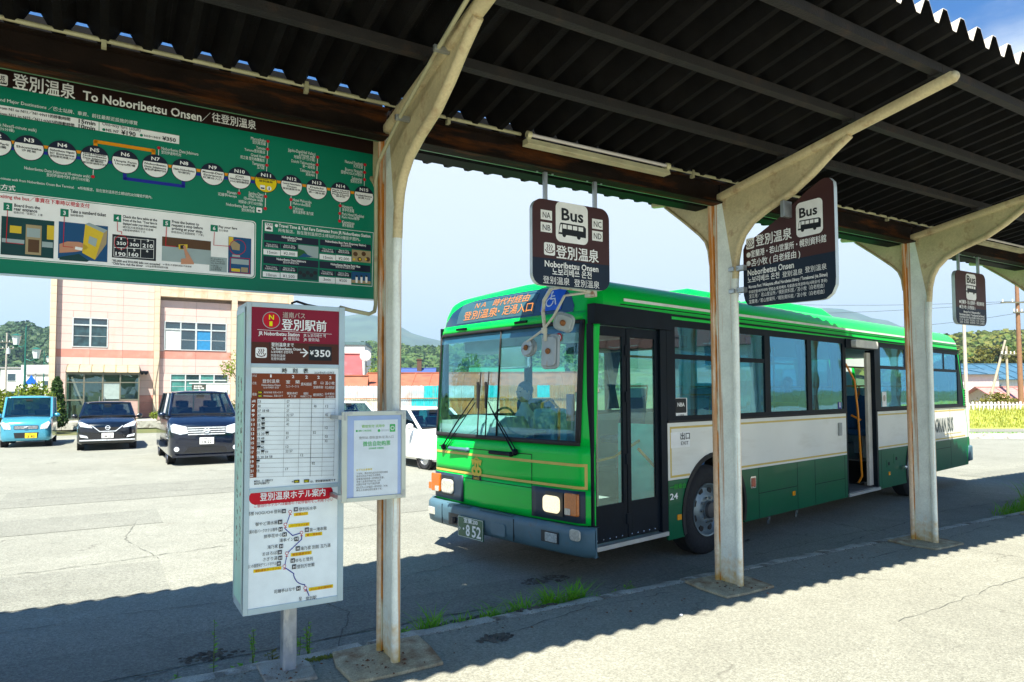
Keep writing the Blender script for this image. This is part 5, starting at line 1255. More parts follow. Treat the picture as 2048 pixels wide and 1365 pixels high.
# ================================================================ hanging bus signs
M_SB=mat('sign_brown',PC['brown2'],rough=.4,spec=.2,var=.06); M_SN=mat('sign_navy',PC['slate'],rough=.4,spec=.2,var=.06)
def two_tone(P,zs):
    """split an outline (list of x,z) at height zs into the upper and the lower polygon"""
    up=[];lo=[];n=len(P)
    for i in range(n):
        a,b_=P[i],P[(i+1)%n]
        (up if a[1]>=zs else lo).append(a)
        if (a[1]-zs)*(b_[1]-zs)<0:
            t=(zs-a[1])/(b_[1]-a[1]); q=(a[0]+(b_[0]-a[0])*t,zs); up.append(q); lo.append(q)
    return up,lo
def hang_sign(x0,label,prints,group):
    W_=.725; H0,H1=2.595,3.245; t=empty('hanging_sign',SH.w(x0+W_/2,.05,3.45),SH.rz,label,'bus sign',group)
    P=rrect(-W_/2,H0-3.45,W_/2,H1-3.45,.085,7); up,lo=two_tone(P,2.80-3.45)
    b=B(); b.prism([(x*.995,z) for x,z in P],'y',.004,.046); part('sign_box',b,mat('sign_edge',(.55,.62,.62),rough=.35,metal=.3),t,bevel=.002)
    b=B(); b.prism(up,'y',.0,.0035); part('brown_face',b,M_SB,t); b=B(); b.prism(lo,'y',.0,.0035); part('navy_face',b,M_SN,t)
    for x in (-.232,.24): b=B(); b.box(x-.014,x+.014,.012,.038,H1-3.45+.001,.012); b.box(x-.02,x+.02,-.03,.045,.012,.02); part('hanger_bar',b,M_GALV,t)
    for x in (-.30,-.16,.17,.31): b=B(); b.cyl((x,.03,.0),(x,.03,.02),.009,6); part('bolt',b,M_GALV,t)
    do_print(prints,t,lambda u,v,o:(u,-o+.0,v))
hp=[]
for e in HANG_PRINT:
    e=list(e); xc,zc=1.495,3.45
    if e[0]=='t': e[1]-=xc;e[2]-=xc;e[3]-=zc
    elif e[0]=='r': e[1]-=xc;e[3]-=xc;e[2]-=zc;e[4]-=zc
    elif e[0]=='e': e[1]-=xc;e[2]-=zc
    elif e[0] in('p','l'): e[1]=[(a-xc,c-zc) for a,c in e[1]]
    hp.append(tuple(e))
hang_sign(1.132,'brown and navy hanging bus sign for Noboribetsu Onsen with NA NB NC ND plates',hp,None)
hp2=[('r',-.12,-.55,.12,-.23,'white',2,.04)]+[e for e in hp if (e[0]=='t' and e[5]=='Bus')]+[e for e in hp if e[0] in('p','e') and -.62<(e[1][0][1] if e[0]=='p' else e[2])<-.3]
hp2+=[('e',-.275,-.585,.018,'white',3),('t',-.25,.30,-.585,.045,'室蘭港・若山営業所・幌別資料館','white',1,5),('e',-.275,-.645,.018,'white',3),('t',-.25,.08,-.645,.045,'苫小牧 ( 白老経由 )','white',1,5),('t',-.2,.2,-.70,.028,'Muroran Port / Wakayama office /','white',1,5),('t',-.3,.3,-.735,.028,'Horobetsu Library / Tomakomai (via Shiraoi)','white',1,5),('t',-.3,.3,-.77,.026,'무로란항/와카야마 영업소/호로베쓰 자료관/도마코마이','white',1,5),('t',-.3,.3,-.80,.026,'室兰港／若山营业所／幌别资料馆／苫小牧（白老经由）','white',0,5),('t',-.3,.3,-.83,.026,'室蘭港／若山營業所／幌別資料館／苫小牧（白老經由）','white',0,5)]
hang_sign(7.15,'small far hanging brown bus sign near the right edge with a list of towns',hp2,None)
# ================================================================ bracket sign on the second post
bs=empty('bracket_sign',SH.w(3.15,-.15,PZ),SH.rz,'slanted-top brown and navy bus sign clamped under the arm of the second post','bus sign')
# outline in (u,z) with u = distance towards the platform
O=[(.175,2.63),(.19,2.57),(.22,2.535),(.27,2.52),(.90,2.50),(.95,2.505),(1.0,2.54),(1.03,2.60),(1.035,2.66),(1.035,3.35),(1.03,3.39),(1.0,3.425),(.96,3.435),(.92,3.425),(.80,3.37),(.55,3.22),(.20,3.06),(.178,3.02)]
O=[(u-.15,z-PZ) for u,z in O]; up,lo=two_tone(O,2.855-PZ)
b=B(); b.prism([(-u,z) for u,z in O],'x',.004,.044); part('sign_box',b,mat('sign_edge',(.5,.6,.6)),bs,bevel=.002)
b=B(); b.prism([(-u,z) for u,z in up],'x',0,.0035); part('brown_face',b,M_SB,bs); b=B(); b.prism([(-u,z) for u,z in lo],'x',0,.0035); part('navy_face',b,M_SN,bs)
for z in (2.66,2.85): b=B(); b.box(-.09,-.04,-.10,-.022,z-.022-PZ,z+.022-PZ); b.box(-.094,-.04,.0,.06,z-.018-PZ,z+.018-PZ); b.cyl((-.1,-.03,z-PZ),(-.09,-.03,z-PZ),.008,6); part('band_clamp',b,M_GALV,bs,bevel=.004)
b=B(); b.box(-.1,.0,-.52,-.485,3.19-PZ,3.32-PZ); part('band_clamp',b,M_GALV,bs,bevel=.004)
do_print(BRAC_PRINT,bs,lambda u,v,o:(-o,-(u-.15),v-PZ))
# ================================================================ the bus (local: x back, y to the far side, z up)
M_GB=mat('bus_green_bright',(.0,.60,.065),rough=.32,coat=.18,spec=.2,var=.05,scale=2,stain=(.02,.42,.10),stain_amt=.35,stain_scale=(2,2,6),stain_lo=.5,stain_hi=.75)
M_GD=mat('bus_green_dark',(.0,.115,.05),rough=.32,coat=.15,spec=.2,var=.06,scale=2,stain=(.03,.11,.07),stain_amt=.5,stain_scale=(1,1,5),stain_lo=.52,stain_hi=.75)
M_CR=mat('bus_cream',(.78,.80,.74),rough=.35,coat=.25,var=.04,scale=1.5,stain=(.5,.48,.38),stain_amt=.35,stain_scale=(1,1,5),stain_lo=.52)
M_GOLD=mat('bus_gold_line',(.62,.46,.10),rough=.4,var=.05)
M_BK=mat('bus_black_trim',(.004,.009,.016),rough=.5,var=.2,spec=.15)
M_RUB=mat('rubber',(.012,.012,.013),rough=.7,var=.3)
M_BUMP=mat('bumper_grey',(.07,.15,.20),rough=.5,var=.12,scale=5,bump=.15,bscale=120,stain=(.12,.08,.05),stain_amt=.5,stain_scale=(5,5,5),stain_lo=.6,stain_hi=.72)
M_GL=glass('bus_side_glass',(.34,.68,.76),.15,gcol=(.45,.85,1)); M_GW=glass('windscreen_glass',(.80,.96,.96),.04,gcol=(.6,.9,1)); M_GDOOR=glass('door_glass',(.80,.97,.95),.04,gcol=(.7,.95,1))
M_INT=mat('interior_grey',(.55,.60,.58),rough=.7,var=.06); M_FLO=mat('bus_floor',(.10,.10,.10),rough=.8,var=.2); M_SEAT=mat('seat_blue',(.02,.10,.26),rough=.85,var=.15,scale=30); M_HEAD=mat('seat_headrest',(.30,.55,.62),rough=.7)
M_POLE=mat('grab_pole_orange',(.80,.27,.01),rough=.3); M_CHR=mat('chrome',(.7,.72,.75),rough=.15,metal=1)
bus=empty('city_bus',BU.w(0,0,0),BU.rz,'green and cream city bus waiting beside the shelter with its rear door open','bus')
WB=2.49; LB=10.95
def cx(z):  # rearward offset of the front face at height z
    t=[(.25,.03),(.6,.0),(1.25,.0),(1.35,.01),(2.4,.075),(2.52,.10),(2.7,.15),(2.82,.22),(2.9,.31),(2.95,.45)]
    for (a,p),(b_,q) in zip(t[:-1],t[1:]):
        if z<=b_: return p+(q-p)*max(0,(z-a))/(b_-a)
    return t[-1][1]
def fx(y,z):
    u=min(1,abs((y-WB/2)/(WB/2))); return cx(z)+.055*u*u+(.09*max(0,(u-.88)/.12)**2)-.02
def rx(z):
    t=[(.25,10.80),(.4,10.92),(.65,11.0),(1.1,11.0),(1.5,10.86),(2.5,10.55),(2.75,10.46),(2.88,10.3),(2.97,10.05)]
    for (a,p),(b_,q) in zip(t[:-1],t[1:]):
        if z<=b_: return p+(q-p)*max(0,(z-a))/(b_-a)
    return t[-1][1]
def slab(name,poly,m,y0=0,y1=.03,**k): b=B(); b.prism(poly,'y',y0,y1); return part(name,b,m,bus,**k)
def arc(c,r,z0,n=12,a0=0,a1=180): return [(c+r*math.cos(rad(a0+(a1-a0)*i/n)),z0+r*math.sin(rad(a0+(a1-a0)*i/n))) for i in range(n+1)]
WF,WR=2.08,8.28; WZ=.50
RW=.62
def arch_low(c):  # arch outline from the right foot to the left foot at the skirt line
    a=math.degrees(math.asin((.30-WZ)/RW)); return arc(c,RW,WZ,16,a,180-a)
# near side skins ------------------------------------------------
def arch_part(c,zlo,zhi):
    """points of the arch between two heights, going right to left"""
    return [p for p in arc(c,RW,WZ,40,-18.8,198.8) if zlo-1e-6<=p[1]<=zhi+1e-6]
dx=math.sqrt(RW**2-(.89-WZ)**2)
slab('dark_green_skirt',[(1.225,.29),(WF-math.sqrt(RW**2-.21**2),.29)]+[(p[0],p[1]) for p in reversed(arch_part(WF,.29,.889))if p[0]<WF]+[(WF-dx,.889),(1.225,.889)],M_GD)
slab('dark_green_skirt',[(WF+math.sqrt(RW**2-.21**2),.29),(5.44,.29),(5.44,.889),(WF+dx,.889)]+[p for p in reversed(arch_part(WF,.29,.889)) if p[0]>WF],M_GD)
slab('cream_panel',[(1.225,.891),(WF-dx,.891)]+[p for p in reversed(arch_part(WF,.891,2))]+[(WF+dx,.891),(5.46,.891),(5.46,1.475),(1.225,1.475)],M_CR)
slab('dark_green_skirt',[(6.56,.29),(WR-.62,.29)]+[p for p in reversed(arch_part(WR,.29,.889)) if p[0]<WR]+[(WR-dx,.889),(6.56,.889)],M_GD)
slab('cream_panel',[(6.56,.891),(WR-dx,.891)]+[p for p in reversed(arch_part(WR,.891,2))]+[(WR+dx,.891),(rx(.891),.891),(rx(1.3),1.3),(rx(1.475),1.475),(6.56,1.475)],M_CR)
slab('dark_green_skirt',[(WR+.58,.36),(rx(.36),.36),(rx(.65),.65),(rx(.889),.889),(WR+dx,.889)]+[p for p in reversed(arch_part(WR,.36,.889)) if p[0]>WR],M_GD)
for c in (WF,WR):
    b=B(); o_=arc(c,RW+.012,WZ,24,-18,198); i_=arc(c,RW-.035,WZ,24,-18,198); b.prism(o_+i_[::-1],'y',-.012,.028); part('arch_trim',b,M_RUB,bus)
    b=B(); b.prism(arc(c,RW-.03,WZ,16,0,180)+[(c-RW+.03,.3),(c+RW-.03,.3)],'y',.55,.56)
    i2=arc(c,RW-.01,WZ,16,-18,198); n=len(i2); b.add([(p[0],.025,p[1]) for p in i2]+[(p[0],.56,p[1]) for p in i2],[(k,k+1,n+k+1,n+k) for k in range(n-1)]); part('wheel_housing',b,M_RUB,bus)
# gold pin lines
for x0,x1 in ((1.262,5.44),(6.58,10.75)):
    for z in (.925,1.425): 
        if z<1: 
            c=WF if x0<3 else WR; d=math.sqrt((RW+.02)**2-(.925-WZ)**2); segs=[(x0,c-d),(c+d,x1)]
        else: segs=[(x0,x1)]
        for a,e in segs: b=B(); b.box(a,e,-.0015,.0,z-.011,z+.011); part('gold_line',b,M_GOLD,bus)
b=B(); b.box(1.262,1.284,-.0017,.0,.925,1.425); part('gold_line',b,M_GOLD,bus)
# panel joints and flaps on the skirt
for a,z0,z1 in ((3.0,.3,.885),(3.96,.3,.885),(4.45,.3,.885),(5.36,.3,.885),(6.66,.3,.885),(9.9,.42,1.46)): b=B(); b.box(a-.004,a+.004,-.0012,.0,z0,z1); part('panel_joint',b,M_BK,bus)
for a,e,z in ((3.0,3.96,.585),(4.45,5.36,.56),(9.0,9.9,.75)): b=B(); b.box(a,e,-.0012,.0,z-.004,z+.004); part('panel_joint',b,M_BK,bus)
for a,e,z0,z1 in ((6.86,7.02,.60,.72),(7.14,7.36,.64,.80)):
    b=B(); b.prism(rrect(a,z0,e,z1,.02),'y',-.004,.0); part('access_flap',b,M_GD,bus,bevel=.002); b=B(); b.box((a+e)/2-.03,(a+e)/2+.03,-.006,-.004,(z0+z1)/2-.03,(z0+z1)/2+.02); part('flap_latch',b,M_BK,bus)
M_ORR=mat('orange_reflector',(.85,.33,.0),rough=.25,spec=.7); M_RED=mat('red_lens',(.45,.10,.06),rough=.2)
for a in (1.40,3.85,6.95,9.02): b=B(); b.prism(rrect(a-.035,.475,a+.035,.53,.008),'y',-.008,.0); part('side_reflector',b,M_ORR,bus)
b=B(); b.prism(rrect(2.80,.66,2.92,.80,.015),'y',-.012,.0); part('side_lamp_frame',b,M_CHR,bus); b=B(); b.box(2.82,2.90,-.018,-.012,.68,.78); part('side_lamp_lens',b,M_RED,bus)
for a in (3.25,3.95): b=B(); b.box(a-.02,a+.02,.01,.05,.24,.29); b.cyl((a,.03,.19),(a,.03,.25),.02,8); part('jack_point',b,M_CHR,bus)
b=B(); b.prism(rrect(5.17,1.17,5.26,1.35,.015),'y',-.02,.0); part('door_speaker',b,mat('speaker_grey',(.35,.38,.36)),bus); 
b=B(); b.cyl((7.5,-.05,.56),(7.5,.0,.56),.035,10); b.cyl((7.42,-.05,.56),(7.5,-.05,.56),.03,10); part('fuel_cap',b,M_CHR,bus,smooth=40)
b=B(); b.box(5.06,5.44,-.0015,0,1.15,1.16); b.m=0
# window band -----------------------------------------------------
ZB,ZT=1.475,2.53
def framebars(segs,y0=.0,y1=.035,m=M_BK,name='window_frame'):
    for s_ in segs: b=B(); b.box(s_[0],s_[1],y0,y1,s_[2],s_[3]); part(name,b,m,bus)
wins=[(1.37,3.20,True),(3.33,4.30,False),(4.42,5.38,False),(6.72,8.80,True),(8.92,10.42,True)]
def pane(x0,x1,z0,z1,y=.012,m=M_GL,name='window_pane'): b=B(); b.box(x0,x1,y,y+.006,z0,z1); part(name,b,m,bus)
framebars([(1.225,5.46,1.477,1.545),(1.225,5.46,2.475,2.55),(1.225,1.37,1.545,2.475),(3.20,3.33,1.545,2.475),(4.30,4.42,1.545,2.475),(5.38,5.46,1.545,2.475)])
framebars([(6.56,10.70,1.477,1.545),(6.56,10.52,2.475,2.55),(6.56,6.72,1.545,2.475),(8.80,8.92,1.545,2.475)])
slab('window_frame',[(10.42,1.545),(rx(1.545),1.545),(rx(2.475),2.475),(10.42,2.475)],M_BK)
for x0,x1,slide in wins:
    if slide:
        zm=2.14; framebars([(x0,x1,zm,zm+.05)],.004,.034); framebars([((x0+x1)/2-.02,(x0+x1)/2+.02,zm+.05,2.475)],.004,.034,name='sash_bar'); pane(x0,(x0+x1)/2-.02,zm+.05,2.475); pane((x0+x1)/2+.02,x1,zm+.05,2.475,.018); pane(x0,x1,1.545,zm)
    else: pane(x0,x1,1.545,2.475)
slab('waist_rail',[(1.225,1.478),(5.46,1.478),(5.46,1.50),(1.225,1.50)],M_RUB,-.012,0); slab('waist_rail',[(6.56,1.478),(10.84,1.478),(10.84,1.50),(6.56,1.50)],M_RUB,-.012,0)
# header over the doors, drip rail
slab('door_header',[(.10,2.43),(1.28,2.43),(1.28,2.60),(.10,2.615)],M_BK,-.03,.06); slab('door_header',[(5.46,2.42),(6.56,2.42),(6.56,2.55),(5.46,2.55)],M_BK,-.02,.06)
slab('drip_rail',[(.3,2.585),(10.5,2.553),(10.5,2.57),(.3,2.603)],M_BK,-.025,.0)
b=B(); b.prism(rrect(5.62,2.43,6.42,2.54,.03),'y',-.09,-.022); part('door_lamp',b,mat('door_lamp',(.75,.74,.68),rough=.3),bus,smooth=40)
# front door: two folding leaves
slab('door_pillar',[(1.12,.345),(1.22,.345),(1.22,2.43),(1.12,2.43)],M_BK,.0,.05); slab('door_pillar',[(.085,.345),(.115,.345),(.115,2.43),(.085,2.43)],M_BK,.0,.06)
for x0,x1 in ((.118,.61),(.622,1.118)):
    d=empty('door_leaf',(0,0,0)); d.parent=bus
    def dp(n,*bx,m=M_BK): b=B(); b.box(*bx); part(n,b,m,d,bevel=.002)
    dp('leaf_stile',x0,x0+.055,.03,.06,.40,2.42); dp('leaf_stile',x1-.055,x1,.03,.06,.40,2.42); dp('leaf_rail',x0+.055,x1-.055,.03,.06,2.33,2.42); dp('leaf_kick_panel',x0+.055,x1-.055,.03,.06,.40,.74)
    b=B(); b.box(x0+.055,x1-.055,.042,.047,.74,2.33); part('leaf_glass',b,M_GDOOR,d)
    for z in (.58,1.15,1.75,2.2): dp('hinge',x1-.02 if x0<.3 else x0-.012,x1+.012 if x0<.3 else x0+.02,.018,.03,z-.05,z+.05)
    for k in range(5): b=B(); b.sph((x0+.05+k*.09,.028,.43),.006,6,4); part('rivet',b,M_CHR,d)
slab('step_edge',[(.05,.345),(1.2,.345),(1.2,.385),(.05,.385)],mat('alu_step',(.62,.64,.62),rough=.35,metal=.5),-.02,.10); slab('step_edge',[(5.46,.29),(6.56,.29),(6.56,.33),(5.46,.33)],mat('alu_step',(.6,.6,.6)),-.02,.1)
# rear doorway: frame posts and the slid leaf
slab('door_post',[(5.44,.29),(5.48,.29),(5.48,2.42),(5.44,2.42)],M_BK,-.001,.12); slab('door_post',[(6.50,.33),(6.56,.33),(6.56,2.42),(6.50,2.42)],M_BK,-.001,.14)
b=B(); b.box(6.36,6.50,.06,.10,.36,2.38); part('slid_door_edge',b,mat('slid_door_cream',(.62,.60,.52),rough=.5),bus)
b=B(); b.box(5.46,6.56,.03,1.25,.30,.335); b.box(5.46,6.56,1.25,1.27,.335,.72); b.box(5.47,6.40,.62,.64,.335,.72); part('entry_step',b,mat('entry_step',(.14,.14,.14),rough=.7,var=.2),bus)
# roof ------------------------------------------------------------
SEC=[(0.0,2.55),(0.0,2.64),(.012,2.71),(.045,2.78),(.10,2.84),(.19,2.885),(.34,2.92),(.7,2.955),(1.245,2.97)]
SEC=SEC+[(WB-y,z) for y,z in SEC[-2::-1]]
b=B(); ns=len(SEC); XS=[0,.06,.15,.3,.6]; 
rows=[]
for t in [0,.03,.07,.12,.2,.35,.55,.75,.9,.96,.985,1]:
    row=[]
    for (y,z) in SEC:
        a=fx(y,min(z,2.95))+.0; e=rx(z)-.10*(abs(y-WB/2)/(WB/2))**6
        row.append((a+(e-a)*t,y,z))
    rows.append(row)
b.add([v for r in rows for v in r],[(i*ns+k,i*ns+k+1,(i+1)*ns+k+1,(i+1)*ns+k) for i in range(len(rows)-1) for k in range(ns-1)])
part('roof',b,M_GB,bus,smooth=60)
# white roof-side line and black gutter groove following the roof shoulder
b=B(); b.box(.55,10.35,-.0045,.001,2.672,2.70); 
part('white_roof_line',b,mat('bus_white_line',(.75,.78,.74),rough=.35),bus)
b=B(); b.box(.5,10.4,-.005,.0,2.635,2.644); part('panel_joint',b,M_BK,bus)
# roof unit (air conditioner) and hatch
def roofbox(name,x0,x1,y0,y1,z0,z1,sl,m):
    b=B(); b.add([(x0,y0,z0),(x1,y0,z0),(x1,y1,z0),(x0,y1,z0),(x0+sl,y0+.12,z1),(x1-sl*1.3,y0+.12,z1),(x1-sl*1.3,y1-.12,z1),(x0+sl,y1-.12,z1)],[(0,1,2,3),(4,5,6,7),(0,1,5,4),(1,2,6,5),(2,3,7,6),(3,0,4,7)]); return part(name,b,m,bus,bevel=.045)
roofbox('air_conditioner',4.35,6.75,.60,1.90,2.93,3.13,.30,M_GB); roofbox('vent_pod',2.45,4.2,.65,1.85,2.93,3.11,.35,M_GB)
b=B(); 
for k in range(7): b.box(3.05,3.72,.72-.018*k,.72-.018*k+.006,2.99+k*.017,2.996+k*.017)
part('vent_grille',b,M_BK,bus)
# front ------------------------------------------------------------
def fpatch(name,y0,y1,z0,z1,off,m,nu=16,nv=8,top=None,parent=bus,solid=.02):
    b=B()
    def P(u,v):
        y=y0+(y1-y0)*u; zt=z1 if top is None else top(y); z=z0+(zt-z0)*v; return (fx(y,z)-off,y,z)
    b.grid(P,nu,nv); return part(name,b,m,parent,smooth=60,solid=solid)
fpatch('front_panel',.0,WB,.90,1.30,0,M_GB,60,4)
fpatch('front_panel',.0,WB,.58,.898,0,M_GB,60,4)
fpatch('front_pillar',0,.13,1.30,2.52,.0,M_GB,3,10); fpatch('front_pillar',WB-.07,WB,1.30,2.52,.0,M_GB,3,10)
topf=lambda y: 2.56+.36*max(0,1-abs((y-WB/2)/(WB/2))**5)**.6
fpatch('front_brow',.0,WB,2.47,2.56,0,M_GB,24,2)
# brow cap: closes the space between brow and roof
b=B(); 
def capP(u,v):
    i=u*(ns-1); k=min(int(i),ns-2); f=i-k; y=SEC[k][0]*(1-f)+SEC[k+1][0]*f; z=SEC[k][1]*(1-f)+SEC[k+1][1]*f; zz=2.555+(z-2.555)*v; return (fx(y,min(zz,2.95)),y,zz)
b.grid(capP,48,8); part('front_cap',b,M_GB,bus,smooth=60)
dtop=lambda y: 2.60+.265*max(0,1-abs((y-1.30)/1.10)**6)**.5
fpatch('destination_glass',.26,2.36,2.545,2.86,.006,mat('destination_black',(.012,.045,.075),rough=.12,coat=.8,var=.1),30,8,top=lambda y:2.56+.30*max(0,1-abs((y-1.31)/1.06)**5)**.5,solid=0)
fpatch('display_panel',.80,2.12,2.585,2.845,.009,mat('led_panel',(.035,.10,.125),rough=.35,var=.15,scale=150),20,6,top=lambda y:2.62+.225*max(0,1-abs((y-1.35)/1.05)**5)**.5,solid=0)
fpatch('wheelchair_sign',.42,.70,2.60,2.82,.012,mat('print_signblue',(.0,.10,.62),rough=.4),6,4,solid=0)
FM=lambda u,v,o:(fx(-u,v)-.0135-o,-u,v)
do_print([('t',-1.83,-1.63,2.775,.07,'ＮＡ','amber',0,1),('t',-1.50,-.92,2.775,.085,'時代村経由','amber',0,1),('t',-1.99,-1.37,2.665,.10,'登別温泉','amber',0,1),('t',-1.36,-.82,2.665,.10,'・足湯入口','amber',0,1),
 ('e',-.60,2.79,.014,'white',2),('l',[(-.60,2.775),(-.585,2.72),(-.53,2.72),(-.50,2.66)],.014,'white',2),('l',[(-.595,2.75),(-.55,2.75)],.012,'white',2)]+[('l',[(-.585+.045*math.cos(a),2.69+.045*math.sin(a)) for a in [1.9+i*.5 for i in range(10)]],.012,'white',2)],bus,FM)
# windscreen with rubber and seam
fpatch('windscreen',.135,WB-.075,1.335,2.455,.004,M_GW,26,10,solid=.006)
for (a,e,c,d,n) in ((.10,WB-.05,1.30,1.345,2),(.10,WB-.05,2.445,2.475,2)): fpatch('screen_rubber',a,e,c,d,.016,M_RUB,26,2)
fpatch('screen_rubber',.095,.145,1.33,2.46,.014,M_RUB,2,10); fpatch('screen_rubber',WB-.085,WB-.045,1.33,2.46,.014,M_RUB,2,10); fpatch('sun_band',.15,WB-.09,2.36,2.445,.002,mat('screen_top_band',(.04,.13,.20),rough=.3),20,2,solid=0)
fpatch('centre_seam',1.238,1.246,1.345,2.445,.010,M_RUB,1,8)
for y in (.95,1.96):
    b=B(); b.cyl((cx(2.5)-.03,y-.09,2.515),(cx(2.5)-.03,y+.09,2.515),.014,8); b.cyl((cx(2.5)-.03,y+.06,2.515),(cx(2.5)+.04,y+.06,2.515),.01,6); part('grab_handle',b,M_BK,bus,smooth=40)
for y in (1.15,1.89): b=B(); b.cyl((fx(y,1.17)-.035,y-.16,1.175),(fx(y,1.17)-.035,y+.16,1.175),.02,8); b.sph((fx(y,1.17)-.03,y-.17,1.175),(.03,.035,.028),8,6); part('grab_handle',b,M_BUMP if y>1.5 else M_BK,bus,smooth=40)
# gold frame lines on the front
for z in (1.125,.92): fpatch('gold_line',.03,2.47,z-.013,z+.013,.0135,M_GOLD,60,1,solid=0)
fpatch('gold_line',.03,.062,.907,1.138,.0135,M_GOLD,1,2,solid=0)
for y in (.70,): fpatch('panel_joint',y-.004,y+.004,.60,1.19,.0125,M_BK,1,3,solid=0)
fpatch('panel_joint',.70,2.32,1.186,1.194,.0125,M_BK,14,1,solid=0); fpatch('panel_joint',.66,2.35,.862,.869,.0125,M_BK,14,1,solid=0)
# emblem: gold crowned monogram over a ribbon
em=[]
ec=(-1.56,.985); g='gold'; PC['gold']=(.78,.58,.08)
for sx in (-1,1):
    em.append(('l',[(ec[0]+sx*.028+.030*math.cos(a),ec[1]-.03+.034*math.sin(a)) for a in [i*.524 for i in range(13)]],.016,g,3))
    em.append(('l',[(ec[0]+sx*.018,ec[1]-.01),(ec[0]+sx*.018,ec[1]+.05)],.013,g,3)); em.append(('l',[(ec[0]+sx*.05,ec[1]+.045),(ec[0]+sx*.062,ec[1]+.085),(ec[0]+sx*.035,ec[1]+.065)],.012,g,3))
em.append(('l',[(ec[0]-.018+.0,ec[1]+.05),(ec[0]-.010,ec[1]+.064),(ec[0]+.01,ec[1]+.064),(ec[0]+.018,ec[1]+.05)],.012,g,3))
em.append(('l',[(ec[0]-.055,ec[1]+.075),(ec[0]+.055,ec[1]+.075)],.012,g,3))
for i in (-2,-1,0,1,2): em+= [('e',ec[0]+i*.023,ec[1]+.103-abs(i)*.006,.009,g,3),('e',ec[0]+i*.02,ec[1]+.122-abs(i)*.012,.007,g,3)]
em+=[('p',[(ec[0]-.085,ec[1]-.135),(ec[0]-.075,ec[1]-.075),(ec[0]-.05,ec[1]-.07),(ec[0]-.045,ec[1]-.11)],'navy',2),('p',[(ec[0]+.085,ec[1]-.135),(ec[0]+.075,ec[1]-.075),(ec[0]+.05,ec[1]-.07),(ec[0]+.045,ec[1]-.11)],'navy',2),('p',[(ec[0]-.06,ec[1]-.125),(ec[0]+.06,ec[1]-.125),(ec[0]+.06,ec[1]-.085),(ec[0]-.06,ec[1]-.085)],'navy',2),('t',ec[0]-.052,ec[0]+.052,ec[1]-.105,.028,'DONAN BUS',g,1,4)]
em=[((e[0],[(ec[0]+(a-ec[0])*1.25,c) for a,c in e[1]],e[2]*2.0,*e[3:]) if e[0]=='l' else e) for e in em]
do_print(em,bus,lambda u,v,o:(fx(-u,v)-.0135-o*1.5,-u,v),names=('emblem','emblem_lettering'))
# headlamps: recessed housings
M_HL=mat('headlamp_glass',(.50,.50,.44),rough=.08,coat=1,var=.25,scale=60); M_HLON=mat('headlamp_lit',(.6,.52,.36),rough=.1,emit=.4,emcol=(1,.86,.55),var=.3,scale=50); M_AMB=mat('amber_lens',(.55,.13,.004),rough=.15,coat=.8,var=.15,scale=50); M_BZ=mat('bezel_blue_grey',(.018,.035,.06),rough=.5,var=.1)
for side in (0,1):
    mY=(lambda y:y) if side==0 else (lambda y:WB-y)
    hl=empty('headlight',(0,0,0)); hl.parent=bus
    b=B()
    def P(u,v):
        y=mY(.055+.63*u); z=.60+.29*v; return (fx(y,z)-.018,y,z)
    b.grid(P,10,4); part('bezel',b,M_BZ,hl,smooth=50,solid=.012)
    b=B(); x=fx(mY(.45),.74)-.03; yy=sorted((mY(.275),mY(.60))); b.box(x+.003,x+.012,yy[0],yy[1],.64,.86); part('lamp_recess',b,mat('recess_dark',(.012,.02,.03),rough=.4),hl)
    ya=mY(.41); b=B(); b.prism([(p[0],p[1]) for p in rrect(min(mY(.30),mY(.52)),.665,max(mY(.30),mY(.52)),.825,.045)],'x',x-.030,x+.0); part('lamp',b,M_HLON if side==0 else M_HL,hl,bevel=.018)
    x=fx(mY(.16),.76)-.03; b=B(); b.prism(rrect(min(mY(.08),mY(.245)),.665,max(mY(.08),mY(.245)),.87,.015),'x',x-.03,x+.004); part('indicator',b,M_AMB,hl,bevel=.008)
    b=B(); b.prism(rrect(min(mY(.165),mY(.235)),.672,max(mY(.165),mY(.235)),.73,.008),'x',x-.036,x-.030); part('side_light',b,M_HL,hl)
b=B(); b.prism(rrect(2.50,.665,2.565,.745,.01),'x',.03,.09); part('side_indicator',b,M_AMB,bus,bevel=.006)
# bumper
b=B()
def BP(u,v):
    y=-.05+2.59*u; q=min(1,abs((y-WB/2)/(WB/2+.05))); prof=[(.0,.575),(-.035,.57),(-.06,.545),(-.065,.50),(-.062,.40),(-.045,.33),(.0,.30),(.06,.29)]
    i=v*(len(prof)-1); k=min(int(i),len(prof)-2); f=i-k; px=prof[k][0]*(1-f)+prof[k+1][0]*f; pz=prof[k][1]*(1-f)+prof[k+1][1]*f
    return (px+.055*q*q-.035+.10*max(0,(q-.9)/.1)**2,y,pz)
b.grid(BP,30,7); part('bumper',b,M_BUMP,bus,smooth=60)
for s_ in (0,1):
    b=B(); y=-.05 if s_==0 else 2.54; b.prism([(-.0+.07,.30),(.07,.575),(.10,.575),(.34 if s_ else .085,.575),(.34 if s_ else .085,.31)],'y',min(y,y+(.04 if s_==0 else -.04)),max(y,y+(.04 if s_==0 else -.04))); part('bumper_end',b,M_BUMP,bus)
def bump_x(y): q=min(1,abs((y-WB/2)/(WB/2+.05))); return -.065+.055*q*q-.035+.10*max(0,(q-.9)/.1)**2
for y in (.89,2.14): b=B(); b.box(bump_x(y)-.002,bump_x(y)+.006,y-.004,y+.004,.33,.545); part('bumper_joint',b,M_BK,bus)
pl=empty('number_plate',(bump_x(1.53)-.012,1.565,.36)); pl.parent=bus
b=B(); b.box(-.006,.004,-.22,.22,-.11,.11); part('plate',b,mat('print_plate',PC['plate'],rough=.35),pl,bevel=.003)
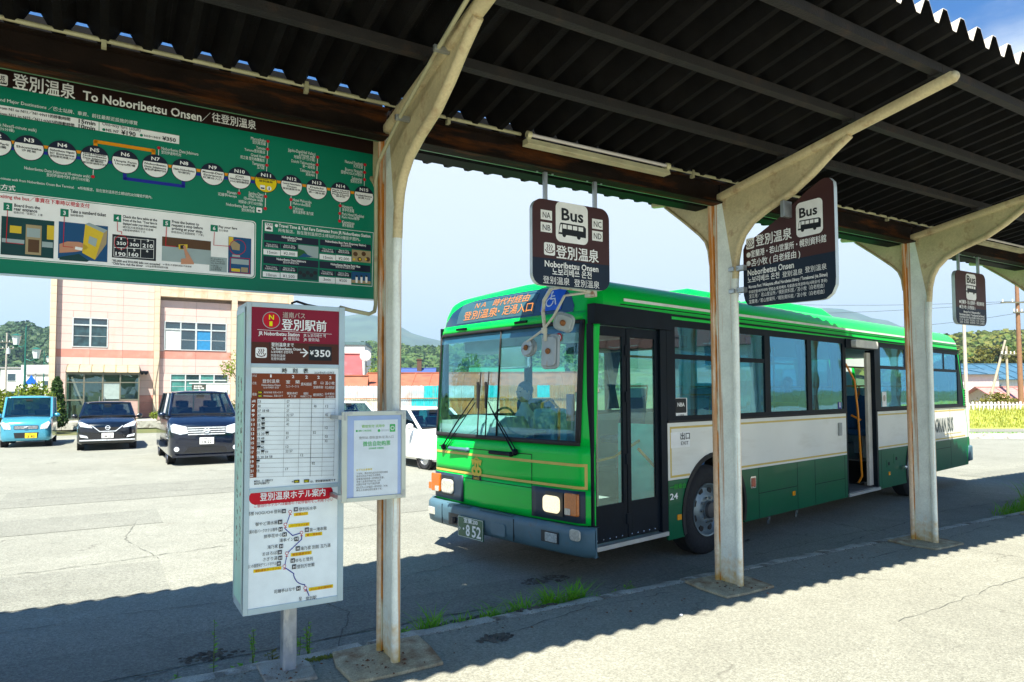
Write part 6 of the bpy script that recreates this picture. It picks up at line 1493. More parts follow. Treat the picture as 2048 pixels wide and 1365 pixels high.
do_print([('r',-.215,-.105,.215,.105,'white',0,.01),('r',-.211,-.101,.211,.101,'plate',1,.01),('t',-.11,.03,.072,.05,'室蘭','white',1,2),('t',.04,.13,.072,.045,'200','white',1,2),('t',-.20,-.165,-.025,.04,'か','white',1,2),('e',-.115,-.02,.013,'white',2),('t',-.075,-.005,-.025,.125,'8','white',1,2),('t',.03,.185,-.025,.125,'52','white',1,2)],pl,lambda u,v,o:(-.006-o,-u,v))
b=B(); x=bump_x(1.9); b.box(x-.003,x+.02,1.80,1.995,.345,.47); part('tow_recess',b,mat('recess_dark',(.01,.01,.012)),bus); b=B(); b.cyl((x-.02,1.88,.365),(x-.02,1.88,.43),.02,8); b.box(x-.025,x,1.85,1.92,.40,.42); part('tow_hook',b,mat('tow_hook',(.06,.05,.05)),bus)
b=B(); x=bump_x(1.12); b.prism(rrect(1.01,.35,1.235,.475,.025),'x',x-.006,x+.004); part('tow_cover',b,M_BUMP,bus,bevel=.003)
b=B(); x=bump_x(.4); b.box(x-.006,x+.01,.285,.51,.395,.50); part('fog_recess',b,mat('recess_dark',(.01,.01,.012)),bus); b=B(); b.prism(rrect(.295,.405,.45,.488,.008),'x',x-.016,x-.006); part('fog_lamp',b,mat('fog_glass',(.4,.45,.45),rough=.1,coat=.8,var=.3,scale=60),bus,bevel=.004)
b=B(); x=bump_x(.1)-.004; b.prism(rrect(.02,.455,.15,.56,.035),'x',x-.012,x+.01); part('cornering_lamp',b,M_HL,bus,bevel=.008)
b=B(); x=bump_x(2.35); b.box(x-.006,x+.01,2.30,2.43,.40,.485); part('fog_lamp',b,M_HL,bus,bevel=.006)
b=B()
for k in range(10): b.box(-.098,-.045,.92+k*.055,.96+k*.055,.572,.578); b.box(-.098,-.045,1.62+k*.04,1.65+k*.04,.572,.578)
part('bumper_tread',b,M_BUMP,bus)
# wipers
def wiper(p0,p1,p2):
    w=empty('wiper',(0,0,0)); w.parent=bus
    X=lambda y,z,o=.03:(fx(y,z)-o,y,z)
    b=B(); b.sph(X(*p0),(.03,.035,.035),10,7); b.tube([X(*p0,.05),X(p0[0]+(p1[0]-p0[0])*.5,p0[1]+(p1[1]-p0[1])*.5,.06),X(*p1,.045)],.010,6,.006); b.tube([X(p0[0]-.05,p0[1]+.0,.045),X(p1[0]-.035,p1[1]-.05,.045)],.006,6); part('wiper_arm',b,M_BK,w,smooth=40)
    q0=(p2[0],p2[1]+.36); q1=(p2[0]+.01,p2[1]-.36); b=B(); b.tube([X(*q0,.02),X(p2[0],p2[1],.030),X(*q1,.02)],.008,6); b.box(fx(*p2)-.05,fx(*p2)-.03,p2[0]-.012,p2[0]+.012,p2[1]-.03,p2[1]+.25); part('wiper_blade',b,M_RUB,w)
wiper((.92,1.20),(1.36,1.70),(1.40,1.66)); wiper((2.19,1.18),(1.62,1.74),(1.54,1.66))
# mirrors on a rusty tube
mr=empty('mirror_assembly',(0,0,0)); mr.parent=bus
M_MT=mat('mirror_tube_cream',(.62,.62,.52),rough=.45,var=.1,stain=RUST,stain_amt=.8,stain_scale=(14,14,14),stain_lo=.56,stain_hi=.66)
M_MB=mat('mirror_back',(.36,.43,.46),rough=.35,metal=.1,var=.1,scale=8,stain=(.35,.17,.05),stain_amt=.45,stain_scale=(10,10,4),stain_lo=.6)
b=B(); b.tube([(.06,-.05,2.70),(-.15,-.12,2.70),(-.30,.02,2.73),(-.30,.13,2.725),(-.30,.22,2.63),(-.30,.235,2.52),(-.30,.21,2.36),(-.30,.205,2.26)],.018,10); b.tube([(.0,-.08,2.70),(-.25,-.06,2.655),(-.30,-.04,2.645),(-.30,.10,2.47),(-.30,.24,2.36),(-.29,.46,2.27)],.012,8); part('mirror_tube',b,M_MT,mr,smooth=50)
b=B(); b.box(.0,.06,-.10,.0,2.66,2.73); b.cyl((-.30,.22,2.38),(-.30,.22,2.33),.028,8); part('mirror_bracket',b,M_MT,mr,bevel=.004)
def mirror(name,c,w,h,tilt,rr):
    b=B(); P=rrect(-w,-h,w,h,rr,6); b.prism([(p[0],p[1]) for p in P],'x',-.01,.018); b.prism([(p[0]*.8,p[1]*.86) for p in P],'x',-.03,-.01)
    o=part(name,b,M_MB,mr,bevel=.012,smooth=40); o.location=c; o.rotation_euler=tilt
    b=B(); b.prism([(p[0]*.93,p[1]*.95) for p in P],'x',.0185,.021); g=part('mirror_glass',b,M_CHR,o)
    b=B(); b.sph((-.038,0,0),(.02,.028,.028),8,6); part('pivot',b,mat('rusty_pivot',(.25,.10,.03),rough=.8,var=.5,scale=40),o)
mirror('main_mirror',(-.27,.175,2.165),.10,.160,(0,.05,.12),.05); mirror('side_mirror',(-.24,.03,2.42),.095,.085,(.35,-.25,.5),.055); mirror('round_mirror',(-.27,.46,2.21),.105,.078,(-.15,.1,-.1),.08)
# far side skin -----------------------------------------------------
YF=WB
def fslab(name,poly,m,y0=-.03,y1=0): b=B(); b.prism(poly,'y',YF+y0,YF+y1); part(name,b,m,bus)
fslab('dark_green_skirt',[(.15,.3),(1.46,.3),(1.46,.889),(.15,.889)],M_GD); fslab('dark_green_skirt',[(2.7,.3),(7.66,.3),(7.66,.889),(2.7,.889)],M_GD); fslab('dark_green_skirt',[(8.9,.36),(10.9,.36),(10.98,.889),(8.9,.889)],M_GD)
fslab('cream_panel',[(.15,.891),(10.98,.891),(10.86,1.475),(.15,1.475)],M_CR)
for a,e in ((.15,.25),(1.5,1.62),(3.1,3.22),(4.6,4.72),(6.1,6.22),(7.6,7.72),(9.1,9.22),(10.42,10.7)): fslab('window_frame',[(a,1.5),(e,1.5),(e-(.12 if e>10.6 else 0),2.5),(a,2.5)],M_BK)
fslab('window_frame',[(.15,1.475),(10.86,1.475),(10.86,1.53),(.15,1.53)],M_BK,-.031,.001); fslab('window_frame',[(.15,2.47),(10.55,2.47),(10.55,2.56),(.15,2.56)],M_BK,-.031,.001)
for a,e in ((.25,1.5),(1.62,3.1),(3.22,4.6),(4.72,6.1),(6.22,7.6),(7.72,9.1),(9.22,10.42)): b=B(); b.box(a,e,YF-.02,YF-.014,1.53,2.47); part('window_pane',b,M_GL if a>4 else M_GW,bus)
# rear wall
b=B()
def RP(u,v): y=WB*u; z=.36+2.2*v; return (rx(z)-.10*abs((y-WB/2)/(WB/2))**6,y,z)

for u0,u1,v0,v1 in ((0,.2,0,1),(.8,1,0,1),(.2,.8,0,.56),(.2,.8,.88,1)):
    b=B(); b.grid(lambda u,v:RP(u0+(u1-u0)*u,v0+(v1-v0)*v),6,6); part('rear_wall',b,M_GB,bus,smooth=60,solid=.02)
b=B(); b.grid(lambda u,v:RP(.2+.6*u,.56+.32*v),6,4); part('rear_window',b,M_GW,bus,smooth=60)
b=B(); b.box(10.90,11.10,-.03,WB+.03,.42,.72); part('rear_bumper',b,M_BUMP,bus,bevel=.03)
b=B(); b.box(10.72,10.80,-.006,.0,1.50,1.82); 
part('rear_vent_frame',b,M_GB,bus)
b=B(); 
for k in range(7): b.box(10.72,10.80,-.012,-.006,1.51+k*.045,1.53+k*.045)
part('rear_vent',b,M_BK,bus)
# chassis and floor
b=B(); b.box(.2,10.7,.42,WB-.42,.31,.33); b.box(2.8,7.5,.6,1.9,.22,.31); b.box(9,10.6,.5,2,.28,.31); part('chassis',b,mat('chassis_black',(.012,.012,.012),rough=.9),bus)
b=B(); b.box(.15,1.45,.04,WB-.04,.36,.38); b.box(1.45,2.72,.60,WB-.60,.36,.38); b.box(2.72,5.44,.04,WB-.04,.36,.38); b.box(6.56,10.7,.04,WB-.04,.70,.72); b.box(2.5,5.44,1.3,WB-.04,.38,.72); b.box(5.44,6.56,1.27,WB-.04,.70,.72); part('floor',b,M_FLO,bus)
b=B(); b.box(.35,10.35,.06,WB-.06,2.48,2.50); part('ceiling',b,mat('bus_ceiling',(.5,.52,.5),rough=.7),bus)
b=B(); b.box(1.25,1.44,.035,.05,.38,1.47); b.box(1.44,2.76,.035,.05,1.16,1.47); b.box(2.76,5.4,.035,.05,.38,1.47); b.box(6.6,7.6,.035,.05,.72,1.47); b.box(7.6,8.95,.035,.05,1.16,1.47); b.box(8.95,10.6,.035,.05,.72,1.47); b.box(10.28,10.30,.06,WB-.06,.72,1.6); b.box(10.48,10.50,.06,.5,1.6,2.48); b.box(10.48,10.50,1.99,WB-.06,1.6,2.48); b.box(10.48,10.50,.5,1.99,2.3,2.48); b.box(.4,10.3,.04,.06,2.47,2.50); b.box(.4,10.3,WB-.06,WB-.04,2.47,2.50); b.box(.3,10.6,WB-.05,WB-.035,.38,1.47); part('inner_lining',b,M_INT,bus)
# wheels
M_TYRE=mat('tyre',(.014,.015,.018),rough=.85,var=.3,scale=20,bump=.4,bscale=40); M_RIM=mat('steel_rim',(.20,.26,.29),rough=.4,metal=.5,var=.15,scale=10)
def wheel(c,y0,r=.49,w=.27,sgn=1):
    """y0 is the outer face, the wheel extends inwards"""
    t=empty('wheel',(c,y0,r)); t.parent=bus
    prof=[(.285,.05),(.30,.02),(.36,.0),(.43,.004),(.47,.03),(.49,.055),(.49,w-.05),(.47,w-.02),(.36,w),(.285,w-.04)]
    b=B(); b.lathe([(p[0],p[1]*sgn) for p in prof],(0,0,0),'y',40); part('tyre',b,M_TYRE,t,smooth=35)
    b=B(); b.lathe([(.287,.045*sgn),(.292,.015*sgn),(.275,.02*sgn),(.262,.05*sgn),(.235,.07*sgn),(.20,.06*sgn),(.165,.035*sgn),(.15,.03*sgn),(.10,.03*sgn),(.095,.0),(.0,-.012*sgn)],(0,0,0),'y',40); part('rim',b,M_RIM,t,smooth=35)
    for k in range(10):
        a=2*PI*k/10; b=B(); b.cyl((.135*math.cos(a),.03*sgn,.135*math.sin(a)),(.135*math.cos(a),.002*sgn,.135*math.sin(a)),.016,6); part('wheel_nut',b,M_CHR,t)
    for k in range(8):
        a=2*PI*(k+.5)/8; b=B(); b.cyl((.215*math.cos(a),.075*sgn,.215*math.sin(a)),(.215*math.cos(a),.055*sgn,.215*math.sin(a)),.038,10); part('hand_hole',b,M_RUB,t)
    b=B(); b.lathe([(.096,0),(.085,-.03*sgn),(.04,-.045*sgn),(0,-.046*sgn)],(0,0,0),'y',20); part('hub_cap',b,mat('hub_dark',(.05,.055,.06),rough=.5),t,smooth=40)
for c in (WF,WR): wheel(c,.075); wheel(c,WB-.075,sgn=-1)
# interior ------------------------------------------------------------
def seat(x,y,z,w=.44):
    t=empty('seat',(x,y,z)); t.parent=bus
    b=B(); b.box(-.22,.22,-w/2,w/2,.36,.46); part('cushion',b,M_SEAT,t,bevel=.04)
    b=B(); b.prism([(.16,.44),(.26,.44),(.34,1.02),(.26,1.02)],'y',-w/2,w/2); part('backrest',b,M_SEAT,t,bevel=.03)
    b=B(); b.prism([(.245,.92),(.345,.92),(.37,1.13),(.28,1.13)],'y',-w/2+.02,w/2-.02); part('headrest',b,M_HEAD,t,bevel=.04)
    b=B(); b.tube([(.30,-w/2,.95),(.33,-w/2,1.16),(.33,w/2,1.16),(.30,w/2,.95)],.012,6); part('grab_rail',b,M_POLE,t,smooth=50)
    b=B(); b.box(-.05,.1,-.05,.05,0,.36); part('pedestal',b,M_INT,t)
for x in (2.9,3.75,4.6): seat(x,.34,.38)
for x in (3.0,3.85,4.7): seat(x,2.1,.72)
for x in (7.0,7.8,8.6,9.4): seat(x,.34,.72); seat(x,.80,.72); seat(x,2.12,.72)
seat(1.9,.36,.60); seat(9.95,1.3,.72)
def pole(*pts,r=.016,m=M_POLE): b=B(); b.tube(pts,r,8); part('grab_pole',b,m,bus,smooth=50)
pole((1.30,.14,.42),(1.30,.14,.80),(1.22,.14,1.0),(.95,.16,1.22)); pole((.25,.30,1.10),(.75,.32,1.14),(1.3,.34,1.32)); pole((1.15,.9,.38),(1.15,.9,2.48)); pole((5.62,.25,.36),(5.62,.25,2.40)); pole((6.3,.20,.40),(6.28,.14,.5),(6.14,.12,1.5),(6.10,.14,1.95),(5.95,.2,2.2),(5.75,.35,2.28)); pole((6.34,.16,1.35),(6.34,.30,1.42))
for x in (4.0,5.2,7.4,8.8): pole((x,.95,.7),(x,.95,2.48))
pole((1.5,.7,2.2),(5.3,.7,2.2),r=.014); pole((6.7,.7,2.2),(10,.7,2.2),r=.014)
b=B(); b.box(6.02,6.05,.95,1.9,.72,1.62); part('partition',b,M_INT,bus,bevel=.01); b=B(); b.box(6.013,6.019,.98,1.88,1.56,1.62); part('partition_band',b,M_POLE,bus)
b=B(); b.box(6.012,6.019,1.05,1.45,1.38,1.50); part('warning_plate',b,mat('warning_plate',(.6,.5,.5),rough=.4),bus); do_print([('t',-1.44,-1.07,1.44,.07,'非常口','red',1,2)],bus,lambda u,v,o:(6.011-o,-u,v))
b=B(); b.box(1.18,1.20,.10,.62,.38,1.42); b.box(1.18,1.20,.10,.62,1.42,1.46); part('modesty_panel',b,mat('teal_panel',(.15,.92,.80),rough=.5),bus)
# driver's area
b=B()
def DP(u,v): y=1.0+1.42*u; return (fx(y,1.3)+.06+.42*v,y,1.26+(.26 if y>1.35 else .12)*math.sin(min(1,v*1.6)*PI*.5)*min(1,(2.46-y)*4))
b.grid(DP,12,5); part('dashboard',b,mat('dash_grey',(.34,.46,.42),rough=.6),bus,smooth=60,solid=.03)
b=B(); b.box(.15,.60,.9,2.4,.40,1.20); part('dash_body',b,mat('dash_dark',(.05,.07,.08),rough=.7),bus)
b=B(); 
for k in range(18):
    pass
st=[(.52+.02+.10*math.sin(a)*.4,1.80+.21*math.cos(a),1.42+.20*math.sin(a)) for a in [2*PI*k/24 for k in range(25)]]; b.tube(st,.014,6); b.tube([(.56,1.6,1.42),(.6,1.8,1.36),(.56,2.0,1.42)],.012,6); b.cyl((.60,1.8,1.36),(.72,1.8,.9),.03,8); part('steering_wheel',b,M_RUB,bus,smooth=60)
b=B(); b.box(.98,1.12,1.5,2.08,1.0,1.72); b.box(.62,1.1,1.52,2.06,.92,1.04); part('driver_seat',b,M_SEAT,bus,bevel=.05)
b=B(); b.box(.55,.80,1.00,1.30,.9,1.62); part('fare_box',b,mat('fare_box',(.16,.38,.50),rough=.5),bus,bevel=.03); pole((.62,.98,.4),(.62,.96,1.62),(.62,1.10,1.72),(.62,1.22,1.68),(.62,1.25,1.2))
b=B(); b.box(.35,.75,1.35,2.3,2.26,2.46); part('overhead_box',b,mat('overhead_grey',(.30,.40,.44),rough=.5),bus,bevel=.03)
b=B(); b.box(1.9,2.1,.35,2.1,2.30,2.44); part('fare_display',b,M_BK,bus)
b=B(); b.box(.22,.26,1.0,1.5,2.05,2.30); part('interior_mirror',b,M_CHR,bus,bevel=.02)
b=B(); b.box(.16,.17,.30,.40,1.52,1.78); part('notice_card',b,mat('notice_card',(.55,.2,.2)),bus)
# curtains tied at pillars
def curtain(x,y,z0=1.55,z1=2.46):
    b=B(); n=24
    def P(u,v):
        w=.05+.13*abs(v-.35)**1.1*2.2; return (x+(u-.5)*2*w,y+.018*math.sin(u*22)+.0,z0+(z1-z0)*v)
    b.grid(P,n,6); part('curtain',b,mat('curtain_blue',(.03,.12,.26),rough=.9),bus,smooth=60,solid=.004)
for x in (3.1,4.34,5.3,8.78,10.3): curtain(x,.07)
for x in (3.2,4.7,6.2,7.7,9.2): curtain(x,WB-.08)
# side writing
do_print([e for e in BSIDE_PRINT if not(e[0]=='t' and e[5]=='DONAN BUS')]+[('t',8.98,10.05,1.18,.27,'DONAN BUS','pgrey2',1,5),('l',[(9.55,1.0),(10.5,1.0)],.008,'gold',2),('r',6.78,1.55,6.95,1.78,'white',1,.01),('e',6.865,1.68,.05,'tan',2),('r',5.22,1.545,5.32,1.64,'blue',1,0),('t',5.25,5.29,1.60,.06,'♿','white',0,2)],bus,lambda u,v,o:(u,(-.001-o) if v<1.47 else (.010-o),v))
do_print([('e',-.40,2.32,.045,'red',1),('e',-.40,2.32,.03,'white',2),('t',-.412,-.388,2.32,.03,'2','red',1,3)],bus,lambda u,v,o:(fx(-u,v)-.012-o,-u,v),names=('inspection_sticker','sticker_lettering'))
# ================================================================ people on board
def skin_body(name,verts,edges,radii,m,parent,sub=2):
    me=bpy.data.meshes.new(name); me.from_pydata(verts,edges,[]); o=bpy.data.objects.new(name,me); COL.objects.link(o); o.parent=parent
    sk=o.modifiers.new('skin','SKIN'); 
    for i,r in enumerate(radii): me.skin_vertices[0].data[i].radius=(r if isinstance(r,tuple) else (r,r))
    me.skin_vertices[0].data[0].use_root=True
    ss=o.modifiers.new('sub','SUBSURF'); ss.levels=sub; ss.render_levels=sub; me.materials.append(m)
    sk.use_smooth_shade=True; return o
def person(loc,rz,label,shirt,hair,steer=False,parent=None):
    p=empty('person',loc,rz,label,'person')
    # seated, facing local -x; hips at origin
    v=[(0,0,.0),(0,0,.16),(.02,0,.34),(.02,0,.46),(.0,0,.56),(-.005,0,.64),
       (.02,.17,.42),(-.10,.23,.22),(-.34 if steer else -.25,.19,.22 if steer else .05),(.02,-.17,.42),(-.10,-.23,.22),(-.34 if steer else -.25,-.19,.22 if steer else .05),
       (-.22,.10,-.02),(-.42,.12,-.02),(-.45,.12,-.40),(-.22,-.10,-.02),(-.42,-.12,-.02),(-.45,-.12,-.40),(-.55,.12,-.44),(-.55,-.12,-.44)]
    e=[(0,1),(1,2),(2,3),(3,4),(4,5),(3,6),(6,7),(7,8),(3,9),(9,10),(10,11),(0,12),(12,13),(13,14),(0,15),(15,16),(16,17),(14,18),(17,19)]
    r=[(.13,.15),(.12,.15),(.12,.16),(.075,.09),(.05,.05),(.05,.05),(.062,.062),(.048,.048),(.032,.032),(.062,.062),(.048,.048),(.032,.032),(.085,.085),(.065,.065),(.045,.045),(.085,.085),(.065,.065),(.045,.045),(.035,.035),(.035,.035)]
    o=skin_body('body',v,e,r,shirt,p)
    sk=mat('skin',(.50,.27,.18),rough=.6)
    b=B(); b.sph((-.01,0,.73),(.098,.078,.118),16,12); b.sph((-.108,0,.72),(.018,.013,.02),6,5); b.sph((.0,.08,.73),(.018,.01,.028),6,5); b.sph((.0,-.08,.73),(.018,.01,.028),6,5); part('head',b,sk,p,smooth=80)
    b=B(); b.sph((.012,0,.765),(.105,.086,.108),16,12); part('hair',b,hair,p,smooth=80)
    b=B(); 
    for s_ in (-1,1): b.sph((-.098,s_*.03,.745),(.012,.014,.008),6,5)
    b.box(-.108,-.098,-.022,.022,.672,.678); part('face',b,mat('face_dark',(.05,.03,.025)),p)
    for s_ in (-1,1):
        h=(-.36 if steer else -.27); z=.22 if steer else .05; b=B(); b.sph((h,s_*.19,z),(.035,.03,.035),8,6)
        for k in range(4): b.tube([(h-.02,s_*.19+(k-1.5)*.015,z),(h-.06,s_*.19+(k-1.5)*.016,z-.005+k*.002),(h-.075+(.004*k),s_*.19+(k-1.5)*.014,z-.03)],.008,6,.006)
        b.tube([(h,s_*.17,z+.01),(h-.03,s_*.145,z+.01)],.009,6,.007); part('hand',b,sk,p,smooth=60)
    return p
M_SHIRT=mat('pale_blue_shirt',(.55,.68,.80),rough=.85,var=.1,scale=12); M_DARK=mat('dark_jacket',(.02,.025,.03),rough=.9); M_HAIR=mat('black_hair',(.01,.009,.008),rough=.6)
person(BU.w(.88,1.80,1.06),BU.rz,'bus driver in a pale blue shirt sitting at the steering wheel',M_SHIRT,mat('driver_cap',(.03,.05,.12),rough=.7),True)
person(BU.w(7.85,2.08,1.20),BU.rz+.0,'dark haired passenger sitting behind the rear doorway of the bus',M_DARK,M_HAIR)
# ================================================================ parked cars (local: x rearwards from the nose, y left/right, z up)
M_CG=glass('car_glass',(.34,.48,.50),.07,gcol=(.7,.9,1)); M_CGD=mat('house_glass_dark',(.012,.03,.05),rough=.06,coat=1,var=.3,scale=3,spec=.8); M_CL=mat('car_lamp',(.70,.75,.80),rough=.05,coat=1,var=.3,scale=25); M_PLW=mat('plate_white',(.78,.78,.76)); M_PLY=mat('plate_yellow',(.85,.60,.02)); M_CBK=mat('car_black_plastic',(.012,.012,.013),rough=.55); M_ALW=mat('alloy_wheel',(.45,.47,.5),rough=.3,metal=.7)
def car(name,loc,rz,label,cat,paint,L,Wd,Hb,Hr,hood,ws,rs,re,hz,plate,ptxt,kind,wheel_r=.30,wb=None,group=None,tumble=.10):
    """hood: height of bonnet front and back, ws: windscreen base x, rs: roof start x, re: roof end x, Hb: belt height, Hr: roof height"""
    t=empty(name,loc,rz,label,cat,group); hw=Wd/2; z0=.20
    wf,wr=wb; wrr=wheel_r
    # lower body loft with wheel arches cut as dark discs
    st=[(0.0,.74,.30,hood[0]*.80),(.04,.86,.23,hood[0]*.90),(.11,.935,.21,hood[0]*.965),(.22,.98,z0,hood[0]),(ws*.6,1,z0,(hood[0]+hood[1])/2+.015),(ws,1,z0,hood[1]),(ws+.25,1,z0,Hb),(L*.6,1,z0,Hb+.03),(L-.25,1,z0,Hb+.03),(L-.06,.97,.25,Hb),(L,.90,.32,Hb-.1)]
    b=B(); n=13; rows=[]
    for x,w,zb,zt in st:
        w*=hw; row=[(x,-w*.9,zb),(x,-w*.985,zb+.06),(x,-w,zb+(zt-zb)*.35),(x,-w*.995,zb+(zt-zb)*.7),(x,-w*.965,zt-.06),(x,-w*.90,zt-.012),(x,0,zt+.015)]
        row+= [(x,-p[1],p[2]) for p in row[-2::-1]]; rows.append(row)
    b.add([v for r in rows for v in r],[(i*n+k,(i+1)*n+k,(i+1)*n+k+1,i*n+k+1) for i in range(len(rows)-1) for k in range(n-1)]+[tuple(range(n)),tuple((len(rows)-1)*n+k for k in range(n))[::-1]]+[(i*n,i*n+n-1,(i+1)*n+n-1,(i+1)*n) for i in range(len(rows)-1)])
    part('body',b,paint,t,smooth=38)
    # cabin: glass core, roof, pillars
    wl=hw*.92; wr_=hw-tumble-.03; xb=L-.10; zb=Hb-.0
    lo=[(ws+.02,-wl),(xb,-wl),(xb,wl),(ws+.02,wl)]; hi=[(rs,-wr_),(re,-wr_),(re,wr_),(rs,wr_)]
    zl=[hood[1]-.02,Hb+.0,Hb+.0,hood[1]-.02]
    core=B(); core.add([(p[0],p[1],z) for p,z in zip(lo,zl)]+[(p[0],p[1],Hr-.05) for p in hi],[(0,1,5,4),(1,2,6,5),(2,3,7,6),(3,0,4,7)])
    part('windows',core,M_CG,t)
    b=B(); b.add([(ws+.06,-wl+.03,hood[1]+.022),(xb-.04,-wl+.03,Hb+.048),(xb-.04,wl-.03,Hb+.048),(ws+.06,wl-.03,hood[1]+.022)],[(0,1,2,3)]); part('dashboard',b,M_CBK,t,solid=.02)
    for y in (-.36,.36):
        for x in (ws+1.05,ws+1.95): 
            if x<xb-.3: b=B(); b.box(x,x+.12,y-.22,y+.22,Hb-.05,Hb+.22); b.box(x+.02,x+.11,y-.12,y+.12,Hb+.23,Hb+.40); part('seat',b,mat('car_seat',(.03,.035,.04),rough=.8),t,bevel=.03)
    b=B(); q_=[(ws+.55+.03*math.sin(2*PI*k/16),.36+.17*math.cos(2*PI*k/16),Hb+.05+.15*math.sin(2*PI*k/16)) for k in range(17)]; b.tube(q_,.014,5); part('steering_wheel',b,M_CBK,t)
    b=B(); b.grid(lambda u,v:(rs-.03+(re-rs+.08)*u,-wr_*1.03+2*wr_*1.03*v,Hr-.055+.055*(1-abs(2*v-1)**4)*(1-abs(2*u-1)**8)),12,10); part('roof',b,paint,t,smooth=60,solid=.03)
    P=lambda i,f:Vector((lo[i][0]+(hi[i][0]-lo[i][0])*f,(lo[i][1]+(hi[i][1]-lo[i][1])*f)*1.012,zl[i]+(Hr-.05-zl[i])*f))
    for i in (0,1,2,3): b=B(); b.tube([P(i,-.02),P(i,.5),P(i,1.0)],.038,6); part('pillar',b,paint,t,smooth=50)
    for s_ in (-1,1):
        for f in (.42,.72):
            xa=ws+.02+(xb-ws)*f; xh=rs+(re-rs)*f; b=B(); b.bar((xa,s_*wl*1.012,Hb-.02),(xh,s_*wr_*1.015,Hr-.05),.07,.02); part('pillar',b,paint,t)
    # front details
    fb=hood[0]
    if kind=='kei':
        b=B(); b.prism(rrect(-.35,.62,.33,.74,.02),'x',-.012,.03); part('grille',b,M_CBK,t); 
        b=B(); 
        for k in range(3): b.box(-.02,-.012,-.33,.31,.635+k*.035,.645+k*.035)
        part('grille_bar',b,M_CL,t)
        b=B(); b.prism([(-.33,.32),(.30,.32),(.33,.50),(-.36,.50)],'x',-.008,.04); part('lower_grille',b,M_CBK,t)
        b=B(); b.tube([(-.035,-.05,.70),(-.035,.04,.69),(-.035,-.04,.67),(-.035,.05,.66)],.010,6); part('emblem',b,M_CL,t)
        for s_ in (-1,1): b=B(); b.prism([(s_*.40,.60),(s_*.60,.62),(s_*.69,.80),(s_*.64,.88),(s_*.42,.74)],'x',-.01,.12); part('headlight',b,M_CL,t,bevel=.015)
        px0,pz=-.15,.40
    elif kind=='hatch':
        for s_ in (-1,1): b=B(); b.prism([(s_*.40,.70),(s_*.74,.76),(s_*.80,.90),(s_*.72,.92),(s_*.46,.79)],'x',.0,.16); part('headlight',b,M_CL,t,bevel=.012)
        b=B(); b.prism([(-.34,.74),(.34,.74),(.20,.60),(-.20,.60)],'x',-.014,.04); part('grille',b,M_CBK,t); b=B(); b.tube([(-.03,-.42,.78),(-.03,-.22,.605),(-.03,.22,.605),(-.03,.42,.78)],.014,6); part('grille_trim',b,M_CL,t,smooth=50)
        b=B(); b.prism([(-.50,.36),(.50,.36),(.38,.50),(-.38,.50)],'x',-.014,.04); part('lower_grille',b,M_CBK,t)
        for s_ in (-1,1): b=B(); b.prism([(s_*.52,.40),(s_*.74,.44),(s_*.76,.52),(s_*.56,.47)],'x',-.012,.05); part('fog_lamp',b,M_CL,t)
        b=B(); b.bar((-.02,-.76,.335),(-.02,.76,.335),.03,.035); part('chrome_strip',b,M_CL,t)
        px0,pz=0,.475
    else:
        for s_ in (-1,1): b=B(); b.prism([(s_*.42,.80),(s_*.60,.77),(s_*.80,.84),(s_*.82,1.0),(s_*.76,1.05),(s_*.44,.96)],'x',-.005,.16); part('headlight',b,M_CL,t,bevel=.012)
        b=B(); b.prism([(-.42,.76),(.42,.76),(.46,.97),(-.46,.97)],'x',-.014,.04); part('grille',b,M_CBK,t)
        b=B(); 
        for k in range(4): b.box(-.026,-.014,-.43-.005*k,.43+.005*k,.765+k*.055,.79+k*.055)
        part('grille_bar',b,M_CL,t)
        b=B(); b.prism([(-.5,.34),(.5,.34),(.42,.46),(-.42,.46)],'x',-.014,.04); part('lower_grille',b,M_CBK,t); b=B(); b.bar((-.025,-.78,.24),(-.025,.78,.24),.03,.05); part('front_lip',b,paint,t)
        for s_ in (-1,1): b=B(); b.cyl((-.015,s_*.68,.42),(.03,s_*.68,.42),.06,14); part('fog_lamp',b,M_CL,t)
        px0,pz=0,.61
    if kind!='kei':
        z=.72 if kind=='hatch' else .87
        b=B(); 
        R=[(-.034,.062*math.cos(2*PI*k/20),z+.062*math.sin(2*PI*k/20)) for k in range(21)]; b.tube(R,.009,5); b.box(-.045,-.03,-.075,.075,z-.010,z+.010); part('emblem',b,M_CL,t)
    q=empty('number_plate',(-.04,px0,pz)); q.parent=t; b=B(); b.box(-.006,.02,-.165,.165,-.0825,.0825); part('plate',b,plate,q)
    do_print([('t',-.10,.11,-.025,.075,ptxt,'ink' if plate is M_PLY else 'lgreen' if 0 else 'ink',1,1),('t',-.07,.07,.052,.03,'室蘭 500','ink',0,1)],q,lambda u,v,o:(-.006-o,-u,v))
    # mirrors, wipers, wheels
    for s_ in (-1,1): b=B(); b.sph((ws+.28,s_*(hw+.09),Hb+.04),(.06,.10,.075),10,7); b.bar((ws+.3,s_*hw*.9,Hb-.02),(ws+.3,s_*(hw+.05),Hb+.02),.03,.03); part('door_mirror',b,paint,t,smooth=60)
    b=B(); b.bar((ws-.0,-wl*.75,hood[1]+.03),(ws+.03,-.05,hood[1]+.035),.015,.015); b.bar((ws-.0,.05,hood[1]+.03),(ws+.03,wl*.7,hood[1]+.035),.015,.015); part('wiper',b,M_CBK,t)
    f=.82; b=B(); zm=hood[1]+.03+(Hr-.05-hood[1])*f; xm=ws+.02+(rs-ws)*f-.01; b.box(xm-.03,xm-.015,-.10,.10,zm-.03,zm+.03); part('rear_view_mirror',b,M_CBK,t)
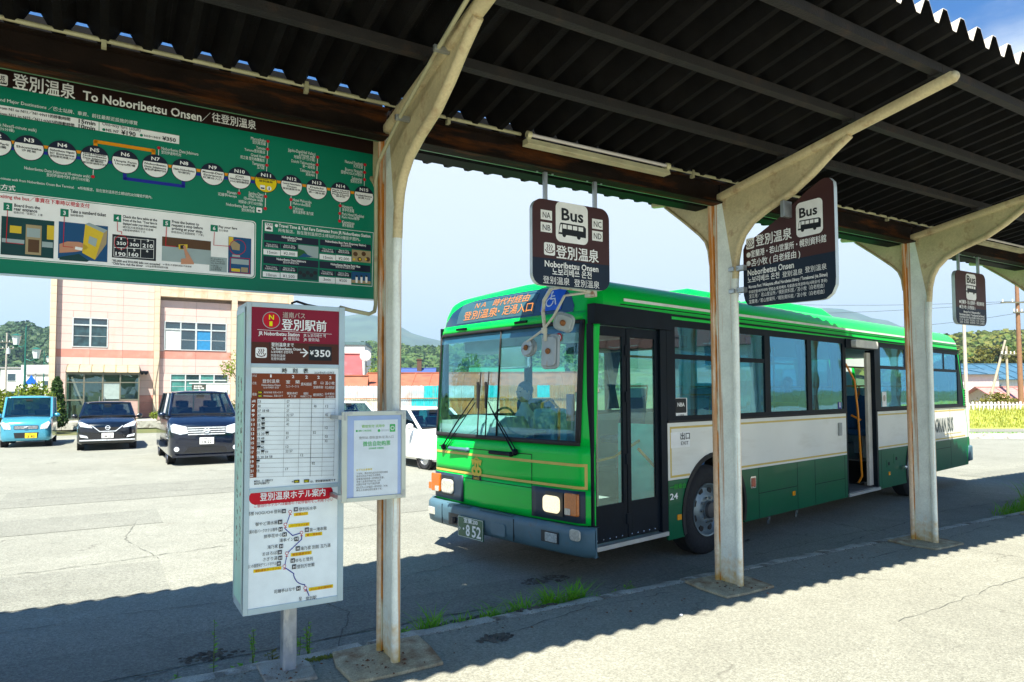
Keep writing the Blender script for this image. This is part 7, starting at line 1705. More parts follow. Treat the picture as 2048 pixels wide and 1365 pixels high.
    for s_ in (-1,1):
        for x in (wf,wr):
            w=empty('wheel',(x,s_*(hw-.02),wrr)); w.parent=t
            b=B(); b.lathe([(wrr*.62,.02*-s_),(wrr*.9,0),(wrr,-.03*s_),(wrr,-.17*s_),(wrr*.9,-.2*s_),(wrr*.6,-.2*s_)],(0,0,0),'y',28); part('tyre',b,M_TYRE,w,smooth=40)
            b=B(); b.lathe([(wrr*.64,-.015*s_),(wrr*.6,-.04*s_),(wrr*.2,-.02*s_),(0,-.01*s_)],(0,0,0),'y',28); part('rim',b,M_ALW,w,smooth=40)
            b=B(); b.lathe([(wrr+.055,-.004*-s_),(wrr+.05,-.03*s_),(wrr-.02,-.03*s_)],(0,0,0),'y',28); part('arch_gap',b,M_CBK,w)
    return t
CR=PI/2-SH.h+PI/2     # local +x points away from the shelter
P_TEAL=mat('paint_teal',(.07,.36,.52),rough=.22,metal=.35,coat=1,var=.03); P_NAVY=mat('paint_black_navy',(.0015,.0025,.006),rough=.15,coat=1,var=.03); P_NAVY2=mat('paint_navy',(.002,.005,.018),rough=.15,coat=1,var=.03); P_WHITE=mat('paint_white',(.80,.80,.78),rough=.3,coat=.8,var=.02)
def nose(fwx,fwy,wf): # place by front-axle point
    return SH.w(fwx,fwy-wf,0)
car('kei_car',nose(-3.74,24.72,.62),CR,'teal boxy small car with a yellow number plate parked at the far left','car',P_TEAL,3.39,1.475,1.02,1.73,(.92,1.02),.62,1.22,3.15,0,M_PLY,'2 82','kei',.28,(.62,3.0),tumble=.06)
car('hatchback',nose(-1.38,21.9,.72),CR,'dark compact hatchback parked in front of the glass entrance porch','car',P_NAVY,4.1,1.69,1.02,1.53,(.90,1.05),.98,1.80,3.5,0,M_PLW,'18-22','hatch',.30,(.72,3.3),tumble=.16)
car('minivan',nose(.72,15.45,.85),CR,'tall dark blue minivan parked nearest, partly behind the timetable box','minivan',P_NAVY2,4.7,1.70,1.20,1.86,(1.08,1.24),.80,1.55,4.45,0,M_PLW,'14-22','van',.32,(.85,3.7),tumble=.17)
car('small_car',Vector((-1.12,15.95,0)),rad(129),'white small car parked between the notice frame and the front of the bus','car',P_WHITE,3.4,1.475,.95,1.43,(.82,.93),.80,1.5,3.05,0,M_PLY,'5 13','kei',.28,(.62,3.0),tumble=.10)
car('small_car',Vector((-4.35,21.2,0)),rad(131),'white car further back, showing only above the notice frame left of the first post','car',P_WHITE,4.0,1.68,1.0,1.52,(.86,1.0),.95,1.7,3.6,0,M_PLW,'3 07','hatch',.30,(.72,3.3),tumble=.12)
# ================================================================ pink tiled office building
M_TP=mat('facade_pink_tile',(.60,.44,.40),rough=.6,var=.06,scale=1.2,stain=(.48,.30,.17),stain_amt=.45,stain_scale=(1.1,1.1,.35),stain_lo=.56,stain_hi=.72); M_TR=mat('facade_red_tile',(.52,.22,.17),rough=.6,var=.08,scale=2,stain=(.6,.36,.3),stain_amt=.4,stain_scale=(1,1,1)); M_TC=mat('facade_cream_tile',(.60,.48,.35),rough=.6,var=.08,scale=2,stain=(.40,.27,.13),stain_amt=.6,stain_scale=(1.5,1.5,.6),stain_lo=.5,stain_hi=.68); M_JO=mat('facade_joint',(.20,.15,.12),rough=.9); M_WF=mat('window_alu',(.55,.60,.60),rough=.4,metal=.3); M_WG=mat('window_dark_glass',(.012,.04,.055),rough=.06,coat=1,spec=.8,var=.3,scale=1); M_BRZ=mat('bronze_frame',(.17,.165,.12),rough=.45,metal=.3)
bl=empty('office_building',FB.w(0,0,0),FB.rz,'pink tiled two storey office building with glass porch behind the parked cars','building')
Zb=.38; BWd=13.2; BH=9.6
b=B(); b.box(0.02,BWd-.02,.36,12,0,BH-.05); part('core_wall',b,M_JO,bl)
PH=.44
def courses(name,x0,x1,y,m_of,pw,z0=Zb,z1=BH,skip=()):
    """facade panels laid in courses with open joints"""
    nz=int(round((z1-z0)/PH)); nx=max(1,int(round((x1-x0)/pw))); w=(x1-x0)/nx; cache={}
    for j in range(nz):
        za=z0+j*PH; zb=za+PH
        for i in range(nx):
            xa=x0+i*w; xb=xa+w
            if any(xa<s[1]-.01 and xb>s[0]+.01 and za<s[3]-.01 and zb>s[2]+.01 for s in skip): 
                # clip against openings
                cells=[(xa,xb,za,zb)]
                for s in skip:
                    out=[]
                    for (a,e,c,d) in cells:
                        if a<s[1] and e>s[0] and c<s[3] and d>s[2]:
                            if a<s[0]: out.append((a,s[0],c,d))
                            if e>s[1]: out.append((s[1],e,c,d))
                            a2,e2=max(a,s[0]),min(e,s[1])
                            if c<s[2]: out.append((a2,e2,c,s[2]))
                            if d>s[3]: out.append((a2,e2,s[3],d))
                        else: out.append((a,e,c,d))
                    cells=out
                for (a,e,c,d) in cells:
                    if e-a<.03 or d-c<.03: continue
                    b=B(); b.box(a+.006,e-.006,y,y+.05,c+.006,d-.006); part(name,b,m_of((c+d)/2),bl)
                continue
            m=m_of((za+zb)/2); k=(m.name)
            if k not in cache: 
                b=B(); b.box(.006,w-.006,0,.05,.006,PH-.006); cache[k]=part(name,b,m,bl); o=cache[k]
            else: o=cache[k].copy(); COL.objects.link(o); o.parent=bl
            o.location=(xa,y+rnd.uniform(-.002,.002),za)
tone=lambda z: M_TR if (3.72<z<4.42 or z<1.62) else M_TP
W1=(1.09,2.76,4.52,6.12); W2=(5.74,9.15,4.47,6.12); W3=(6.10,9.30,1.9,2.94); D1=(.95,4.45,Zb,2.9)
courses('facade_panel',.30,5.16,.30,tone,1.62,skip=(W1,D1)); courses('facade_panel',5.46,9.44,.30,tone,1.99,z1=7.62,skip=(W2,W3)); courses('facade_panel',9.78,12.9,.30,tone,1.56,z1=7.62)
cream=lambda z:M_TC
for x0,x1 in ((.0,.30),(5.16,5.46),(9.44,9.78),(12.9,13.2)): courses('pilaster_tile',x0,x1,.0,cream,.3); b=B(); b.box(x0+.004,x1-.004,.05,.36,Zb,BH); part('pilaster_core',b,M_TC,bl)
courses('beam_panel',5.46,13.2,.02,cream,1.29,z0=7.62,z1=9.4); b=B(); b.box(5.46,13.19,.07,.36,7.61,9.5); part('beam_core',b,M_TC,bl)
b=B(); b.box(-.1,13.3,-.08,12,BH-.05,BH+.1); part('roof_parapet',b,M_TC,bl)
def window(x0,x1,z0,z1,cols,trans,fills,y=.30):
    w=empty('window',(x0,y,z0)); w.parent=bl; Wd=x1-x0; Hh=z1-z0; f=.05
    b=B(); b.box(-.03,Wd+.03,-.03,.06,-.05,.0); b.box(-.03,Wd+.03,-.03,.06,Hh,Hh+.04); b.box(-.04,.02,-.03,.06,0,Hh); b.box(Wd-.02,Wd+.04,-.03,.06,0,Hh); b.box(.02,Wd-.02,-.02,.05,trans-.04,trans+.04)
    for k in range(1,cols): xx=Wd*k/cols; b.box(xx-(.035 if k!=cols/2 else .05),xx+(.035 if k!=cols/2 else .05),-.022,.05,0,Hh)
    part('frame',b,M_WF,w)
    for k in range(cols):
        xa=Wd*k/cols+.04; xb=Wd*(k+1)/cols-.04
        b=B(); b.box(xa,xb,.02,.03,trans+.04,Hh); part('pane',b,fills[1][k],w); b=B(); b.box(xa,xb,.02,.03,.0,trans-.04); part('pane',b,fills[0][k],w)
        b=B(); b.box(xa,xb,.012,.02,(trans-.04)*.5-.012,(trans-.04)*.5+.012); part('glazing_bar',b,M_WF,w)
    return w
M_BLI=mat('blind_white',(.62,.66,.64),rough=.6); M_BLU=mat('blind_blue',(.02,.20,.42),rough=.5); M_CRT=mat('dark_curtain',(.02,.05,.06),rough=.3,coat=.5,var=.7,scale=3); M_GRN=mat('green_glass',(.06,.22,.20),rough=.15,coat=.8,var=.4,scale=2)
window(*W1,2,1.22,([M_CRT,M_CRT],[M_WG,M_WG])); window(*W2,4,1.22,([M_BLI,M_WG,M_BLU,M_WG],[M_WG]*4)); window(*W3,4,.70,([M_GRN,M_GRN,M_GRN,M_WG],[M_GRN,M_WG,M_GRN,M_WG]))
# porch
po=[]
def pp(name,*bx,m=M_BRZ): b=B(); b.box(*bx); return part(name,b,m,bl)
for x in (.92,1.74,2.62,3.46,4.38): pp('porch_post',x-.035,x+.035,-1.5,-1.43,Zb,2.95)
pp('porch_beam',.885,4.415,-1.51,-1.42,2.86,2.98); pp('porch_beam',.955,4.345,-1.495,-1.435,2.40,2.46); pp('porch_beam',.885,4.415,-1.5,-1.43,Zb,Zb+.06)
for x in (.92,4.38): pp('porch_post',x-.035,x+.035,.22,.29,Zb,2.98); pp('porch_beam',x-.035,x+.035,-1.43,.22,2.86,2.93); pp('porch_beam',x-.03,x+.03,-1.43,.22,1.42,1.47)
for i,(x0,x1) in enumerate(((.955,1.705),(1.775,2.585),(2.655,3.425),(3.495,4.345))):
    b=B(); b.box(x0,x1,-1.47,-1.462,2.46,2.86); part('porch_pane',b,M_GDOOR,bl)
    b=B(); b.box(x0,x1,-1.47,-1.462,1.50,2.40); part('porch_pane',b,M_GDOOR if i!=2 else mat('frosted_pane',(.30,.38,.36),rough=.4),bl)
    if i in (0,3): pp('porch_beam',x0,x1,-1.49,-1.44,1.43,1.50); 
    b=B(); b.box(x0,x1,-1.47,-1.462,Zb+.06,1.43 if i in (0,3) else 1.5); part('porch_pane',b,M_GDOOR if i<3 else mat('porch_base',(.42,.28,.24),rough=.6),bl)
    if i in (1,2): pp('door_handle',x1-.12 if i==1 else x0+.06,x1-.09 if i==1 else x0+.09,-1.55,-1.50,1.25,1.65,m=M_CHR)
for x in (.92,4.38): b=B(); b.box(x-.004,x+.004,-1.43,.22,Zb,2.86); part('porch_pane',b,M_GDOOR,bl)
M_PR=mat('porch_roof_tan',(.42,.33,.20),rough=.5,var=.1,scale=3)
for k in range(6):
    x0=.90+k*.583; b=B(); b.add([(x0+.02,-1.62,2.99),(x0+.563,-1.62,2.99),(x0+.563,-.7,3.36),(x0+.02,-.7,3.36),(x0+.563,.28,3.45),(x0+.02,.28,3.45)],[(0,1,2,3),(3,2,4,5)]); part('roof_panel',b,M_PR,bl,solid=.02)
for k in range(7): x0=.90+k*.583; b=B(); b.bar((x0,-1.63,3.0),(x0,-.7,3.38),.035,.04); b.bar((x0,-.7,3.38),(x0,.28,3.47),.035,.04); part('roof_rib',b,M_BRZ,bl)
b=B(); b.cyl((4.55,-.4,3.05),(4.55,-.55,2.98),.09,12); b.cyl((4.75,-.4,3.05),(4.75,-.55,2.98),.09,12); b.box(4.4,4.9,-.1,.29,3.0,3.14); part('flood_lamp',b,M_BK,bl,smooth=40)
b=B(); b.box(1.2,1.8,-1.0,-.6,Zb,Zb+.8); b.box(2.8,3.3,.0,.2,Zb,Zb+1.5); part('porch_furniture',b,mat('brown_wood',(.16,.09,.04),rough=.7),bl)
b=B(); b.tube([(5.35,-.03,Zb),(5.25,-.03,2.2),(5.48,-.03,4.0),(5.44,-.03,6.0),(5.46,-.03,7.5)],.012,5); part('wall_cable',b,M_BRZ,bl)
# footway in front of the building
struct('footway',sheet(FB,-12,16,-4.6,.4,.36),M_CONC)
b=B(); 
for k in range(26): 
    b=B(); p=B(); 
    x=-12+k*1.08; vs=[FB.w(x+a,-4.6-c,z) for a,c,z in ((0,0,.0),(1.06,0,.0),(1.06,.16,.0),(0,.16,.0),(0,0,.37),(1.06,0,.37),(1.06,.13,.37),(0,.13,.37))]
    b.add(vs,[(0,3,2,1),(4,5,6,7),(0,1,5,4),(1,2,6,5),(2,3,7,6),(3,0,4,7)]); o=part('kerb_stone',b,M_KERB,None); o['kind']='structure'
struct('footway_slope',sheet(FB,-40,40,-4.75,60,.02),mat('yard_gravel',(.24,.22,.18),rough=.95,var=.25,scale=2,fine=.2,fine_scale=60))
# roof-sign board behind the minivan
sg=empty('notice_board',FB.w(8.2,-1.6,0),FB.rz,'white notice board on posts under the lower right window of the pink building','notice board')
b=B(); b.box(-1.1,-.35,0,.04,2.02,2.34); part('dark_panel',b,mat('sign_dark',(.05,.05,.04)),sg); b=B(); b.box(-.33,.95,0,.04,1.8,2.36); part('white_panel',b,M_BLI,sg); b=B(); b.box(-1.25,1.0,-.02,.05,2.36,2.42); part('top_rail',b,M_BLI,sg)
for x in (-1.0,.85): b=B(); b.cyl((x,.02,0),(x,.02,2.0),.03,8); part('post',b,M_BRZ,sg)
do_print([('t',-1.0,-.55,2.22,.08,'登別駅前','white',1,1),('t',-1.0,-.45,2.10,.08,'駐車場','white',1,1)],sg,lambda u,v,o:(u,-o,v))
# ================================================================ sheds and houses in the middle
def gable(name,loc,rz,L,Dp,Hw,Hr,wallm,roofm,label,ov=.3,wins=(),chim=None,ribs=True,roof_sheets=0):
    t=empty(name,loc,rz,label,'house' if 'shed' not in name else 'shed')
    b=B(); b.box(0,L,0,Dp,-.2,Hw); b.prism([(0,Hw),(Dp,Hw),(Dp/2,Hr-.06)],'x',0.0,L); part('wall',b,wallm,t)
    n=max(1,int(L/.9))
    for s_ in (0,1):
        for k in range(n):
            x0=-ov+(L+2*ov)*k/n; x1=-ov+(L+2*ov)*(k+1)/n
            ya,yb=(-ov,Dp/2) if s_==0 else (Dp+ov,Dp/2); sl=(Hr-Hw)/(Dp/2); za=Hw-sl*ov
            b=B(); b.add([(x0+.01,ya,za),(x1-.01,ya,za),(x1-.01,yb,Hr),(x0+.01,yb,Hr)],[(0,1,2,3)]); b.bar((x0+.01,ya,za+.03),(x0+.01,yb,Hr+.03),.03,.05); part('roof_panel',b,roofm,t,solid=.04)
    b=B(); b.box(-ov,L+ov,Dp/2-.12,Dp/2+.12,Hr-.0,Hr+.07); part('ridge_cap',b,roofm,t)
    for (x0,x1,z0,z1) in wins:
        w=empty('window',(x0,-.03,z0)); w.parent=t; b=B(); b.box(-.05,x1-x0+.05,-.02,.03,-.05,z1-z0+.05); part('frame',b,M_WF,w); b=B(); b.box(0,(x1-x0)/2-.02,-.035,-.02,0,z1-z0); b.box((x1-x0)/2+.02,x1-x0,-.035,-.02,0,z1-z0); part('pane',b,M_WG,w)
    if chim: b=B(); b.box(chim-.2,chim+.2,Dp*.3,Dp*.3+.4,Hw,Hr+.75); b.box(chim-.25,chim+.25,Dp*.3-.05,Dp*.3+.45,Hr+.75,Hr+.85); part('chimney',b,mat('chimney_brown',(.10,.05,.03)),t)
    return t
M_RR=mat('roof_red_metal',(.30,.075,.075),rough=.4,var=.12,scale=1.5,stain=(.5,.2,.2),stain_amt=.4,stain_scale=(1,1,1)); M_RRU=mat('roof_rusty',(.30,.095,.05),rough=.7,var=.2,scale=2,stain=(.12,.05,.04),stain_amt=.6,stain_scale=(.8,2,2)); M_BLR=mat('roof_blue',(.06,.10,.30),rough=.4,var=.1); M_WW=mat('wall_white',(.70,.70,.66),rough=.7,var=.06); M_BEI=mat('wall_beige',(.52,.42,.30),rough=.8,var=.08); M_BLR2=mat('roof_blue_tile',(.05,.13,.20),rough=.4,var=.15,scale=3); M_PNK=mat('roof_pink',(.5,.22,.2),rough=.5)
gable('red_roof_house',Vector((-13.0,37.5,0)),rad(14),4.4,5.0,2.35,4.1,M_BEI,M_RR,'beige house with a red metal roof behind the timetable box',wins=((3.0,3.8,1.2,1.9),))
gable('lean_to_house',Vector((-10.3,35.4,0)),rad(8),2.4,2.6,1.75,2.7,mat('wall_maroon',(.18,.04,.04)),M_RRU,'low maroon outbuilding with dark rusty roof beside the red roofed house')
gable('small_shed',Vector((-9.5,34.2,0)),rad(12),1.5,1.5,1.35,1.75,mat('shed_timber',(.35,.18,.07)),mat('roof_teal',(.14,.50,.48)),'tiny timber shed with a teal roof beside the white van')
gable('rusty_shed',Vector((-8.4,38.5,0)),rad(0),13,5,1.9,2.95,M_BEI,M_RRU,'long low shed with a rusty orange roof behind the tin fence')
gable('blue_roof_house',Vector((-9.7,60,0)),rad(4),2.6,5,3.2,4.0,M_WW,M_BLR,'distant house with a violet blue roof and brown chimney',chim=1.4)
gable('green_roof_house',Vector((-4,66,0)),rad(0),9,6,3.0,4.3,M_WW,mat('roof_green',(.05,.2,.12)),'distant white house with a green roof behind the bus windscreen',wins=((2,3.4,1.2,2.4),(5,6.4,1.2,2.4)))
# flat roofed block
t=empty('flat_roof_block',Vector((-17.2,60,0)),rad(6),'white flat roofed block with antennas above the red roof','building'); b=B(); b.box(0,4.1,0,6,0,6.05); part('wall',b,M_WW,t); b=B(); b.box(-.1,4.2,-.1,6.1,6.05,6.3); part('roof_edge',b,mat('roof_edge_teal',(.08,.15,.16)),t)
b=B(); b.box(1.2,3,-.04,0,4.7,5.2); part('window',b,M_WG,t); b=B(); b.cyl((1.6,1,6.3),(1.6,1,7.6),.04,6); b.box(1.0,2.2,.98,1.02,7.3,7.34); b.box(1.2,2.0,.98,1.02,7.5,7.54); part('antenna',b,M_BRZ,t)
# satellite dish on the red roof
t=empty('satellite_dish',Vector((-8.35,38.9,2.95)),0,'white satellite dish standing beside the red metal roof','dish'); b=B(); b.lathe([(0,0),(.15,-.02),(.32,-.09)],(0,-.1,.95),'y',18); part('dish',b,M_WW,t,smooth=60,solid=.01); b=B(); b.cyl((0,0,-.6),(0,0,.95),.03,6); b.bar((0,-.1,.75),(0,-.5,.95),.02,.02); part('mast',b,M_BRZ,t)
# tin fence of separate corrugated sheets, two tiers
tf=empty('tin_fence',Vector((-9.3,33.6,0)),0,'patchwork fence of rusty, grey and turquoise corrugated tin sheets','fence')
fc=[mat('tin_grey',(.46,.52,.54),rough=.5,var=.2,scale=2,stain=(.4,.2,.1),stain_amt=.6,stain_scale=(2,2,1)),mat('tin_rust',(.42,.17,.05),rough=.8,var=.3,scale=2,stain=(.55,.5,.42),stain_amt=.5,stain_scale=(3,3,1)),mat('tin_turquoise',(.03,.42,.44),rough=.5,var=.15,stain=(.4,.15,.04),stain_amt=.5,stain_scale=(3,3,1)),mat('tin_cream',(.62,.58,.46),rough=.6,var=.15,stain=(.42,.2,.08),stain_amt=.7,stain_scale=(3,3,1))]
for k in range(20):
    x0=k*.62
    for tier,(z0,z1) in enumerate(((0,1.50),(1.53,2.13))):
        r=random.Random(k*7+tier); b=B(); 
        b.grid(lambda u,v:(x0+.61*u,.018*(1 if int(u*28+.5)%4 in (1,) else -1 if int(u*28+.5)%4==3 else 0)-.03*tier,z0+(z1-z0+r.uniform(-.02,.02))*v),28,1)
        if tier==0: m=fc[2] if 7<=k<=9 else fc[r.choice((0,3,3))] if k<7 else fc[r.choice((1,1,3,2))]
        else: m=fc[0] if k<8 else fc[r.choice((1,1,2,0))]
        part('tin_sheet',b,m,tf,solid=.004)
b=B(); b.box(0,12.4,-.07,-.05,1.50,1.53); part('fence_rail',b,fc[1],tf)
# ================================================================ far left town
def block(name,loc,rz,L,Dp,H,m,label,wins,cat='building'):
    t=empty(name,loc,rz,label,cat); b=B(); b.box(0,L,0,Dp,0,H); part('wall',b,m,t); b=B(); b.box(-.15,L+.15,-.15,Dp+.15,H,H+.2); part('roof_edge',b,mat('roof_edge_grey',(.3,.3,.3)),t)
    for (x0,x1,z0,z1) in wins: w=empty('window',(x0,0,z0)); w.parent=t; b=B(); b.box(-.08,x1-x0+.08,-.06,.0,-.08,z1-z0+.08); part('frame',b,M_WF,w); b=B(); b.box(0,x1-x0,-.08,-.06,0,z1-z0); part('pane',b,M_WG,w)
    return t
block('town_house',Vector((-75.2,100,0)),rad(10),4.0,6,5.6,M_WW,'white two storey house beneath the wooded hill at the far left',((1,2,3.8,4.8),(.7,3.2,1.2,2.2)))
block('town_house',Vector((-70.6,99,0)),rad(10),3.4,6,4.6,M_WW,'white shop front with dark door right of the lamp post',((1,1.8,.5,2.4),(2.2,3,2.9,3.7)))
block('town_house',Vector((-66.4,103,0)),rad(8),6,6,5.5,mat('wall_grey',(.5,.5,.5)),'pale grey shop building hidden partly behind the pink building corner',((1,2,3.5,4.5),(2.6,3.6,3.5,4.5)))
block('town_house',Vector((-84,96,0)),rad(14),7,6,4.2,M_WW,'low pale house at the left edge behind the yellow green shrubs',((1,3,1.2,2.4),(4,6,1.2,2.4)))
def lamp_post(loc,H,label,arms,s=1.0):
    t=empty('street_lamp',loc,0,label,'street lamp','green street lamps with lanterns'); m=mat('lamp_green',(.02,.14,.11),rough=.4,metal=.3)
    b=B(); b.cyl((0,0,0),(0,0,H*.5),.06*s,10,.05*s); b.cyl((0,0,H*.5),(0,0,H),.045*s,10,.03*s); b.cyl((0,0,H),(0,0,H+.25*s),.03*s,8,.002); b.cyl((0,0,0),(0,0,.25),.10*s,10); part('pole',b,m,t,smooth=50)
    for dx_,dz in arms:
        b=B(); b.tube([(0,0,dz-.02),(dx_*.5,0,dz-.10*s),(dx_,0,dz)],.02*s,6); part('arm',b,m,t); 
        l=empty('lantern',(dx_,0,dz)); l.parent=t
        b=B(); b.cyl((0,0,.0),(0,0,.38*s),.10*s,8,.17*s,cap=False); part('lantern_glass',b,mat('lantern_glass',(.62,.70,.68),rough=.3),l); b=B(); b.cyl((0,0,.38*s),(0,0,.46*s),.21*s,8,.05*s); b.cyl((0,0,-.12*s),(0,0,0),.03*s,8,.10*s); part('lantern_cap',b,m,l)
    return t
lamp_post(Vector((-22.2,31,0)),4.75,'green lamp post with twin lanterns rising behind the teal car',((-.43,4.05),(.50,3.42)),1.1)
lamp_post(Vector((-41.3,60,0)),5.4,'distant green lamp post with one lantern near the corner of the pink building',((.4,4.6),),1.2)
t=empty('road_sign_gantry',Vector((-36,50,0)),0,'grey back of a road direction sign with a blue crossing sign below, far left','road sign'); b=B(); b.box(-.1,2.6,0,.05,3.3,3.95); part('sign_back',b,mat('sign_back',(.42,.45,.45)),t); b=B(); b.cyl((.9,.1,0),(.9,.1,3.9),.05,8); b.cyl((2.1,.1,0),(2.1,.1,3.3),.05,8); part('pole',b,mat('pole_grey',(.4,.42,.4)),t); b=B(); b.prism([(.15,2.5),(1.2,2.5),(.68,3.2)],'y',-.02,.0); part('crossing_sign',b,mat('print_signblue',(.0,.10,.62)),t)
t=empty('stop_sign',Vector((-31.4,50,0)),0,'thin pole with a red octagonal sign beside the pink building','road sign'); b=B(); b.cyl((0,0,0),(0,0,3.2),.04,8); part('pole',b,M_WW,t); b=B(); b.prism([(.35*math.cos(rad(22.5+45*k)),2.75+.35*math.sin(rad(22.5+45*k))) for k in range(8)],'y',-.03,.0); part('sign_plate',b,mat('sign_red',(.5,.02,.03)),t)
def upole(loc,H,label,cross=(),lean=0,m=None,r=.13,group=None,transf=False):
    t=empty('utility_pole',loc,0,label,'utility pole',group); m=m or mat('pole_concrete',(.36,.34,.30),rough=.8); b=B(); b.cyl((0,0,0),(lean,0,H),r,10,r*.65); part('pole',b,m,t,smooth=50)
    for z,w in cross: b=B(); b.box(lean*z/H-w/2,lean*z/H+w/2,-.2,-.1,z,z+.08); part('crossarm',b,M_BRZ,t); b=B(); [b.cyl((lean*z/H+q*w/2.2,-.15,z+.08),(lean*z/H+q*w/2.2,-.15,z+.26),.04,6) for q in (-1,-.4,.4,1)]; part('insulator',b,M_WW,t)
    if transf: b=B(); b.cyl((.3,-.1,H*.72),(.3,-.1,H*.72+.7),.22,12); part('transformer',b,mat('transformer',(.4,.45,.48)),t,smooth=50)
    return t
upole(Vector((-62.5,84,0)),9.4,'utility pole with cross arms at the left edge of the town',((8.2,2.4),(7.4,2.0)),transf=True); upole(Vector((-50.6,76,0)),7,'thin grey pole left of the pink building',((6.0,1.6),(5.2,1.2)),r=.1,transf=True)
# ================================================================ right hand side beyond the road
t0p=upole(Vector((20.0,30.0,0)),5.8,'slim pale pole rising below the far hanging bus sign',(),r=.09,m=mat('pole_pale',(.52,.46,.38)))
upole(Vector((31.2,45,0)),5.1,'leaning wooden stay pole right of the bus rear',(),lean=1.5,r=.1,m=mat('pole_wood',(.40,.34,.27))); upole(Vector((32.75,45,0)),4.7,'short pole joined to the leaning stay pole',((4.1,.9),),r=.1,m=mat('pole_wood',(.40,.34,.27)))
upole(Vector((33.6,45,0)),9.2,'brown utility pole with a cross arm near the right edge',((7.55,2.4),(6.9,.8)),r=.17,m=mat('pole_brown',(.26,.13,.07)))
gable('white_blue_house',Vector((32.3,50,0)),rad(-4),3.3,6,3.0,3.45,M_WW,M_BLR2,'low white building with a thin blue roof right of the bus rear')
gable('blue_roof_house',Vector((35.7,52,0)),rad(-2),9,7,2.7,3.9,M_WW,M_BLR2,'white house with a blue tiled roof at the right edge',wins=((.6,1.6,1.3,2.2),(4,5.5,1.2,2.2)))
gable('pink_roof_shed',Vector((32.6,46,0)),rad(0),3.2,3,1.35,2.0,M_BEI,M_PNK,'small shed with a faded pink roof behind the picket fence')
pk=empty('picket_fence',Vector((22.6,36.0,0)),rad(-1.5),'weathered white and pinkish picket fence on the grass bank','fence')
pm=[mat('picket_white',(.74,.73,.70),rough=.8,var=.15,scale=6),mat('picket_pink',(.60,.48,.46),rough=.8,var=.15,scale=6)]
for k in range(44):
    r=random.Random(k+900); b=B(); b.prism([(-.055,.0),(.055,.0),(.055,.60),(.03,.66),(-.03,.66),(-.055,.60)],'y',0,.03); o=part('picket',b,pm[0 if r.random()<.6 else 1],pk); o.location=(k*.19,r.uniform(-.01,.01),.50+.01*k*0+r.uniform(-.03,.05)); o.rotation_euler=(0,r.uniform(-.03,.03),0)
b=B(); b.box(-.1,8.4,.031,.07,.68,.74); b.box(-.1,8.4,.031,.07,1.0,1.05); part('rail',b,pm[0],pk)
# ================================================================ vegetation
def leafcloud(name,n,fn,size,m,parent=None,seed=1,kind=None,flat=.5,quads=True):
    r=random.Random(seed); b=B()
    for _ in range(n):
        c,nr=fn(r); s=size*r.uniform(.55,1.35); d=Vector((r.gauss(0,1),r.gauss(0,1),r.gauss(0,1))); d=(d.normalized()+nr*flat).normalized(); u=d.orthogonal().normalized(); u=(Matrix.Rotation(r.uniform(0,6.28),3,d)@u); v=d.cross(u)
        b.add([c-u*s,c-v*s*.55,c+u*s,c+v*s*.55],[(0,1,2,3)])
    o=part(name,b,m,parent,fix=False)
    if kind: o['kind']=kind
    return o
def blobcrown(blobs):
    w=[q[1][0]*q[1][2] for q in blobs]
    def fn(r):
        c,rr=r.choices(blobs,w)[0]; d=Vector((r.gauss(0,1),r.gauss(0,1),r.gauss(0,1))).normalized(); k=r.random()**.35
        return Vector((c[0]+d.x*rr[0]*k,c[1]+d.y*rr[1]*k,c[2]+d.z*rr[2]*k)),d
    return fn
L_YG=leafmat('leaf_yellowgreen',(.22,.26,.02),(.12,.20,.02)); L_DG=leafmat('leaf_darkgreen',(.03,.075,.018),(.06,.12,.025)); L_MG=leafmat('leaf_midgreen',(.06,.13,.03),(.11,.17,.035)); L_OG=leafmat('leaf_olive',(.13,.15,.03),(.20,.17,.03)); L_GR=leafmat('grass_blade',(.12,.42,.02),(.26,.50,.03),.35); L_BL=leafmat('leaf_far',(.035,.085,.035),(.07,.12,.045))
M_BARK=mat('bark',(.12,.085,.05),rough=.9,var=.3,scale=12,bump=.6)
def tree(name,loc,H,cr,m,label,cat='tree',n=900,ls=.10,group=None,seed=1,trunk=.08,lo=.35):
    r=random.Random(seed); t=empty(name,loc,0,label,cat,group)
    b=B(); b.tube([(0,0,0),(.03,0,H*.3),(-.02,.02,H*.6),(0,0,H*.85)],trunk,8,trunk*.3); bl=[]
    for k in range(7):
        a=r.uniform(0,6.28); z=H*r.uniform(lo,.75); q=cr*r.uniform(.45,.8); e=(math.cos(a)*q,math.sin(a)*q,z+H*.15); b.tube([(0,0,z),(e[0]*.5,e[1]*.5,z+H*.1),e],trunk*.45,5,trunk*.12); bl.append((e,(cr*r.uniform(.35,.55),cr*r.uniform(.35,.55),H*r.uniform(.10,.17))))
    bl.append(((0,0,H*.88),(cr*.55,cr*.55,H*.14))); part('trunk',b,M_BARK,t,smooth=50); leafcloud('crown',n,blobcrown(bl),ls,m,t,seed); return t
def shrub(name,loc,rad_,m,label,n=700,ls=.05,group=None,seed=1,blobs=None,cat='shrub'):
    t=empty(name,loc,0,label,cat,group); r=random.Random(seed); bl=blobs or [((r.uniform(-.5,.5)*rad_[0],r.uniform(-.5,.5)*rad_[1],rad_[2]*r.uniform(.35,.65)),(rad_[0]*r.uniform(.4,.6),rad_[1]*r.uniform(.4,.6),rad_[2]*r.uniform(.3,.45))) for _ in range(7)]
    leafcloud('foliage',n,blobcrown(bl),ls,m,t,seed); b=B()
    for q in bl[:5]: b.tube([(0,0,0),(q[0][0]*.5,q[0][1]*.5,q[0][2]*.5),q[0]],.02,5,.008)
    part('stem',b,M_BARK,t); return t
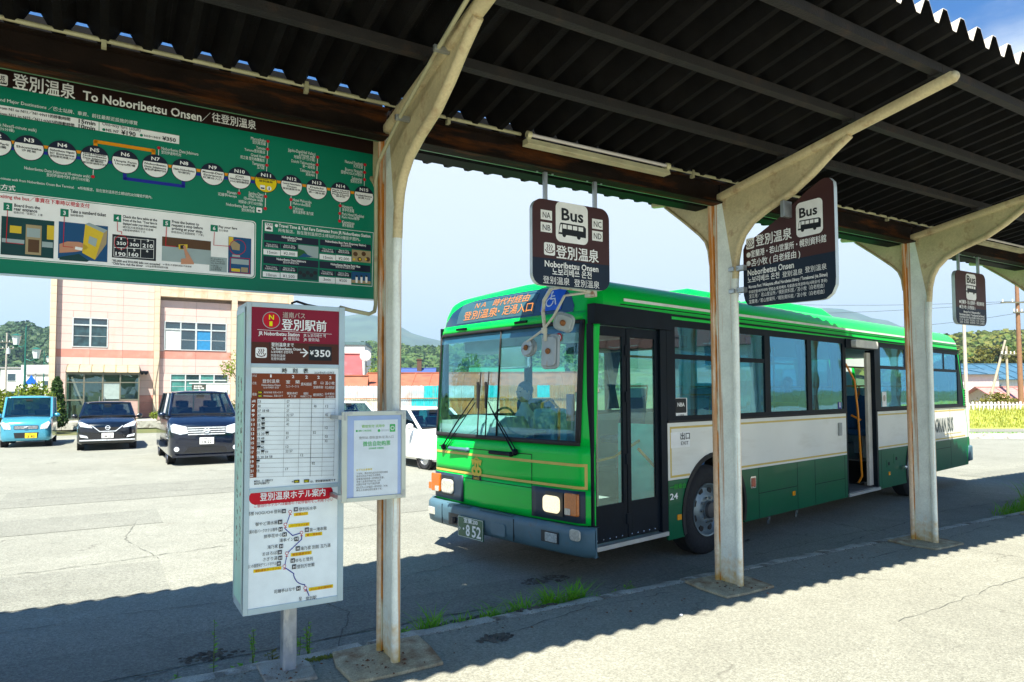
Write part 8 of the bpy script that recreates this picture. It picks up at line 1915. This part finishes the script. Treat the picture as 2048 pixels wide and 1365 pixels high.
shrub('conical_shrub',Vector((-22.05,33,.3)),(.5,.5,2.4),L_DG,'dark narrow conical evergreen at the left corner of the pink building',5200,.07,seed=3,blobs=[((0,0,z),(.52-.17*z*.9,.52-.17*z*.9,.32)) for z in (.2,.5,.8,1.1,1.4,1.7,1.95)]+[((0,0,2.15),(.12,.12,.2))])
shrub('clipped_shrub',Vector((-24.6,31.5,0)),(1.7,1.2,2.1),L_YG,'wide yellow green clipped shrub behind the teal car at the left edge',7000,.08,seed=4)
shrub('clipped_shrub',Vector((-21.8,31.0,0)),(.9,.9,2.4),L_YG,'rounder yellow green shrub just right of the lamp post',4500,.075,seed=5)
shrub('clipped_shrub',Vector((-27.5,33,0)),(1.5,1.2,1.7),L_YG,'low yellow green shrub cut by the left edge of the photo',4500,.085,seed=8)
tree('sapling',Vector((-13.4,33.2,.3)),3.6,.75,L_YG,'thin sapling with sparse yellow green leaves between the minivan and the timetable box',n=700,ls=.06,seed=11,trunk=.045)
shrub('low_shrub',Vector((-13.4,33.6,.3)),(.8,.6,1.3),L_DG,'low dark shrub at the foot of the sapling',900,.05,seed=12)
shrub('low_shrub',Vector((-17.6,34.2,.34)),(.7,.35,.65),L_YG,'patch of bright weeds along the wall right of the glass porch',700,.05,seed=13)
shrub('yellow_shrub',Vector((-9.85,52,0)),(1.5,1.5,4.6),L_YG,'tall yellow green bush left of the violet roof beyond the rusty shed',1500,.10,seed=14)
shrub('garden_bush',Vector((27.0,38.5,.4)),(1.3,.8,1.3),L_OG,'brownish hedge behind the left end of the picket fence',1300,.07,seed=15)
shrub('garden_bush',Vector((30.3,38.6,.4)),(1.3,.9,1.9),L_MG,'green bush behind the picket fence near the right edge',1500,.07,seed=16)
shrub('garden_bush',Vector((24.6,38.2,.4)),(.9,.6,1.0),L_OG,'small brown-green bush beside the bus rear behind the fence',700,.07,seed=17)
# grass bank on the right
def bank(x,y): return .0+.75*max(0,min(1,(y-32.2)/3.5))+.03*math.sin(x*1.3)*math.sin(y*1.7)
b=B(); b.grid(lambda u,v:(14+50*u,31.6+14*v,bank(14+50*u,31.6+14*v)-.03*(v==0)),40,16); o=struct('grass_bank',b,mat('bank_soil',(.26,.30,.06),rough=.95,var=.25,scale=1.5),smooth=80)
def blades(name,n,fn,h,m,seed=1,w=.006,curl=.5,parent=None,kind=None,seg=3):
    r=random.Random(seed); b=B()
    for _ in range(n):
        c=fn(r); a=r.uniform(0,6.28); H=h*r.uniform(.45,1.25); ln=H*curl*r.uniform(.3,1.3); d=Vector((math.cos(a),math.sin(a),0)); s=Vector((-d.y,d.x,0))*w*r.uniform(.7,1.3); vs=[]
        for k in range(seg): q=k/seg; p=c+d*ln*q*q+Vector((0,0,H*(q-.25*curl*q*q))); vs+=[p-s*(1-q*.6),p+s*(1-q*.6)]
        vs.append(c+d*ln+Vector((0,0,H*(1-.25*curl)))); b.add(vs,[(2*k,2*k+1,2*k+3,2*k+2) for k in range(seg-1)]+[(2*seg-2,2*seg-1,2*seg)])
    o=part(name,b,m,parent,fix=False)
    if kind: o['kind']=kind
    return o
blades('grass',9000,lambda r:(lambda x,y:Vector((x,y,bank(x,y))))(r.uniform(20,36),32.0+5*r.random()**1.0),.20,leafmat('bank_grass',(.34,.38,.05),(.48,.48,.10)),21,w=.02,seg=2,kind='stuff')
struct('verge_island',B().add([Vector(p) for p in ((16.5,25.6,.0),(20.6,25.3,.0),(20.9,26.3,.0),(16.7,26.6,.0),(16.6,25.7,.14),(20.5,25.4,.14),(20.75,26.2,.14),(16.8,26.5,.14))],[(4,5,6,7),(0,1,5,4),(1,2,6,5),(2,3,7,6),(3,0,4,7)]),M_KERB)
blades('grass',500,lambda r:Vector((r.uniform(16.8,20.6),r.uniform(26.1,26.6),.1)),.10,L_GR,22,w=.012,seg=2,kind='stuff')
struct('far_road',sheet(WO,8,60,29.5,31.6,.006),M_ASP2)
# grass tufts and weeds along the kerb
def tuft(x,y,h,n,label,spread=.06,seed=1,m=None,cat='weed',z=.01,group='grass tufts along the kerb'):
    t=empty('grass_tuft',SH.w(x,y,z),SH.rz,label,cat,group); blades('blade',int(n*2.4),lambda r:Vector((r.gauss(0,spread),r.gauss(0,spread*.5),0)),h*1.1,m or L_GR,seed,w=.006,curl=.9,parent=t,seg=4); return t
for i,(x,y,h,n,l) in enumerate([(.50,.47,.20,46,'leftmost tall grass tuft at the kerb below the bus front'),(.78,.48,.12,26,'low grass tuft second from the left below the bus front'),(1.02,.49,.16,34,'grass tuft third from the left below the bus front'),(1.28,.48,.18,36,'grass tuft in the middle of the kerb row below the bus'),(1.58,.50,.20,60,'dense drooping grass tuft right of the middle of the kerb row'),(1.80,.48,.22,52,'large drooping grass tuft nearest the clover weeds at the kerb'),(2.05,.47,.08,24,'small grass tuft left of the leafy weeds'),(3.75,.44,.09,18,'little grass tuft at the kerb right of the second post'),(4.35,.2,.04,14,'tiny tuft in the platform crack beyond the second post'),(10.9,.8,.42,70,'tall reddish seeding grass at the right edge beyond the third post'),(10.2,.7,.2,46,'low grass clump at the kerb beyond the third post'),(9.6,.62,.14,30,'short grass clump at the curved kerb end')]):
    tuft(x,y,h,n,l,.05 if x<9 else .16,seed=40+i)
def weed(x,y,h,label,n=34,ls=.022,spread=.5,seed=1,m=None,z=.0,stems=3):
    r=random.Random(seed); t=empty('weed_plant',SH.w(x,y,z),SH.rz,label,'weed'); b=B(); sts=[]
    for k in range(stems):
        a=r.uniform(0,6.28); q=h*spread*r.uniform(.1,.6)*(k>0); e=Vector((math.cos(a)*q,math.sin(a)*q*.6,h*r.uniform(.75,1)if k else h)); pts=[Vector((0,0,0)),e*.5+Vector((r.uniform(-.01,.01),0,h*.05)),e]; b.tube(pts,.0032,5,.0014); sts.append(pts)
    part('stem',b,mat('weed_stem',(.10,.14,.02),rough=.7),t); b=B()
    for k in range(n):
        s=r.choice(sts); q=r.uniform(.12,1); p=s[0].lerp(s[1],q*2) if q<.5 else s[1].lerp(s[2],q*2-1); a=r.uniform(0,6.28); l=ls*1.5*r.uniform(.6,1.4)*(1.25-q*.6); d=Vector((math.cos(a),math.sin(a),r.uniform(-.1,.7))).normalized(); w=Vector((-d.y,d.x,0)).normalized()*l*.28
        b.add([p,p+d*l*.45+w,p+d*l*1.1-Vector((0,0,l*.15)),p+d*l*.45-w],[(0,1,2,3)])
    part('leaf',b,m or L_GR,t,fix=False); return t
for i,a in enumerate([(-.93,.62,.36,'tall thin reddish weed at the left foot of the timetable box',26,.02,.12,None,1),(-.83,.46,.10,'low broad leaved weed left of the sign post',40,.035,.8,None,4),(-.72,.49,.30,'upright feathery weed standing left of the sign post',70,.018,.15,None,2),(-.60,.50,.15,'weed with pale dry flower heads close to the sign post',24,.03,.5,L_OG,3),(-.44,.50,.20,'branching weed right of the sign post',46,.028,.7,None,4),(-.36,.52,.28,'taller weed between the sign post and the first shelter post',52,.022,.35,None,3),(-1.15,.50,.12,'twin stemmed small weed below the left side of the timetable box',46,.02,.6,None,4),(-1.55,.50,.09,'bushy weed near the lower left kerb',60,.026,.9,None,5),(-1.42,.47,.07,'low weed beside the bushy weed at the lower left kerb',40,.03,1,None,4),(.30,.44,.14,'broad leaved plant just right of the first post',46,.04,.9,None,4),(2.22,.47,.10,'clover-like weed patch left of the kerb joint',80,.024,1.2,None,6),(2.38,.46,.15,'upright leafy weed in the middle of the clover patch',70,.026,.6,None,5),(2.52,.46,.07,'low spreading weed at the right end of the clover patch',60,.022,1.6,None,6)]):
    x,y,h,l,n,ls,sp,m,st=a; weed(x,y,h,l,n,ls,sp,70+i,m,.0 if y>.43 else .1,st)
r=random.Random(2); b=B()
for _ in range(900):
    q=r.random(); x=-.55+.36*q+r.gauss(0,.012); y=.235-.02*math.sin(q*3)-(.12*max(0,q-.75)/.25)+r.gauss(0,.016); s=r.uniform(.003,.007); c=SH.w(x,y,PZ+r.uniform(0,.012)); a=r.uniform(0,3); d=Vector((math.cos(a),math.sin(a),.5)).normalized()*s; e=Vector((-d.y,d.x,0)); b.add([c-d,c+e,c+d,c-e],[(0,1,2,3)])
o=part('moss',b,leafmat('moss_green',(.10,.13,.01),(.2,.2,.01),.1),None,fix=False); o['kind']='stuff'
# ================================================================ hills, mountains, woods
def hill(name,outline,Y,depth,col,hz=786.,back=1.6,amp=4,seed=1,extra=0):
    """ridge line given as bearings (photo-width units) and heights, turned into a real ridge with slopes on both sides"""
    pts=[((px-1024)/1361*Y,max(0,1.8+(hz-py)/1361*Y)) for px,py in outline]; r=random.Random(seed)
    xs=[p[0] for p in pts]
    def H(x):
        if x<=xs[0]: return pts[0][1]
        for (a,p),(c,q) in zip(pts[:-1],pts[1:]):
            if x<=c: f=(x-a)/(c-a); f=f*f*(3-2*f); return p+(q-p)*f
        return pts[-1][1]
    from mathutils import noise
    def Z(x,y):
        t=(y-Y)/depth; k=math.cos(min(1,abs(t) if t<0 else abs(t)/back)*PI/2)**1.3
        return H(x*Y/max(y,1) if t<0 else x)*k*(1 if abs(t)<1e-6 else 1-.0*t)+amp*noise.fractal(Vector((x,y,0))*(3./depth),1,2,4)*k*.9-1
    nx,ny=110,26; x0,x1=xs[0],xs[-1]
    b=B(); b.grid(lambda u,v:(lambda x,y:(x,y,Z(x,y)))(x0+(x1-x0)*u,Y-depth+(1+back)*depth*v),nx,ny); o=struct(name,b,col,smooth=80); return Z,x0,x1
mtn_out=[(-900,690),(-300,668),(0,658),(60,664),(200,640),(400,628),(600,640),(690,637),(735,630),(762,640),(790,655),(815,668),(850,682),(880,690),(960,700),(1100,690),(1300,660),(1500,628),(1640,622),(1700,627),(1762,650),(1830,668),(1900,682),(2100,686),(2500,670)]
hill('distant_mountain',mtn_out,2600,900,mat('mountain_forest',(.045,.075,.045),rough=1,var=.45,scale=.012,stain=(.10,.11,.06),stain_amt=.6,stain_scale=(.006,.006,.006)),amp=26,seed=2)
def wood(name,Z,x0,x1,y0,y1,n,s,m,seed,leaf,k=46,label=None):
    r=random.Random(seed); b=B()
    for _ in range(n):
        x=r.uniform(x0,x1); y=r.uniform(y0,y1); z=Z(x,y); R=s*r.uniform(.6,1.3)
        if z<-.5: continue
        for _ in range(k):
            d=Vector((r.gauss(0,1),r.gauss(0,1),abs(r.gauss(0,1))*1.1)).normalized(); c=Vector((x,y,z))+Vector((d.x*R,d.y*R,d.z*R*1.0+R*.15)); q=leaf*r.uniform(.6,1.5); e=(d+Vector((r.gauss(0,.5),r.gauss(0,.5),r.gauss(0,.5)))).normalized(); u=e.orthogonal().normalized()*q; v=e.cross(u)
            b.add([c-u,c-v,c+u,c+v],[(0,1,2,3)])
    o=part(name,b,m,None,fix=False); o['kind']='stuff'; return o
M_HG=mat('hill_floor',(.05,.09,.03),rough=1,var=.4,scale=.1)
Z1,a0,a1=hill('wooded_hill',[(-1100,700),(-500,655),(-150,672),(0,668),(20,667),(45,662),(72,673),(95,670),(115,673),(220,665),(400,690),(620,760)],420,150,M_HG,amp=3,seed=5)
wood('hillside_wood',Z1,-420,-190,285,430,1000,4.6,L_BL,31,1.15,60)
wood('hillside_wood',Z1,-660,-420,290,430,420,6,L_BL,34,1.8,40)
Z2,_,_=hill('green_hill',[(420,770),(560,740),(640,716),(690,712),(740,708),(800,712),(850,716),(900,712),(950,700),(1010,694),(1080,700),(1200,715),(1400,730),(1600,745),(1800,770)],620,260,M_HG,amp=4,seed=6)
wood('hillside_wood',Z2,-230,60,380,640,1100,6.0,L_MG,32,1.7,50)
Z3,_,_=hill('right_hill',[(1500,765),(1700,730),(1850,706),(1930,697),(1960,692),(1990,690),(2048,694),(2200,684),(2500,690),(2900,740)],300,110,M_HG,amp=3,seed=7)
wood('hillside_wood',Z3,120,330,195,310,760,4.6,leafmat('leaf_hill_yellow',(.10,.16,.025),(.20,.20,.03)),33,1.0,60)
for i,(px,Y_,h,l) in enumerate([(1945,120,8,'bushy tree on the right hillside close to the bus rear'),(1975,110,9,'rounded olive tree in the middle of the right hillside'),(2010,115,9.5,'tall leafy tree on the right hillside left of the brown pole'),(2040,108,8,'dark bushy tree at the right edge of the hillside'),(1915,125,9,'tree top showing just above the bus tail')]):
    tree('hillside_tree',Vector(((px-1024)/1361*Y_,Y_,0)),h,3.2,L_OG if i%2 else L_MG,l,n=1500,ls=.34,group='trees at the foot of the right hill',seed=60+i,trunk=.2,lo=.2)
# scenery beside and behind the viewer that shows only in the glass
tree('garden_tree',Vector((-44,20,0)),8,3.4,L_MG,'green roadside tree left of the parking lot',n=1800,ls=.22,seed=82,trunk=.2)
Z4,_,_=hill('left_hill',[(-1200,730),(-600,700),(200,690),(1024,670),(1800,715),(2600,750)],200,90,M_HG,amp=3,seed=9)
ho=[o for o in bpy.data.objects if o.name.startswith('left_hill')][0]; ho.rotation_euler=(0,0,rad(78)); ho.location=(-60,20,-2)
r=random.Random(8); b=B(); R_=Matrix.Rotation(rad(78),3,'Z')
for _ in range(520):
    x=r.uniform(-140,140); y=r.uniform(120,205); z=Z4(x,y); c0=R_@Vector((x,y,z))+Vector((-60,20,-2))
    for _ in range(26):
        d=Vector((r.gauss(0,1),r.gauss(0,1),abs(r.gauss(0,1)))).normalized(); c=c0+d*4.4*r.uniform(.7,1.2); u=d.orthogonal().normalized()*1.5; v=d.cross(u); b.add([c-u,c-v,c+u,c+v],[(0,1,2,3)])
o=part('hillside_wood',b,leafmat('leaf_left_hill',(.14,.24,.05),(.22,.30,.06)),None,fix=False); o['kind']='stuff'
gable('station_house',Vector((33,14.5,0)),rad(-75),12,8,4.5,6.4,mat('siding_cream',(.66,.66,.56),rough=.7,var=.05),mat('roof_brown',(.14,.05,.035)),'cream sided house with a brown roof off to the right, reflected in the bus door',wins=((1.2,2.8,3.2,4.5),(6.5,8.1,3.2,4.5),(1.2,3.2,.8,2.2),(6.2,8.4,.8,2.2)))
upole(Vector((30,9,0)),8.5,'utility pole off to the right, reflected in the bus windows',((7.6,2.0),(6.8,1.6)),transf=True)
# ================================================================ overhead wires
def wire(pts,label,sag=.5,r_=.014,n=14,name='overhead_wire'):
    b=B(); a,c=Vector(pts[0]),Vector(pts[1]); b.tube([a.lerp(c,k/n)-Vector((0,0,sag*4*(k/n)*(1-k/n))) for k in range(n+1)],r_,5); o=part(name,b,mat('wire',(.05,.06,.07)),None); tag(o,label,'wire','overhead wires at the right')
wire([(33.6,45,7.7),(2,70,13.5)],'long overhead wire sloping from the brown pole up to the left, upper one',1.2); wire([(34.4,45,7.7),(4,75,12.0)],'long overhead wire sloping from the brown pole up to the left, lower one',1.2)
wire([(32.7,45,4.5),(20,42,5.4)],'thin wire from the short stay pole to the left',.2,.01); wire([(33.6,45,7.0),(60,40,8.5)],'overhead wire leaving the picture to the right',.6); wire([(33.6,45,6.9),(14,52,7.2)],'low overhead wire crossing behind the third post',.9)
# ================================================================ air
def haze():
    m=bpy.data.materials.new('haze_air'); m.use_nodes=True; nt=m.node_tree; nt.nodes.remove(nt.nodes['Principled BSDF']); v=nt.nodes.new('ShaderNodeVolumePrincipled'); v.inputs['Color'].default_value=(.50,.78,1,1); v.inputs['Density'].default_value=.00028; v.inputs['Anisotropy'].default_value=.2; nt.links.new(v.outputs[0],nt.nodes['Material Output'].inputs['Volume'])
    b=B(); b.box(-3900,3900,-300,4150,-1.1,370); o=part('haze',b,m); o['kind']='stuff'
if HAZE: haze()
print('objects',len(bpy.data.objects),'tris',sum(len(m.polygons) for m in bpy.data.meshes))
